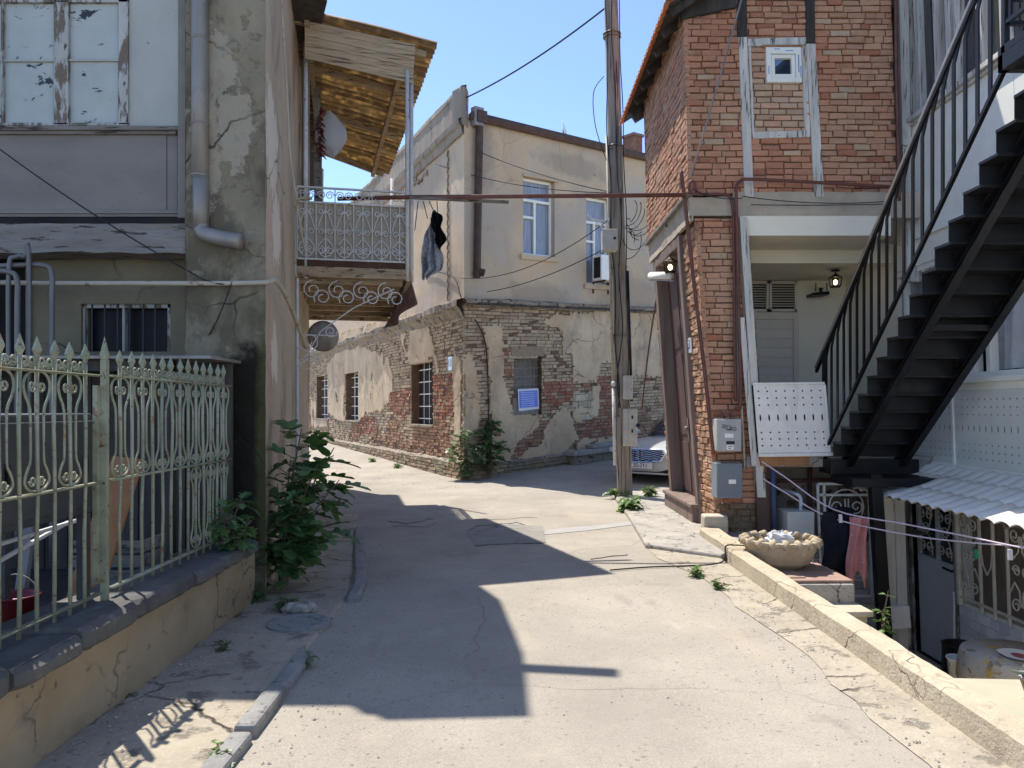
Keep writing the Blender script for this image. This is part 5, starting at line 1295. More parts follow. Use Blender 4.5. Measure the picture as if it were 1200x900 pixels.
text_mesh('25-711', .115, cp(.0885, 0, .388), lf, (0, 0, 1), 'plate_letters', m_ink, pt)
g = MB(); g.prism([cp(.03-.05*abs(y), y, z) for y, z in ((-.62, .25), (.62, .25), (.58, .325), (-.58, .325))], hd*-.1)
for k in (-1, 1): pass
g.build('air_intake', m_black, CAR)
g = MB(); g.tube([cp(.03-.2*y*y, y, .235) for y in lin(-.7, .7, 14)], .022, 6); g.build('bumper_lip', m_carp, CAR, smooth=True)
for sg in (-1, 1):
    g = MB(); g.sphere(cp(-.13, sg*.66, .68), .15, 14, (1.1, 1.1, .55)); g.build('headlight', glass('headlight glass', (.5, .52, .55), .05), CAR, smooth=True)
    g = MB(); g.sphere(cp(-1.55, sg*.98, 1.0), .1, 12, (.7, 1, .7)); g.build('wing_mirror', m_carp, CAR, smooth=True)
# ------------------------------------------------------------------ RIGHT: the brick house
BH = thing('brick_house', 'old leaning red brick house with clay tile eaves, timber frame and white recessed loggia', 'house', (2.6, 9.6, 0))
YB = 9.6
upU = (-.03, 0, 1); upL = (-.072, 0, 1)
UF = Fr((2.335, YB, 0), (1, 0, 0), (0, -1, 0), upU)
UL = Fr((2.335, YB, 0), (0, 1, 0), (-1, 0, 0), upU)
DF = Fr((2.568, YB, 0), (1, 0, 0), (0, -1, 0), upL)
DL = Fr((2.568, YB, 0), (0, 1, 0), (-1, 0, 0), upL)
ZB, ZT = 4.28, 7.5
U1 = 2.6
win = hrect(UF, 897, 57, 938, 98)
def redc(u, z):
    k = nz(u*1.1, z*1.1, 5)
    base = V((.60, .275, .175)).lerp(V((.62, .355, .24)), max(0, min(1, .45+1.1*k)))
    t = rnd.random()
    if t < .035: base = V((.62, .44, .31))
    elif t < .14: base = V((.50, .21, .135))
    return tuple(base)
def infill(u, z):
    k = nz(u*3, z*3, 5); t = rnd.random()
    return tuple(V((.60, .49, .37)).lerp(V((.66, .36, .25)), .45 if t < .7 else .9))
t1 = hp(UF, [(865, 45), (877, 232)]); t2 = hp(UF, [(942, 0), (961, 232)])
tl = hrect(UF, 877, 47, 944, 155)
frameh = [(tl[0], tl[1], tl[2], tl[3])]
g = MB(); bricks(g, UF, (ZB, ZT), lambda z: (max(0.0, (z-6.62)/.62), U1), frameh, .225, .079, .013, redc, jit=.010, dj=.014, seed=31, kv=(.88, 1.08))
bricks(g, UF, (tl[2], tl[3]), lambda z: (tl[0], tl[1]), [win], .225, .079, .013, infill, jit=.005, dj=.008, seed=32)
bricks(g, UL, (ZB+.02, 6.75), lambda z: (0.0, 2.9), (), .225, .079, .013, lambda u, z: tuple(V(redc(u, z))*.6+V((.46, .33, .25))*.4), jit=.005, dj=.008, seed=33, kv=(.88, 1.08))
up_ = g.build('upper_brickwork', m_brick, BH)
g = MB(); wall_holes(g, UF, [.0, U1], [ZB, 6.6], [win], -.022, .2); wall_holes(g, UL, [0.0, 2.9], [ZB, 6.8], [], -.022, .2)
g.face([UL.P(2.9, ZB, 0), UL.P(2.9, ZB, -2.6), UL.P(2.9, 6.8, -2.6), UL.P(2.9, 6.8, 0)]); g.face([UL.P(0, ZB, 0), UL.P(2.9, ZB, 0), UL.P(2.9, ZB, -2.6), UL.P(0, ZB, -2.6)])
g.fpoly(UF, [(0, 6.6), (U1, 6.6), (U1, 7.5), (.55, 7.0)], -.06, -.022)
g.build('mortar', m_mortar, up_)
dh = (.74, 2.56, .24, 3.93)
g = MB(); bricks(g, DF, (-.6, 3.98), lambda z: (0.0, .66), (), .225, .079, .013, lambda u, z: redc(u, z) if z > .45 else (.27, .18, .12), jit=.010, dj=.015, seed=34, kv=(.88, 1.08))
bricks(g, DL, (-.1, 3.92), lambda z: (0.0, 2.85), [(dh[0], dh[1], -.2, 4.2)], .225, .079, .012, lambda u, z: tuple(V(redc(u, z))*.55+V((.50, .36, .26))*.45), jit=.009, dj=.016, seed=35)
lo_ = g.build('lower_brickwork', m_brick, BH)
g = MB(); wall_holes(g, DF, [0.0, .66], [-1.6, 3.98], [], -.022, .2); wall_holes(g, DL, [0.0, 2.85], [-.1, 3.98], [dh], -.022, .25)
g.face([DL.P(2.85, 0, 0), DL.P(2.85, 0, -.5), DL.P(2.85, 4.2, -.5), DL.P(2.85, 4.2, 0)]); g.face([DF.P(.66, -1.6, 0), DF.P(.66, -1.6, -2.6), DF.P(.66, 3.98, -2.6), DF.P(.66, 3.98, 0)])
g.build('mortar', m_mortar, lo_)
# plaster bands at first floor level
g = MB()
def band(fr, u0, u1, z0, z1, n):
    def f(a, b): u = u0+(u1-u0)*a; z = z0+(z1-z0)*b; return fr.P(u, z+.012*nz(u*6, z*2), n+.01*nz(u*4, z*8))
    g.grid(f, 60, 8); g.fbox(fr, u0, u1, z0, z1, -.05, n-.012)
band(UF, .55, 3.0, 3.97, 4.29, .02); band(UF, -.0, .55, 4.0, 4.23, .006)
band(UL, .0, 2.88, 3.94, 4.24, -.01)
g.build('plaster_band', surf('beige cement band', [(.3, (.33, .27, .20)), (.7, (.44, .375, .29))], 4, bump=.6, bscale=18), BH)
g = MB(); g.fbox(UL, -.03, 2.92, 4.235, 4.285, -.05, .05); g.build('jetty_board', m_oldbeam, BH, bev=.005)
# timbers
def tbar(nm, pts, n0, n1, mat):
    g = MB(); g.fpoly(UF, hp(UF, pts), n0, n1); return g.build(nm, mat, BH, bev=.006)
tbar('timber_post', [(865, 44), (875, 44), (883, 231), (872, 231)], -.03, .022, m_timber)
tbar('timber_post', [(944, 52), (955, 52), (965, 231), (954, 231)], -.03, .024, m_timber)
tbar('dark_timber_post', [(942, -60), (953, -60), (955, 51), (944, 51)], -.03, .022, m_darktimber)
tbar('dark_timber_post', [(862, -60), (874, -60), (875, 43), (864, 43)], -.03, .022, m_darktimber)
tbar('timber_rail', [(876, 46), (944, 44), (944, 53), (876, 55)], -.03, .02, m_timber)
tbar('timber_rail', [(881, 155), (949, 153), (949, 161), (882, 163)], -.03, .018, m_timber)
tbar('timber_post', [(877, 55), (880, 55), (884, 155), (881, 155)], -.03, .012, m_timber)
tbar('timber_post', [(938, 54), (944, 54), (949, 154), (943, 154)], -.03, .014, m_timber)
tbar('wall_plate', [(796, -8), (862, -10), (862, 10), (798, 24)], -.05, .05, m_darktimber)
# small white window
u0, u1, z0, z1 = win; g = MB()
for a in ((u0, u0+.06, z0, z1), (u1-.07, u1, z0, z1), (u0+.06, u1-.07, z0, z0+.06), (u0+.06, u1-.07, z1-.08, z1)): g.fbox(UF, *a, -.06, .045)
for a in ((u0+.065, u0+.11, z0+.065, z1-.085), (u1-.12, u1-.075, z0+.065, z1-.085), (u0+.11, u1-.12, z0+.065, z0+.11), (u0+.11, u1-.12, z1-.13, z1-.085)): g.fbox(UF, *a, -.05, .028)
sw = g.build('small_window', m_white, BH, bev=.006)
g = MB(); g.fbox(UF, u0+.1, u1-.11, z0+.1, z1-.12, -.04, -.02); g.build('pane', glass('dark pane', (.01, .012, .02), .05), sw)
g = MB(); g.fpoly(UF, [(u0+.112, z0+.2), (u0+.112, z1-.132), (u0+.24, z1-.132)], -.0195, -.017); g.build('blue_film', paint('blue film', (.16, .27, .48), .4), sw)
g = MB(); 
for a in ((u0+.02, u0+.03, z0+.1, z0+.2), (u1-.045, u1-.03, z0+.12, z0+.34), (u1-.02, u1-.01, z0+.06, z0+.2), (u0+.1, u0+.17, z1-.03, z1-.02), (u1-.2, u1-.1, z1-.05, z1-.04)): g.fbox(UF, *a, .0452, .0462)
g.build('blue_tape_marks', paint('blue tape', (.12, .30, .55), .5), sw)
g = MB(); g.fbox(UF, u0-.03, u1+.02, z1, z1+.035, -.03, .03); g.build('raw_lintel', m_orangewood, sw)
# tiled roof
g = MB(); EX, EZ = 1.87, 6.47; sl = math.tan(R(33))
def rp(x, y, dz=0): return V((x, y, EZ+(x-EX)*sl+dz))
g.prism([rp(EX+.04, 9.28, -.04), rp(5.6, 9.28, -.04), rp(5.6, 13.1, -.04), rp(EX+.04, 13.1, -.04)], (0, 0, .03)); rb = g.build('roof_boards', m_darktimber, BH)
g = MB()
ny = 23
for i in range(ny):
    y = 9.32+3.76*i/(ny-1)
    for k in range(10):
        x = EX+.38*k; jx = .012*nz(i*3, k*5); jy = .01*nz(k*4, i*2)
        vs, fs = [], []
        for (xx, rr, dz) in ((x+jx, .098, .035), (x+.44+jx, .082, .025)):
            for q in range(9):
                a = PI*q/8; vs.append(rp(xx, y+jy+rr*math.cos(a), dz+rr*.75*math.sin(a)))
        for (xx, rr, dz) in ((x+jx, .078, .03), (x+.44+jx, .064, .02)):
            for q in range(9):
                a = PI*q/8; vs.append(rp(xx, y+jy+rr*math.cos(a), dz+rr*.72*math.sin(a)))
        for q in range(8): fs += [(q, q+1, 10+q, 9+q), (18+q, 27+q, 28+q, 19+q), (q, 18+q, 19+q, q+1)]
        g.mesh(vs, fs)
        # pan tile between
        vs, fs = [], []
        for (xx, dz) in ((x-.03+jx, .0), (x+.42+jx, .0)):
            for q in range(7): a = PI+PI*q/6; vs.append(rp(xx, y+.083+.085*math.cos(a), .055+dz+.055*math.sin(a)))
        for (xx, dz) in ((x-.03+jx, -.016), (x+.42+jx, -.016)):
            for q in range(7): a = PI+PI*q/6; vs.append(rp(xx, y+.083+.085*math.cos(a), .055+dz+.055*math.sin(a)))
        for q in range(6): fs += [(q, 7+q, 8+q, q+1), (14+q, 15+q, 22+q, 21+q), (q, q+1, 15+q, 14+q)]
        g.mesh(vs, fs)
g.build('roof_tiles', m_tile, BH, smooth=False)
for i in range(7): y = 9.4+.55*i; g = MB(); g.bar(rp(EX+.08, y, -.09), rp(2.6, y, -.09), .07, .09); g.build('rafter', m_darktimber, rb)
g = MB(); g.bar(rp(EX+.1, 12.55, -.2), rp(2.5, 12.55, -.2), .1, .18); g.build('rafter', m_darktimber, rb)
# door on the left face
g = MB()
for a in ((dh[0]-.02, dh[0]+.13, dh[2], dh[3]), (dh[1]-.14, dh[1]+.02, dh[2]-.2, dh[3]), (dh[0]+.13, dh[1]-.14, dh[3]-.14, dh[3])): g.fbox(DL, *a, -.16, .05)
df_ = g.build('door_frame', m_brownframe, BH, bev=.008)
g = MB(); mid = (dh[0]+dh[1])/2
for a, b in ((dh[0]+.13, mid-.006), (mid+.006, dh[1]-.14)):
    g.fbox(DL, a, b, dh[2], dh[3]-.145, -.17, -.13)
    for (z0, z1) in ((.35, 1.1), (1.2, 2.4), (2.5, 3.6)): g.fbox(DL, a+.12, b-.12, z0, z1, -.13, -.118)
dd = g.build('door', m_brownwood, BH, bev=.006)
g = MB(); g.sphere(DL.P(mid+.06, 1.3, -.09), .035, 8); g.fbox(DL, mid+.03, mid+.09, 1.15, 1.45, -.118, -.112); g.build('handle', m_zinc, dd)
g = MB(); g.prism([V((2.43, 10.36, .03)), V((2.6, 10.36, .03)), V((2.6, 12.25, .03)), V((2.43, 12.25, .03))], (0, 0, .22)); g.prism([V((2.40, 10.34, .25)), V((2.72, 10.34, .25)), V((2.72, 12.27, .25)), V((2.40, 12.27, .25))], (0, 0, .05)); g.build('threshold', m_brownframe, BH, bev=.008)
# loggia
YL = 11.9
zl = CH+202/F*9.55; zc = 3.57
g = MB(); frect(g, 868, 253, 1044, 276, 9.56, .9)
lg = g.build('loggia_beam', m_offwhite, BH)
g = MB(); xa, xb = 2.86, 5.4
g.box(xa, xb, 10.46, 10.6, zc, zl+.1); g.box(xa, xb, 10.6, YL, zc, zc+.1); g.box(xa, xb, YL, YL+.1, .9, zc); g.box(xa-.1, xa, 9.72, YL+.1, .9, zl+.1)
lgw = g.build('loggia_walls', m_offwhite, BH)
g = MB(); g.box(2.9, 5.2, 9.5, YL, .87, 1.0); g.build('loggia_floor', m_conc, BH)
m_doorw = paint('cream door paint', (.56, .52, .48), .5, .05, .08)
g = MB(); frect(g, 879, 366, 936, 470, YL-.02, .03, dY=.0)
for a in ((879, 366, 885, 470), (930, 366, 936, 470), (885, 366, 930, 374)): frect(g, *a, YL-.05, .04)
for k in range(9): frect(g, 886, 376+11*k, 929, 385.5+11*k, YL-.032, .015)
g.build('loggia_door', m_doorw, BH, bev=.004)
g = MB()
for (x0, x1) in ((876, 901), (902, 934)):
    for a in ((x0, 329, x0+2.5, 365), (x1-2.5, 329, x1, 365), (x0, 329, x1, 332), (x0, 362, x1, 365)): frect(g, *a, YL-.05, .05)
    for k in range(10):
        y = 333+2.95*k; p = at(x0+2.5, y, YL-.045); q = at(x1-2.5, y, YL-.045); g.prism([p, q, q+V((0, .03, .018)), p+V((0, .03, .018))], (0, 0, .006))
sh_ = g.build('louvred_vent', m_doorw, BH)
g = MB(); frect(g, 876, 329, 934, 365, YL-.008, .006); g.build('painted_vent_shade', m_dark, sh_)  # near-black sheet, the shade behind the louvres put into its colour
# leaning white post
g = MB(); g.prism([at(x, y, 9.47) for x, y in ((867, 255), (876, 255), (898, 583), (888, 583))], (0, .12, 0)); g.prism([at(x, y, 9.45) for x, y in ((866, 372), (873, 372), (888, 546), (881, 546))], (0, .02, 0)); g.build('loggia_post', m_timber, BH, bev=.006)
# perforated balustrade
def perf(mb, fr, cols, rows, u0, u1, z0, z1, n):
    cu = [u0]+[(a+b)/2 for a, b in zip(cols[:-1], cols[1:])]+[u1]
    zz = [r_[0] for r_ in rows]; cz = [z0]+[(a+b)/2 for a, b in zip(zz[:-1], zz[1:])]+[z1]
    for i, u in enumerate(cols):
        for j, (z, ru, rz) in enumerate(rows):
            a, b, c, d = cu[i], cu[i+1], cz[j], cz[j+1]
            sq = []; el = []
            for k in range(16):
                t = 2*PI*k/16+PI/16; cx, sx = math.cos(t), math.sin(t)
                el.append(fr.P(u+ru*cx, z+rz*sx*(1.0 if sx > 0 else 1.0), n))
                m_ = max(abs(cx), abs(sx)); ex, ez = cx/m_, sx/m_
                sq.append(fr.P(u+(b-u)*ex if ex > 0 else u+(u-a)*ex, z+(d-z)*ez if ez > 0 else z+(z-c)*ez, n))
            i0 = len(mb.v); mb.v += sq+el
            for k in range(16):
                k2 = (k+1) % 16; mb.f.append([i0+k, i0+k2, i0+16+k2, i0+16+k]); mb.c.append(None); mb.m.append(0)
            for q, (ex, ez) in enumerate(((b, d), (a, d), (a, c), (b, c))):
                k = 1+4*q; k2 = k+1
                mb.face([sq[k], fr.P(ex, ez, n), sq[k2]])
rows8 = [(.09, .011, .011), (.17, .011, .011), (.25, .011, .011), (.43, .011, .042), (.585, .011, .011), (.67, .011, .011), (.755, .011, .011)]
PFr = Fr(at(889, 531, 9.40), (1, 0, .012), (0, -1, 0), (-.079, 0, 1))
bl = thing('perforated_balustrade', 'white perforated metal balustrade panel fronting the recessed loggia of the brick house', 'balustrade', at(930, 531, 9.4))
g = MB(); cols = [.055+.108*k for k in range(8)]; perf(g, PFr, cols, rows8, 0, .868, 0, .83, 0); g.build('panel', m_whitemetal, bl, solid=.006)
g = MB(); g.fbox(PFr, -.005, .90, -.045, -.003, -.02, .03); g.fbox(PFr, -.002, .872, .832, .86, -.02, .015); g.fbox(PFr, .868, .885, 0, .83, -.02, .01); g.build('edge_rails', m_whitemetal, bl, bev=.004)
g = MB(); g.fbox(PFr, 0.0, .868, 0.0, .83, -.09, -.07); g.build('backing', m_dark, bl)
g = MB(); g.prism([at(x, y, 9.43) for x, y in ((890, 534), (949, 533), (948, 546), (892, 546))], (0, .04, 0)); tag(g.build('raw_board', m_orangewood, bev=.004), 'raw orange board under the white perforated balustrade', 'board')
# lanterns
m_bulb = glow('warm bulb', (1, .62, .25), 5)
def lantern(c, s, lab, chain):
    t = thing('lantern', lab, 'lantern', c)
    g = MB()
    for sx in (-1, 1):
        for sy in (-1, 1): g.bar(c+V((sx*s*.8, sy*s*.8, 0)), c+V((sx*s, sy*s, s*2)), .012, .012)
    g.lathe([(s*1.4, s*2), (s*1.3, s*2.15), (s*.5, s*2.6), (.02, s*2.8)], c, 12); g.lathe([(s, -.01), (s, .01)], c, 12); g.tube([c+V((0, 0, s*2.7)), c+V((0, 0, s*2.7+chain))], .01, 6)
    g.lathe([(s*.9, s*2.7+chain), (s*.9, s*2.7+chain+.02)], c, 12); g.build('cage', m_black, t)
    g = MB(); g.sphere(c+V((0, 0, s*.95)), s*.42, 12, (1, 1, 1.3)); g.build('bulb', m_bulb, t, smooth=True)
    return t
lantern(at(979, 336, 10.9), .065, 'small black lantern with a lit bulb hanging from the loggia ceiling', .04)
lantern(at(787, 319, 11.0)+V((-.02, 0, 0)), .075, 'brass lantern hanging in front of the tall brown door', .45)
fl = thing('door_floodlight', 'white cylindrical floodlight on an arm beside the tall brown door', 'lamp', at(776, 330, 11.3))
g = MB(); g.tube([at(763, 323, 11.9), at(786, 323, 11.0)], .055, 14); g.build('housing', m_white, fl, smooth=True)
g = MB(); g.bar(at(763, 328, 11.9), at(790, 329, 10.9), .03, .02); g.build('arm', m_zinc, fl)
hk = thing('black_shelf', 'small black wall shelf beside the lantern at the back of the loggia', 'shelf', at(962, 346, 11.8))
g = MB(); g.prism([at(x, y, 11.62) for x, y in ((953, 343), (972, 341), (972, 345), (953, 346))], (0, .27, 0)); g.build('shelf_board', m_black, hk)
g = MB(); g.tube([at(956, 341, 11.7), at(956, 332, 11.88)], .008, 6); g.tube([at(969, 340, 11.7), at(969, 332, 11.88)], .008, 6); g.lathe([(.02, 0), (.035, .06), (.0, .06)], at(962, 342, 11.7), 10); g.build('brackets', m_black, hk)
# pipes on the corner and front
def pipe(pts, r_, lab, mat=None, Y=9.5, n=8, seg=4, grp='red brown gas pipes on the brick house'):
    g = MB(); g.tube(smooth_path([at(x, y, Y if len(p) == 2 else p[2]) for p in pts for x, y in [p[:2]]], seg), r_, n)
    return tag(g.build('gas_pipe', mat or m_redpipe, smooth=True), lab, 'pipe', grp)
pipe([(798, 200), (803, 240), (813, 330), (825, 430), (836, 532)], .024, 'long red brown pipe slanting down the corner of the brick house', Y=9.42)
pipe([(862, 470), (861, 400), (860, 300), (858, 240), (848, 228), (812, 227), (808, 215), (813, 213), (816, 226)], .018, 'thin dark red pipe looped at the brick corner and dropping to the meter box', Y=9.5)
pipe([(862, 478), (868, 470), (866, 380), (863, 240), (863, 220), (868, 212), (880, 210), (960, 214), (1046, 219)], .021, 'red brown pipe bending off the timber frame down beside the white post', Y=9.46)
pipe([(859, 232), (862, 330), (866, 472)], .018, 'pale grey pipe standing between the two red pipes left of the white post', m_zinc, Y=9.52, grp='pale pipe on the brick house')
pipe([(1050, -80), (1050, 60), (1053, 190), (1054, 235)], .022, 'thin red downpipe at the right edge of the upper brick wall', Y=9.5)
pipe([(770, 345), (760, 410), (752, 480)], .014, 'thin rusty rod leaning between the utility pole and the brown door', Y=12.4, grp='rusty rod')
pipe([(836, 480), (846, 484), (848, 492)], .012, 'short red pipe feeding the left side of the gas meter box', Y=9.45)
pipe([(868, 478), (858, 482), (856, 492)], .012, 'short red pipe feeding the right side of the gas meter box', Y=9.45)
pipe([(869, 475), (871, 510), (873, 552)], .014, 'pale conduit running down right of the gas meter box', m_paleppipe, Y=9.5, grp='pale conduit')
g = MB(); g.tube(sag(at(877, -30, 9.2), at(810, 205, 9.3), .03), .011, 6); tag(g.build('slanting_cable', m_zinc), 'grey cable slanting across the upper brick front to the corner', 'cable')
g = MB(); g.tube(sag(at(812, 222, 9.45), at(870, 232, 9.45), .05), .006, 5); g.tube(sag(at(870, 230, 9.45), at(1040, 236, 9.45), .05), .006, 5); g.tube(sag(at(880, 240, 9.5), at(1040, 239, 9.5), .01), .006, 5); tag(g.build('loose_wires', m_rubber), 'loose thin wires along the plaster band of the brick house', 'wires')
# meter boxes on the brick pillar
def wbox(nm, lab, x0, y0, x1, y1, dep, mat, cat):
    t = thing(nm, lab, cat, at((x0+x1)/2, y1, 9.5))
    g = MB(); g.prism([at(x, y, 9.38) for x, y in ((x0, y0), (x1, y0), (x1, y1), (x0, y1))], (0, .26, 0)); g.build('casing', mat, t, bev=.008); return t
def wrect(t, nm, x0, y0, x1, y1, Y, th, mat): g = MB(); frect(g, x0, y0, x1, y1, Y, th); return g.build(nm, mat, t, bev=.0015)
t = wbox('gas_meter_box', 'pale grey gas meter box with black scrawled lettering on the brick pillar', 840, 491, 869, 529, .2, paint('pale grey box', (.46, .45, .42), .5, .1, .1, rust=(.25, .17, .1), rlo=.68, rhi=.74), 'meter box')
d_ = wrect(t, 'door', 842.5, 493, 867.5, 527.5, 9.372, .007, paint('grey box door', (.42, .41, .385), .5, .08, .1))
wrect(d_, 'paper_label', 849.5, 508, 859.5, 513, 9.369, .002, m_white); wrect(d_, 'meter_window', 851, 517, 861, 520.5, 9.369, .002, m_black)
q = wrect(d_, 'lower_sticker', 851.5, 521.5, 860, 527, 9.369, .002, m_white); wrect(d_, 'side_sticker', 845.5, 521.5, 849, 527, 9.369, .002, m_box)
text_mesh('SEГRO', .062, at(854.5, 501.3, 9.3665), (1, 0, -.25), (.25, 0, 1), 'scrawled_letters', m_ink, d_, .001)
g = MB(); frect(g, 851, 503.2, 857, 504.2, 9.3675, .001); frect(g, 853, 523, 858.5, 523.7, 9.3672, .001); frect(g, 853.5, 525, 857, 525.7, 9.3672, .001); g.build('ink_marks', m_ink, d_)
t = wbox('electric_box', 'blue grey electric box with a small white label below the gas meter box', 840, 543, 870, 584, .2, paint('blue grey box', (.20, .225, .25), .45, .08, .05), 'electric box')
d_ = wrect(t, 'door', 842.5, 545, 868.5, 582.5, 9.372, .007, paint('blue grey door', (.17, .19, .215), .45, .06, .05)); wrect(d_, 'paper_label', 854, 562, 862.5, 567, 9.3695, .002, m_white)
# blue and white number plate on the lit side
u, z = DL.hit(810, 405); pl_ = thing('number_plate', 'small blue and white house number plate on the sunlit brick beside the brown door', 'sign', DL.P(u, z-.1, .03))
g = MB(); g.fbox(DL, u-.11, u+.11, z-.10, z+.10, .015, .03); g.build('plate', m_sign, pl_, bev=.003)
g = MB(); g.fbox(DL, u-.06, u+.085, z-.045, z+.075, .030, .0325); pn = g.build('blue_panel', paint('enamel blue', (.18, .22, .32), .35), pl_)
text_mesh('20', .10, DL.P(u+.01, z+.015, .034), -DL.u, DL.up, 'numerals', m_sign, pl_)
# stone block and low wall
g = MB(); 
def blk(): g.prism([V((2.33, 9.32, 0)), V((2.62, 9.30, 0)), V((2.64, 9.56, 0)), V((2.35, 9.58, 0))], (0, 0, .29))
m_limestone = surf('pale limestone', [(.3, (.40, .35, .26)), (.7, (.56, .50, .39))], 5, rough=.95, bump=.7, bscale=22, bdist=.012, layers=[dict(s=9, lo=.6, hi=.7, c=(.30, .26, .20), amt=.6, h=-.4)])
blk(); tag(g.build('stone_block', m_limestone, bev=.025), 'squared pale stone block at the foot of the brick pillar', 'stone block')
lw_ = thing('low_wall', 'low pale stone kerb wall between the street and the sunken courtyard', 'wall', (2.27, 3, 0))
g = MB()
def lw_piece(x0, x1, y0, y1, top, n):
    ringp = []
    for k in range(n+1):
        y = y0+(y1-y0)*k/n; w1 = .012*nz(y*2.2, 1)+.006*nz(y*9, 3); w2 = .016*nz(y*2, 5)+.008*nz(y*8, 6); tz = top+.008*nz(y*1.7, 8)
        ringp.append([V((x0+w1, y, -.05)), V((x0+w1*.6, y, tz-.02)), V((x0+.02+w1, y, tz)), V(((x0+x1)/2, y, tz+.006*nz(y*7, 2))), V((x1-.015+w2, y, tz-.004)), V((x1+w2, y, tz-.03)), V((x1+.01, y, -1.65))])
    for a, b in zip(ringp[:-1], ringp[1:]):
        for k in range(6): g.face([a[k], b[k], b[k+1], a[k+1]])
    g.face(ringp[0]); g.face(ringp[-1][::-1])
lw_piece(2.2, 2.36, -4, 7.88, .17, 150)
m_lowwall = surf('pale limestone wall', [(.3, (.36, .335, .285)), (.7, (.50, .47, .41))], 3, rough=.95, bump=.8, bscale=30, bdist=.015, layers=[dict(s=8, lo=.58, hi=.68, c=(.28, .255, .21), amt=.7, h=-.4), dict(k='crack', s=1.3, w=.012, c=(.13, .11, .09), h=-1)])
g.build('wall_run', m_lowwall, lw_, smooth=False)
g = MB(); lw_piece(2.27, 2.5, 7.93, 9.31, .15, 24); g.build('wall_end', m_lowwall, lw_)
g = MB(); P_ = [on_g(715, 668, .015), on_g(760, 664.5, .015), on_g(805, 663, .015), on_g(838, 661, .015), on_g(848, 657, .02)]
P_ += [V((2.19, 7.86, .05)), V((2.19, 7.88, .18)), V((2.3, 7.9, .19)), V((2.45, 7.9, .18))]
g.tube(smooth_path(P_, 5), .0075, 6); tag(g.build('ground_cable', m_rubber, smooth=True), 'black cable lying across the road and up over the pale low wall', 'cable')
# ------------------------------------------------------------------ RIGHT: courtyard, stair and white house
# retaining walls and back of the court
cw = thing('court_back_wall', 'rough grey brown basement wall at the back of the sunken courtyard under the loggia', 'wall', (3.9, 10.3, -1.6))
g = MB(); g.grid(lambda a, b: V((2.5+2.8*a, 10.3+.04*nz(a*8, b*5)+.02*nz(a*25, b*18), -1.65+2.52*b)), 50, 40)
g.box(2.62, 3.0, 9.62, 10.3, -1.6, .86); g.build('render', m_ledge, cw, smooth=True)
g = MB(); bt_ = Fr((2.9, 10.24, -1.6), (1, 0, 0), (0, -1, 0)); bricks(g, bt_, (0, 1.42), lambda z: (0, 2.3), (), .2, .1, .006, lambda u, z: (.80, .79, .75), jit=.001, dj=.002, thick=.03, seed=51); g.build('white_tiles', surf('glazed white tile', [(.3, (.85, .85, .85)), (.7, (1, 1, 1))], 4, rough=.3, bump=.03, attr=True, spec=.5), cw)
g = MB()
for x, z0, z1 in ((3.95, -.4, .85), (3.30, .2, .85), (4.6, -.3, .85)): g.tube([V((x, 10.2, z0)), V((x, 10.2, z1))], .03, 8)
g.tube([V((2.9, 10.18, .62)), V((4.9, 10.18, .66))], .025, 8); g.build('old_pipes', m_redpipe, cw, smooth=True)
# stone stairs and landing
ss = thing('stone_stairs', 'pale stone steps going down from the street landing into the courtyard', 'stairs', (2.8, 7, -1.6))
g = MB(); g.prism([V((2.37, 7.10, -1.65)), V((3.17, 7.10, -1.65)), V((3.2, 9.6, -1.65)), V((2.37, 9.6, -1.65))], (0, 0, 1.62)); g.build('landing', m_conc, ss, bev=.02)
def slab(x0, x1, y0, y1, z0, z1): g.prism([V((x0, y0, z0)), V((x1+.01, y0+.02, z0)), V((x1, y1, z0)), V((x0, y1, z0))], (0, 0, z1-z0))
g = MB(); slab(2.38, 3.16, 7.12, 7.95, -.025, .0); slab(2.38, 2.75, 7.2, 7.9, .0, .012); g.build('red_paving', surf('worn red paving', [(.3, (.30, .19, .15)), (.7, (.42, .29, .23))], 5, bump=.5, bscale=30), ss, bev=.006)
for k in range(7):
    z = -.03-.185*(k+1)+.01; y1 = 7.12-.29*k
    g = MB(); slab(2.38, 3.2+.02*k, y1-.33, y1+.02, z-.05, z); slab(2.38, 3.16+.02*k, y1-.29, y1, -1.65, z-.05); g.build('step', m_limestone, ss, bev=.012)
g = MB()
for a, b in (((2.44, 7.06, .0), (3.2, 7.1, -.035)),): pass
bush('weed_tuft', 'bright green weed sprouting from the side of the stone steps', 'weed', (3.24, 6.72, -.42), [(.05, 0, .2), (.0, -.05, .32), (.06, .02, .42), (-.03, -.04, .14)], .07, 28, 'lobed', m_weed, 71)
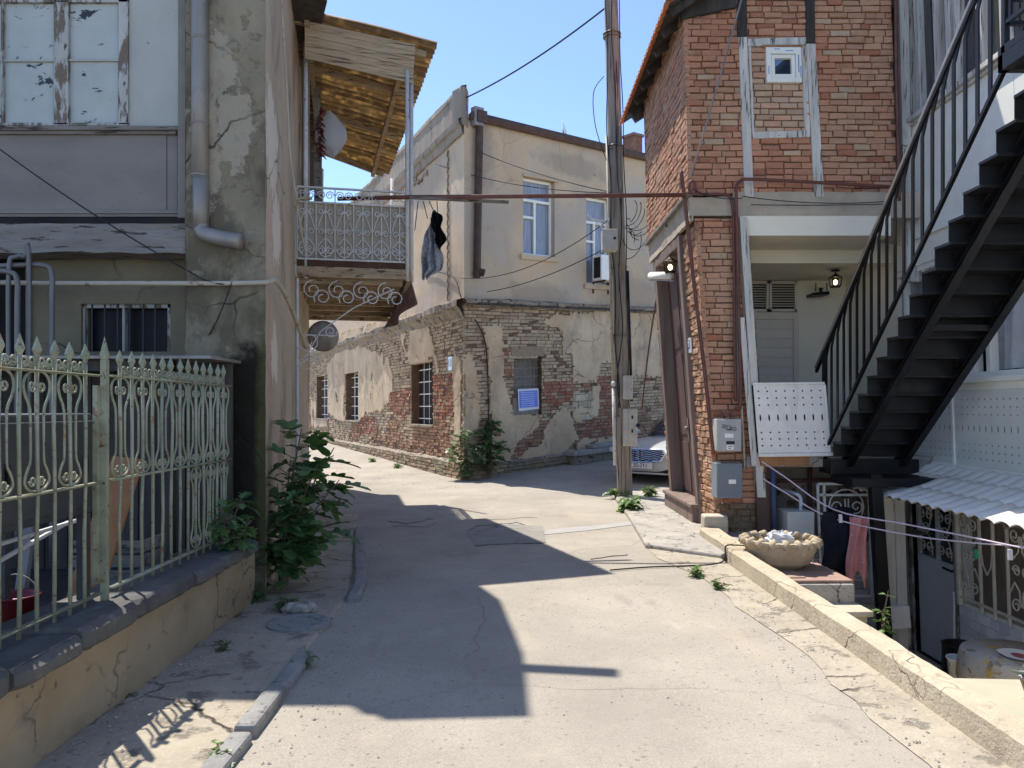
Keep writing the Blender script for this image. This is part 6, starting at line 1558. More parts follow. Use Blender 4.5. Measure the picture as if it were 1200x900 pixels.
# planter bowl
pb2 = thing('planter_bowl', 'round sand coloured stone planter bowl with a scalloped rim by the low wall', 'planter', (2.70, 7.75, 0))
pc = V((2.70, 7.75, .005))
g = MB(); sc_ = lambda an, i: 1+(.05*abs(math.sin(an*9)) if i in (3, 4, 5, 6) else 0)
g.lathe([(.20, 0), (.29, .06), (.33, .15), (.345, .235), (.37, .255), (.37, .28), (.33, .285), (.30, .23), (.27, .16), (0, .15)], pc, 108, wob=sc_)
m_sandst = surf('sandy stone', [(.3, (.36, .28, .175)), (.7, (.50, .41, .28))], 6, rough=.95, bump=.6, bscale=30, bdist=.01, layers=[dict(s=7, lo=.57, hi=.68, c=(.27, .21, .13), amt=.7)])
g.build('bowl', m_sandst, pb2, smooth=False)
g = MB()
for k in range(18):
    a = 2*PI*k/18; c = pc+V((.34*math.cos(a), .34*math.sin(a), .275)); rad = V((math.cos(a), math.sin(a), 0))
    g.tube([c-rad*.04+V((0, 0, -.02)), c-rad*.01+V((0, 0, .008)), c+rad*.03+V((0, 0, -.005)), c+rad*.042+V((0, 0, -.05))], [.028, .036, .034, .022], 8)
g.build('scalloped_rim', m_sandst, pb2, smooth=True)
g = MB(); g.lathe([(.28, .19), (.1, .21), (0, .215)], pc, 20); g.build('soil', m_ledge, pb2)
g = MB(); r = random.Random(6)
def crum(a, b): th = 2*PI*a; ph = PI*b; r_ = .12+.05*nz(math.cos(th)*2, math.sin(th)*2, ph*3); return pc+V((-.02, -.05, .27))+V((1.2*r_*math.sin(ph)*math.cos(th), r_*math.sin(ph)*math.sin(th), .7*r_*math.cos(ph)))
g.grid(crum, 26, 16); tag(g.build('crumpled_bag', cloth('white plastic', (.66, .67, .68), .08, .2)), 'crumpled white plastic bag lying in the stone planter bowl', 'bag')
# cabinet, boards, gate
cbn = thing('metal_cabinet', 'tall cream metal cabinet standing behind the planter bowl in the courtyard', 'cabinet', (3.5, 9.4, -1.6))
g = MB(); a, b = at(923, 600, 9.3), at(955, 640, 9.3); g.box(a.x, b.x, 9.3, 9.7, -1.6, a.z); g.build('carcass', paint('cream enamel', (.72, .68, .58), .4, .06, .05), cbn, bev=.015)
g = MB(); g.box(a.x+.015, b.x-.015, 9.285, 9.299, -1.5, a.z-.02); g.build('door', paint('cream enamel door', (.74, .70, .60), .4, .05, .05), cbn, bev=.005)
g = MB(); g.tube(smooth_path([V((b.x-.1, 9.5, a.z)), V((b.x-.1, 9.5, a.z+.15)), V((b.x-.16, 9.6, a.z+.2)), V((b.x-.2, 10.2, a.z+.2))], 5), .022, 8); g.build('pipe', m_whitecable, cbn)
g = MB(); g.prism([at(x, y, 9.5) for x, y in ((886, 566), (903, 566), (904, 630), (888, 630))], (0, .05, 0)); tag(g.build('dark_board', m_brownwood, bev=.004), 'dark red brown board standing against the brick pillar behind the low wall', 'board')
g = MB(); g.tube([at(906, 550, 9.45), at(908, 632, 9.45)], .035, 10); tag(g.build('navy_pipe', paint('navy pipe paint', (.05, .07, .13), .5), smooth=True), 'thick dark blue standpipe beside the dark red board', 'pipe')
gt = thing('iron_gate', 'white wrought iron gate with scrolls at the back of the courtyard', 'gate', (4.2, 9.75, -1.6))
GF = Fr(at(962, 700, 9.75), (1, 0, 0), (0, -1, 0), (-.03, 0, 1)); gw = 60/F*9.75; gh = 133/F*9.75
g = MB()
for (p, q) in (((0, 0), (0, gh)), ((gw, 0), (gw, gh)), ((0, gh), (gw, gh)), ((0, gh-.14), (gw, gh-.14)), ((0, .02), (gw, .02)), ((.08, 0), (.08, gh))): g.bar(GF.P(*p), GF.P(*q), .03, .03, (0, 1, 0))
gf_ = g.build('gate_frame', m_whitemetal, gt, bev=.003)
g = MB(); T = lambda L: g.tube([GF.P(u, z) for u, z in L], .009, 6)
for sg in (0, 1):
    M_ = lambda L: [(gw*.56+(u if sg else -u), z) for u, z in L]
    for zz in (.3, .75, 1.15): T(M_(spiral(.12, zz, .1, .02, PI, 1.5))); T(M_([(.02, zz-.25), (.05, zz-.1), (.02, zz), (.02, zz+.1)]))
T(spiral(gw*.55, 1.15, .22, .22, 0, 1)); T([(gw*.55, .05), (gw*.55, .95)])
for k in range(3): T([(.12+k*.15, .05), (.12+k*.15, .9)])
g.build('scrollwork', m_whitemetal, gt)
# black posts under the stair, cream board post
g = MB(); g.prism([at(x, y, 8.75) for x, y in ((1021, 556), (1034, 556), (1052, 830), (1038, 830))], (0, .12, 0)); tag(g.build('steel_post', m_black, bev=.006), 'black square steel post holding up the foot of the staircase', 'post')
cpst = thing('boarded_post', 'cream boarded timber post between the black steel post and the grey blue door', 'post', at(1050, 800, 9.2))
g = MB(); g.prism([at(x, y, 9.2) for x, y in ((1034, 572), (1048, 572), (1053, 800), (1040, 800))], (0, .1, 0)); g.prism([at(x, y, 9.2) for x, y in ((1048.6, 572), (1060, 572), (1066, 800), (1053.6, 800))], (0, .09, 0)); g.build('boards', surf('cream old boards', [(.3, (.44, .40, .33)), (.7, (.58, .54, .46))], 5, stretch=(2, 2, .25), bump=.4, layers=[dict(s=12, lo=.66, hi=.69, c=(.16, .12, .09), st=(2, 2, .3))]), cpst, bev=.005)
g = MB(); g.prism([at(x, y, 9.12) for x, y in ((1041, 712), (1066, 710), (1068, 736), (1043, 738))], (0, .1, 0)); g.build('foot_box', m_white, cpst, bev=.008)
# ---------------- white house on the right
W = thing('white_house', 'white panelled house at the right edge with perforated panels, lace curtains and basement door', 'house', (5.3, 8, -1.6))
WH = Fr((5.27, 10.3, 0), (0, -1, 0), (-1, 0, 0), (-.035, 0, 1))
def wu(px, py): return WH.hit(px, py)[0]
UE = 8.5
g = MB(); wall_holes(g, WH, [0, UE], [-1.65, .86], [(wu(1072, 690), wu(1121, 690), -1.6, .42), (wu(1128, 650), UE-1, WH.hit(1130, 706)[1], .5)], 0, .16); bw_ = g.build('basement_wall', m_offwhite, W)
g = MB(); g.fbox(WH, -2, UE, -1.6, 8, -.9, -.7); g.build('dark_rooms', m_dark, W)
g = MB(); g.fbox(WH, -2.2, -.002, -1.6, 8, -.4, -.02); g.build('end_wall', m_offwhite, W)
# unseen white wall, added to bounce sunlight into the dark courtyard
g = MB(); g.box(2.7, 5.28, .5, .7, -1.6, 2.4); g.build('added_bounce_wall', m_white, W)
# basement door
u0, u1 = wu(1072, 690), wu(1121, 690)
g = MB()
for a in ((u0-.09, u0, -1.6, .5), (u1, u1+.05, -1.6, .5)): g.fbox(WH, *a, -.1, .03)
g.fbox(WH, u0-.09, u1+.05, .42, .5, -.1, .028); g.build('door_frame', m_flake, W, bev=.005)
zg = WH.hit(1096, 652)[1]
g = MB(); g.fbox(WH, u0+.005, u1-.005, -1.59, zg-.05, -.09, -.05)
for a in ((u0+.005, u0+.08, zg-.05, .41), (u1-.09, u1-.005, zg-.05, .41), (u0+.08, u1-.09, .34, .41), ((u0+u1)/2-.03, (u0+u1)/2+.03, zg-.05, .34)): g.fbox(WH, *a, -.09, -.048)
dr = g.build('basement_door', paint('grey blue door paint', (.78, .78, .76), .45, .06, .06), W, bev=.005)
g = MB(); g.fbox(WH, u0+.06, u1-.06, zg-.04, .36, -.085, -.078); g.build('pane', m_glass, dr)
g = MB(); T = lambda L, n=-.03, r_=.008: g.tube([WH.P(u, z, n) for u, z in L], r_, 6)
um = (u0+u1)/2; zm = (zg+.34)/2
for uc, w_ in (((u0+.08+um-.03)/2, (um-u0-.11)/2), ((u1-.09+um+.03)/2, (u1-um-.12)/2)):
    for s1 in (-1, 1):
        for s2 in (-1, 1):
            T([(uc+s1*(a-0), zm+s2*b) for a, b in spiral(w_*.45, (.36-zm)*.62, w_*.4, w_*.1, 0, 1.5)])
            T([(uc+s1*a, zm+s2*b) for a, b in ((0, .02), (w_*.5, .08), (w_*.8, .2), (w_*.75, .3))])
    T(spiral(uc, zm, w_*.55, w_*.15, 0, 1.6))
g.build('door_grille', m_creammetal, dr)
g = MB(); g.fbox(WH, u1-.10, u1-.05, -.62, -.25, -.05, -.035); g.tube([WH.P(u1-.075, -.36, -.035), WH.P(u1-.075, -.36, .02), WH.P(u1-.24, -.35, .02)], .014, 8); g.build('handle', m_black, dr)
# grille window and tiled dado
gz0 = WH.hit(1130, 706)[1]; ga, gb = wu(1128, 650), UE-1
g = MB(); g.fbox(WH, ga, gb, gz0, .5, -.15, -.12); g.build('brown_blind', surf('brown blind', [(.3, (.21, .155, .105)), (.7, (.30, .23, .16))], 4, stretch=(1, 8, 1), bump=.2), W)
g = MB()
def GB(p, q, w_=.028): g.bar(WH.P(*p, .05), WH.P(*q, .05), w_, w_, (1, 0, 0))
GB((ga, gz0+.08), (gb, gz0+.08)); GB((ga, .42), (gb, .42)); GB((ga, gz0-.02), (ga, .5), .05)
uu = ga; panels = []
while uu < gb-.8:
    for k, d in enumerate((.42, .66, .9)): GB((uu+d, gz0-.02), (uu+d, .5))
    panels.append((uu, uu+.42)); panels.append((uu+.9, uu+1.32)); uu += 1.32
gr_ = g.build('window_grille', m_creammetal, W, bev=.003)
g = MB(); T = lambda L, n=.05, r_=.009: g.tube([WH.P(u, z, n) for u, z in L], r_, 6)
zm = (gz0+.08+.42)/2; hh = (.42-gz0-.08)/2
for a, b in panels:
    uc, w_ = (a+b)/2, (b-a)/2
    for s1 in (-1, 1):
        for s2 in (-1, 1):
            T([(uc+s1*x, zm+s2*z) for x, z in spiral(w_*.42, hh*.72, w_*.38, w_*.1, PI, 1.4)])
            T(smooth2 := [(uc+s1*x, zm+s2*z) for x, z in ((w_*.05, hh*.72), (w_*.15, hh*.4), (w_*.5, hh*.25), (w_*.9, hh*.5))])
        T([(uc+s1*x, zm+z) for x, z in spiral(w_*.35, 0, w_*.3, w_*.08, 0, 1.5)])
for k in range(len(panels)//2):
    c0_ = panels[2*k][1]+.12
    for s1 in (-1, 1): T([(c0_+.0+s1*x, zm+z) for x, z in ((.0, -hh*.3), (.07, -.05), (.1, .1), (.09, .25))])
g.build('scrollwork', m_creammetal, gr_)
g = MB(); TF = Fr(WH.P(u1+.06, -1.6, .012), WH.u, WH.n, WH.up); bricks(g, TF, (0, gz0+1.58), lambda z: (0, UE-u1), (), .2, .11, .006, lambda u, z: (.82, .81, .79), jit=.001, dj=.0015, thick=.02, seed=61); g.build('white_tiles', bpy.data.materials['glazed white tile'], W)
g = MB(); g.tube(smooth_path([WH.P(u1+.03, gz0+.1, .05), WH.P(u1+.06, -.7, .07), WH.P(u1+.04, -1.1, .07), WH.P(u1+.1, -1.5, .1)], 6), .016, 8); tag(g.build('white_hose', m_whitecable, smooth=True), 'white hose hanging beside the grey blue basement door', 'hose')
# perforated panels of the main floor
m_pale = paint('pale cream panel', (.74, .74, .66), .45, .05, .06)
g = MB(); ub = wu(1120, 500)
def pset(a, b, nm):
    g = MB(); n = max(1, round((b-a)/.107)); st_ = (b-a)/n; perf(g, Fr(WH.P(0, .94, .03), WH.u, WH.n, WH.up), [a+st_*(k+.5) for k in range(n)], rows8, a, b, 0, .86, 0); return g.build(nm, m_pale, W, solid=.006)
pset(.06, ub-.02, 'perforated_panel'); pset(ub+.03, UE, 'perforated_panel')
g = MB(); g.fbox(WH, 0, UE, .94, 1.80, -.05, -.03); g.build('panel_backing', m_dark, W)
g = MB()
for a in ((0, .06, .9, 1.8), (ub-.02, ub+.03, .9, 1.8)): g.fbox(WH, *a, -.05, .05)
g.fbox(WH, 0, UE, .83, .94, -.1, .06); g.fbox(WH, 0, UE, 1.80, 1.88, -.1, .045); g.fbox(WH, 0, UE, 1.88, 1.935, -.12, .10); g.build('panel_trim', m_white, W, bev=.005)
# main floor windows with lace curtains
g = MB(); posts = [wu(x, 400) for x in (1062, 1084, 1108, 1128, 1139, 1157)]+[wu(1157, 400)+1.15*k for k in (1, 2, 3)]
for k, u in enumerate(posts): g.fbox(WH, u-.035, u+.035, 1.935, 3.40, -.1, .0)
g.fbox(WH, 0, UE, 1.93, 2.0, -.1, .012); g.fbox(WH, 0, UE, 3.33, 3.40, -.1, .01); g.fbox(WH, 0, posts[3], 2.75, 2.81, -.09, -.02); g.fbox(WH, posts[5], UE, 3.0, 3.05, -.09, -.02)
wf2 = g.build('window_frames', m_white, W, bev=.004)
g = MB(); g.fbox(WH, 0, posts[3], 2.0, 3.33, -.08, -.06); g.build('pane', m_curtwin, wf2)
g = MB(); g.fbox(WH, posts[3], posts[4], 1.95, 3.33, -.06, -.02); g.build('white_leaf', m_white, wf2)
g = MB(); g.fbox(WH, posts[4], UE, 2.0, 3.33, -.35, -.32); g.build('pane', glass('navy pane', (.03, .04, .07), .2), wf2)
g = MB(); g.tube([WH.P(posts[3]+.02, 2.15, .01), WH.P(posts[3]+.02, 2.28, .01)], .014, 6); g.build('brass_hinge', paint('brass', (.45, .28, .1), .35, .1, 0, metallic=.8), wf2)
g = MB(); 
def lace(a, b): 
    u = posts[5]+.04+(UE-posts[5])*a; sw = .03*math.sin(u*34)+.025*math.sin(u*17+1)+.012*math.sin(u*71); return WH.P(u-.09*(1-b)*(1 if a < .1 else 0), 2.02+1.3*b, -.14+sw*(1.1-.3*b))
g.grid(lace, 260, 8); g.build('lace_curtain', m_lace, wf2, smooth=True)
# upper storey: white boards, sill, old glazing
g = MB(); g.fbox(WH, 0, UE, 3.40, 3.72, -.2, .03); g.fbox(WH, 0, UE, 3.72, 3.78, -.2, .07)
for k in range(16): g.fbox(WH, .02+.5*k, .02+.5*k+.494, 3.78, 5.16, -.2, .02)
g.build('upper_boards', m_white, W, bev=.004)
g = MB(); g.fbox(WH, 0, UE, 5.16, 5.2, -.1, .06); g.fbox(WH, 0, UE, 5.2, 5.26, -.1, .10); g.build('upper_sill', m_timber, W, bev=.006)
g = MB()
for px in (1076, 1099, 1113, 1123, 1150, 1178): u = wu(px, 60); g.fbox(WH, u-.05, u+.05, 5.26, 8, -.1, .02)
g.fbox(WH, 0, UE, 6.9, 7.0, -.1, .01); uf_ = g.build('upper_window_posts', m_timber, W, bev=.006)
g = MB(); g.fbox(WH, 0, UE, 5.26, 8, -.08, -.06); g.build('upper_glass', glass('old grey glass', (.05, .055, .055), .08), uf_)
g = MB(); g.prism([at(x, y, 9.72) for x, y in ((1053, -60), (1064, -60), (1068, 170), (1058, 170))], (0, .12, 0)); g.prism([at(x, y, 9.74) for x, y in ((1064.5, -60), (1074, -60), (1078, 165), (1068.5, 170))], (0, .12, 0)); g.prism([at(x, y, 9.76) for x, y in ((1058, 170), (1095, 150), (1095, 330), (1064, 330))], (0, .1, 0)); g.build('corner_boards', m_timber, W, bev=.006)
# awning
m_awn = surf('pale blue grey plastic sheet', [(.3, (.44, .475, .51)), (.7, (.58, .61, .63))], 3, rough=.5, bump=.1, bscale=20, spec=.4)
g = MB()
def awn(a, b, row):
    y = 9.55-4.6*a; x = 5.22-.92*(row+b)/3*1.04
    s_ = .035*abs(math.sin(PI*(9.55-y)/.2))**.7
    return V((x+.012*nz(y*3, row), y, .88-.29*(row+b)/3+s_+(.016 if b < .5 else -.006)*(2-row)*.5+.008*nz(y*2, x*2)))
for row in range(3): g.grid(lambda a, b: awn(a, b*1.08, row), 184, 3)
awt = thing('corrugated_awning', 'pale blue grey corrugated awning over the basement door and window grille', 'awning', (4.8, 7.3, .5))
g.build('sheet', m_awn, awt, smooth=True, solid=.008)
g = MB(); g.bar((4.5, 5.2, .56), (4.5, 9.4, .56), .05, .05); g.build('front_batten', m_oldbeam, awt)
for y in (5.6, 6.9, 8.2, 9.3): g = MB(); g.bar((4.42, y, .53), (5.22, y, .80), .04, .04); g.build('rafter', m_oldbeam, awt)
# ---------------- the black steel staircase
S = thing('steel_staircase', 'steep black steel outdoor staircase with railing rising along the white house', 'staircase', (4.3, 8, .9))
X0, X1 = 3.87, 4.80
def sz(y): return 1.2+.84*(9.27-y)
NR, RUN, RISE = 16, .2233, .1876
for k in range(NR):
    y = 9.27-RUN*k; z = 1.2+RISE*k
    g = MB(); g.box(X0, X1, y-RUN-.02, y+.012, z-.03, z-.024+.02); g.box(X0+.004, X1-.004, y-RUN+.004, y-RUN+.012, z-.004, z+RISE-.03)
    if k == 0: g.box(X0+.004, X1-.004, y-.0, y+.008, z-RISE, z-.03)
    g.build('tread', m_black, S, bev=.002)
for x in (4.10, 4.74):
    g = MB(); a, b = V((x, 9.45, sz(9.45)-.22)), V((x, 5.75, sz(5.75)-.22)); g.bar(a, b, .10, .02, (0, .64, .76)); 
    d = (b-a).normalized(); nrm = V((0, -d.z, d.y)); 
    if nrm.z < 0: nrm = -nrm
    for off in (-.075, .075): g.bar(a+nrm*off+V((-.035, 0, 0)), b+nrm*off+V((-.035, 0, 0)), .08, .014, nrm)
    g.bar(a+V((-.0, 0, 0)), b, .016, .15, nrm)
    g.build('stringer', m_black, S, bev=.002)
g = MB(); g.bar((4.1, 7.55, sz(7.55)-.26), (4.74, 7.55, sz(7.55)-.26), .06, .06); g.build('cross_brace', m_black, S)
g = MB(); g.box(3.84, 4.9, 9.25, 9.62, .80, .98); g.box(3.86, 4.88, 8.72, 9.3, .70, .80); g.build('foot_platform', m_black, S, bev=.004)
g = MB(); g.box(3.60, 5.2, 4.2, 5.70, 4.20, 4.26); g.box(3.60, 3.66, 4.2, 5.70, 4.08, 4.20); g.box(3.60, 5.2, 5.64, 5.70, 4.08, 4.20); g.build('landing', m_black, S, bev=.004)
g = MB(); g.box(3.72, 5.1, 4.3, 5.6, 4.27, 4.30); g.build('landing_mat', paint('blue mat', (.05, .09, .2), .8), S)
hA, hB = at(957, 430, X0*F/(957-600)), at(1140, 0, X0*F/540)
hd_ = (hB-hA)/(hB.y-hA.y)
def hr(y): return hA+hd_*(y-hA.y)
lA, lB = at(985, 490, X0*F/385), at(1180, 75, X0*F/580)
ld_ = (lB-lA)/(lB.y-lA.y)
def lr(y): return lA+ld_*(y-lA.y)
g = MB(); g.bar(hr(9.78), hr(5.72), .045, .035, (0, .66, .75)); hro = g.build('handrail', m_steel, S, bev=.006)
g = MB(); g.bar(lr(9.55), lr(5.75), .035, .035, (0, .66, .75)); g.bar(hr(9.78)+V((0, 0, -.05)), hr(5.72)+V((0, 0, -.05)), .03, .035, (0, .66, .75)); g.build('lower_rail', m_black, S)
y = 9.5
while y > 5.8:
    g = MB(); p, q = lr(y), hr(y); q2 = q+V((0, 0, -.16)); q3 = hr(y-.10)+V((0, 0, -.055))
    g.prism([p+V((0, .022, 0)), p+V((0, -.022, 0)), q2+V((0, -.022, 0)), q3+V((0, -.02, 0)), q3+V((0, .025, 0)), q2+V((0, .022, 0))], (.014, 0, 0)); g.build('baluster', m_black, S)
    y -= .172
g = MB(); g.box(X0-.02, X0+.03, 9.5, 9.55, .95, hr(9.52).z-.03); g.build('newel_post', m_black, S)
g = MB(); g.box(3.60, 3.64, 5.62, 5.66, 4.2, 5.4); g.build('newel_post', m_black, S)
g = MB()
for z in (4.42, 4.6, 5.3): g.bar((3.62, 4.2, z), (3.62, 5.66, z), .03, .03); g.bar((3.62, 5.64, z), (3.85, 5.64, z), .03, .03)
for k in range(9): g.bar((3.62, 4.3+.16*k, 4.42), (3.62, 4.3+.16*k, 5.3), .02, .02)
g.build('landing_rail', m_black, S)
# clothes lines and laundry
m_cord = paint('pink white cord', (.62, .5, .56), .7)
J = at(972, 599, 8.45)
for lab, pts in (('upper pale pink clothesline crossing the courtyard above the steps', [(893, 541, 9.3), (920, 559, 9.05), (977, 597, 8.4), (1060, 614, 7.6), (1140, 630, 6.9), (1260, 655, 6.1)]), ('lower pale pink clothesline crossing the courtyard above the steps', [(893, 560, 9.3), (920, 577, 9.05), (972, 606, 8.5), (1060, 626, 7.7), (1140, 636, 7.0), (1260, 644, 6.2)])):
    g = MB(); g.tube(smooth_path([at(*p) for p in pts], 5), .008, 6); tag(g.build('clothesline', m_cord), lab, 'clothesline', 'clotheslines over the courtyard')
def jeans(a, b, sgn):
    pass
m_denim = cloth('black denim', (.013, .014, .02), .4)
g = MB()
def leg(x0, x1, xb0, xb1, y0, y1, ph):
    def f(a, b):
        th = 2*PI*a; l = x0+(xb0-x0)*b; r_ = x1+(xb1-x1)*b; cx, w_ = (l+r_)/2, (r_-l)/2
        return at(cx+w_*math.cos(th)*(1+.12*math.sin(b*9+ph)), y0+(y1-y0)*b, 8.43)+V((0, .045*math.sin(th)+.02*math.sin(b*7+ph), 0))
    g.grid(f, 16, 22)
leg(965, 990, 963, 979, 600, 674, 0); leg(978, 1000, 981, 999, 600, 688, 2)
g.grid(lambda a, b: at(968+28*a+3*math.sin(b*5), 594+16*b, 8.43)+V((0, .04*math.sin(a*12), 0)), 14, 6)
tag(g.build('black_jeans', m_denim, smooth=True), 'pair of black jeans hanging on the clotheslines', 'jeans')
g = MB(); g.grid(lambda a, b: at(996+21*a-3*b+2*math.sin(b*6+a*3), 606+(74+10*math.sin(a*9))*b, 8.3)+V((0, .03*math.sin(a*11+b*3), 0)), 20, 24)
tag(g.build('pink_towel', cloth('coral towel', (.55, .23, .21), .15, .1, 5, layers=[dict(s=14, lo=.60, hi=.66, c=(.55, .42, .40))]), smooth=True, solid=.01), 'coral pink patterned towel hanging beside the black jeans', 'towel')
for x, y, Y, c, lab in ((1144, 650, 7.3, (.02, .22, .10), 'green clothes peg hooked on the cream window grille'), (1184, 650, 6.5, (.6, .6, .62), 'white clothes peg hanging on the clothesline at right'), (985, 609, 8.35, (.6, .6, .62), 'white clothes peg on the black jeans')):
    g = MB(); p = at(x, y-6, Y); g.prism([p+V((-.018, 0, 0)), p+V((.018, 0, 0)), p+V((.024, 0, -.09)), p+V((-.012, 0, -.09))], (0, .012, 0)); g.prism([p+V((-.01, .013, .0)), p+V((.01, .013, 0)), p+V((.02, .03, -.09)), p+V((.0, .03, -.09))], (0, .01, 0)); tag(g.build('clothes_peg', paint('peg plastic', c, .4)), lab, 'clothes peg')
# table with patterned cloth, bench, bucket, black pot
tb = thing('round_table', 'round table under a yellow flowered oilcloth in the courtyard', 'table', (4.6, 7.0, -1.6))
tc = V((4.58, 7.0, -.63))
m_oil = surf('flowered oilcloth', [(.3, (.40, .37, .30)), (.7, (.52, .49, .42))], 3, rough=.35, bump=.05, layers=[dict(s=3.2, lo=.56, hi=.62, c=(.55, .36, .06)), dict(s=6, lo=.58, hi=.62, c=(.22, .20, .14)), dict(s=9, lo=.62, hi=.65, c=(.32, .16, .10))])
g = MB(); g.lathe([(.46, -.30), (.45, -.12), (.44, -.02), (.43, 0), (0, .004)], tc, 48, wob=lambda a, i: 1+(.035*math.sin(a*9) if i < 2 else 0)); g.build('oilcloth', m_oil, tb, smooth=True)
g = MB()
for k in range(3): a = 2*PI*k/3; g.tube([tc+V((.25*math.cos(a), .25*math.sin(a), -.05)), V((tc.x+.33*math.cos(a), tc.y+.33*math.sin(a), -1.6))], .025, 8)
g.build('legs', m_oldbeam, tb)
pl2 = thing('oval_plate', 'white oval plate with a red mark on the flowered table', 'plate', tc+V((-.02, -.2, .01)))
g = MB(); g.lathe([(0, .006), (.10, .008), (.15, .02), (.155, .022), (.10, .004)], tc+V((-.04, -.12, .004)), 28, wob=lambda a, i: 1+.25*abs(math.cos(a))); g.build('dish', m_white, pl2, smooth=True)
g = MB(); g.lathe([(0, .012), (.05, .012), (.05, .009)], tc+V((-.04, -.12, .004)), 16, wob=lambda a, i: 1+.5*abs(math.cos(a))); g.build('red_mark', paint('red print', (.42, .12, .10), .5), pl2)
bn = thing('wooden_bench', 'small wooden bench carrying the white bucket beside the basement door', 'bench', (4.35, 7.45, -1.6))
g = MB(); g.box(4.05, 4.75, 7.2, 7.75, -1.08, -1.04); g.build('seat', m_oldbeam, bn, bev=.004)
for x in (4.08, 4.68):
    for y in (7.23, 7.68): g = MB(); g.box(x, x+.05, y, y+.05, -1.6, -1.08); g.build('leg', m_oldbeam, bn)
bk = thing('white_bucket', 'white plastic bucket on the wooden bench below the tiled wall', 'bucket', (4.28, 7.35, -1.04))
g = MB(); g.lathe([(.085, -1.04), (.11, -.80), (.12, -.795), (.118, -.785), (.105, -.79), (.082, -1.02), (0, -1.02)], (4.28, 7.35, 0), 28); g.build('pail', m_white, bk, smooth=True)
g = MB(); g.tube([V((4.28+.12*math.cos(a), 7.35-.02*math.sin(a), -.80-.11*math.sin(a))) for a in lin(0, PI, 12)], .005, 6); g.build('handle', m_zinc, bk)
bp_ = thing('black_pot', 'black enamel pot with a side handle behind the white bucket', 'pot', (4.42, 7.58, -1.04))
g = MB(); g.lathe([(.16, -1.04), (.18, -1.0), (.18, -.74), (.19, -.73), (.17, -.73), (.16, -1.0), (0, -1.0)], (4.44, 7.58, 0), 28); g.build('body', m_black, bp_, smooth=True)
g = MB(); g.tube(smooth_path([V((4.6, 7.5, -.8)), V((4.68, 7.48, -.74)), V((4.72, 7.47, -.7)), V((4.66, 7.46, -.66))], 5), .02, 8); g.build('handle', m_black, bp_)
# pale slab and potted succulent by the low wall
g = MB(); g.prism([V((2.37, 3.62, .06)), V((3.0, 3.5, .06)), V((3.0, 4.18, .06)), V((2.37, 4.22, .06))], (0, 0, .06)); g.box(2.5, 2.9, 3.7, 4.1, -1.6, .06); tag(g.build('pale_slab', paint('pale yellow board', (.44, .40, .29), .7, .08, .15), bev=.006), 'pale yellow slab on a pier at the inner side of the low wall', 'slab')
pp_ = thing('potted_succulent', 'spiky grey green succulent in a brown and white pot at the right edge', 'potted plant', (2.63, 3.86, .12))
pc2 = V((2.64, 3.84, .121))
g = MB(); g.lathe([(.055, 0), (.085, .10), (.09, .115), (.095, .12), (.085, .125), (.075, .10), (0, .095)], pc2, 24); g.build('pot', surf('brown and white pot', [(.40, (.10, .065, .05)), (.52, (.12, .08, .06)), (.54, (.62, .62, .62)), (.7, (.7, .7, .7))], 6, rough=.4, bump=.05), pp_, smooth=True)
g = MB(); r = random.Random(12)
for k in range(16):
    a = 2*PI*k/16+r.uniform(-.2, .2); el = r.uniform(.25, 1.1); L = r.uniform(.10, .17); d = V((math.cos(a)*math.cos(el), math.sin(a)*math.cos(el), math.sin(el)))
    b0 = pc2+V((0, 0, .10)); g.tube([b0, b0+d*L*.5+V((0, 0, .01)), b0+d*L+V((0, 0, -.02))], [.012, .015, .002], 7)
g.build('leaves', leaf_mat('succulent leaf', (.12, .16, .12), (.22, .26, .19)), pp_, smooth=True)
# loose grit and dust clumps along the kerbs and wall feet (nobody could count it)
g = MB(); r = random.Random(77)
def grit(x, y, z, s):
    a = r.uniform(0, PI); c, sn = math.cos(a)*s, math.sin(a)*s; h = s*r.uniform(.4, .9)
    v = [V((x+c, y+sn, z)), V((x-sn*.8, y+c*.8, z)), V((x-c, y-sn, z)), V((x+sn*.7, y-c*.7, z)), V((x+.2*c, y+.2*sn, z+h))]
    k = r.uniform(.3, .55); col = (k, k*.93, k*.82)
    for i in range(4): g.face([v[i], v[(i+1) % 4], v[4]], col)
for i in range(420):
    y = r.uniform(2.4, 11); x = left_edge(y)+abs(r.gauss(0, .16))+.14; grit(x, y, .002, r.uniform(.004, .014))
for i in range(260): y = r.uniform(2.2, 6.2); grit(-2.05+abs(r.gauss(0, .12)), y, .035, r.uniform(.004, .013))
for i in range(520): y = r.uniform(2.6, 8.8); grit(2.18-abs(r.gauss(0, .28)), y, .012, r.uniform(.003, .011))
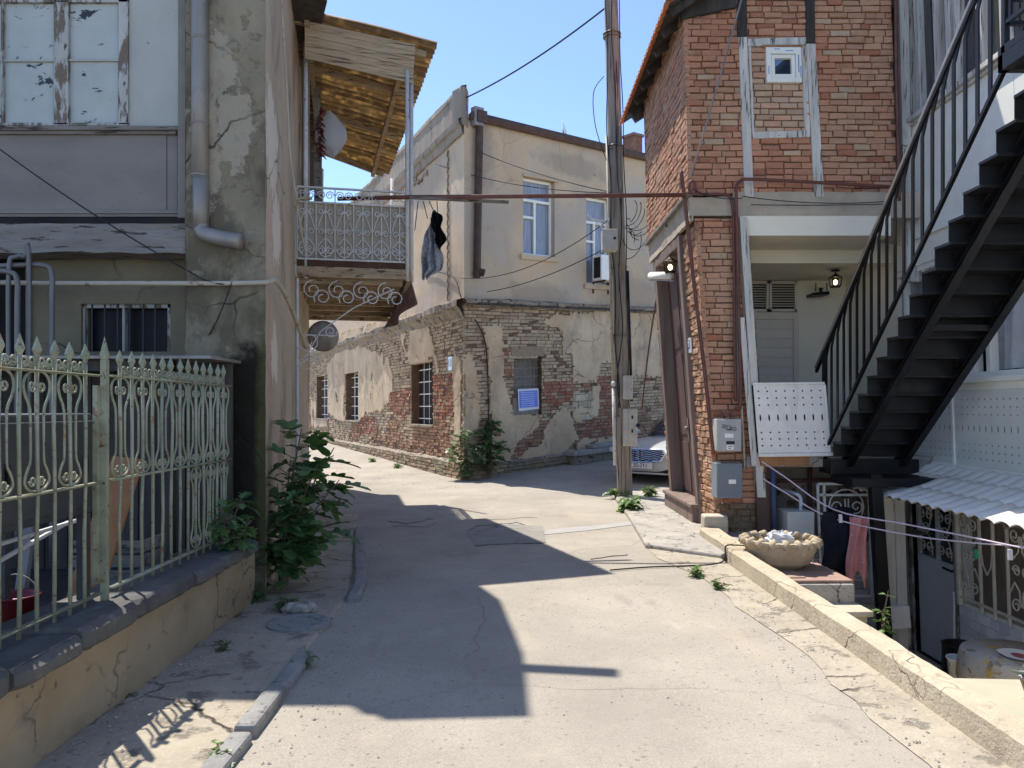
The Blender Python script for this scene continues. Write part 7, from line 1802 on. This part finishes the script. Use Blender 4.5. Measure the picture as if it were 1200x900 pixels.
for i in range(420):
    p = on_g(r.uniform(390, 720), r.uniform(536, 575)); grit(p.x, p.y, gz(p.x, p.y)+.002, r.uniform(.008, .022))
for i in range(260): grit(r.uniform(-1.2, 2.0), r.uniform(2.8, 12), .002, r.uniform(.003, .009))
o = g.build('loose_grit', surf('grit', [(.3, (.8, .8, .8)), (.7, (1, 1, 1))], 9, bump=0, attr=True)); o['kind'] = 'stuff'; o['label'] = 'loose grit and small stones along the kerbs'
# ------------------------------------------------------------------ camera, sun, sky
scn = bpy.context.scene
cam = bpy.data.cameras.new('camera'); co = bpy.data.objects.new('camera', cam); C.objects.link(co)
cam.sensor_width = 36; cam.lens = F/1200*36; cam.shift_y = 28/1200; cam.clip_start = .05; cam.clip_end = 600
co.location = (0, 0, CH); co.rotation_euler = (R(90), 0, 0); scn.camera = co
sd = V((-.31, .38, 1)).normalized()
el = math.asin(sd.z); az = math.atan2(sd.x, sd.y)
w = bpy.data.worlds.new('World'); scn.world = w; w.use_nodes = True
nt = w.node_tree; sky = nt.nodes.new('ShaderNodeTexSky'); sky.sky_type = 'NISHITA'; sky.sun_disc = False
sky.sun_elevation = el; sky.sun_rotation = az; sky.altitude = 300; sky.air_density = .55; sky.dust_density = .3; sky.ozone_density = 3.0
bg = nt.nodes['Background']; bg.inputs['Strength'].default_value = .15; nt.links.new(sky.outputs[0], bg.inputs[0])
sl_ = bpy.data.lights.new('sun', 'SUN'); so = bpy.data.objects.new('sun', sl_); C.objects.link(so)
sl_.energy = 2.75; sl_.angle = R(.53); sl_.color = (1, .95, .87)
so.rotation_euler = sd.to_track_quat('Z', 'Y').to_euler(); so.location = (0, 0, 30)
vs = scn.view_settings; vs.view_transform = 'Standard'; vs.look = 'None'; vs.exposure = 1.35; vs.gamma = 1; vs.use_curve_mapping = False
scn.cycles.max_bounces = 7; scn.cycles.diffuse_bounces = 4; scn.cycles.glossy_bounces = 3; scn.cycles.transmission_bounces = 4
scn.cycles.use_denoising = True
scn.cycles.sample_clamp_indirect = 8
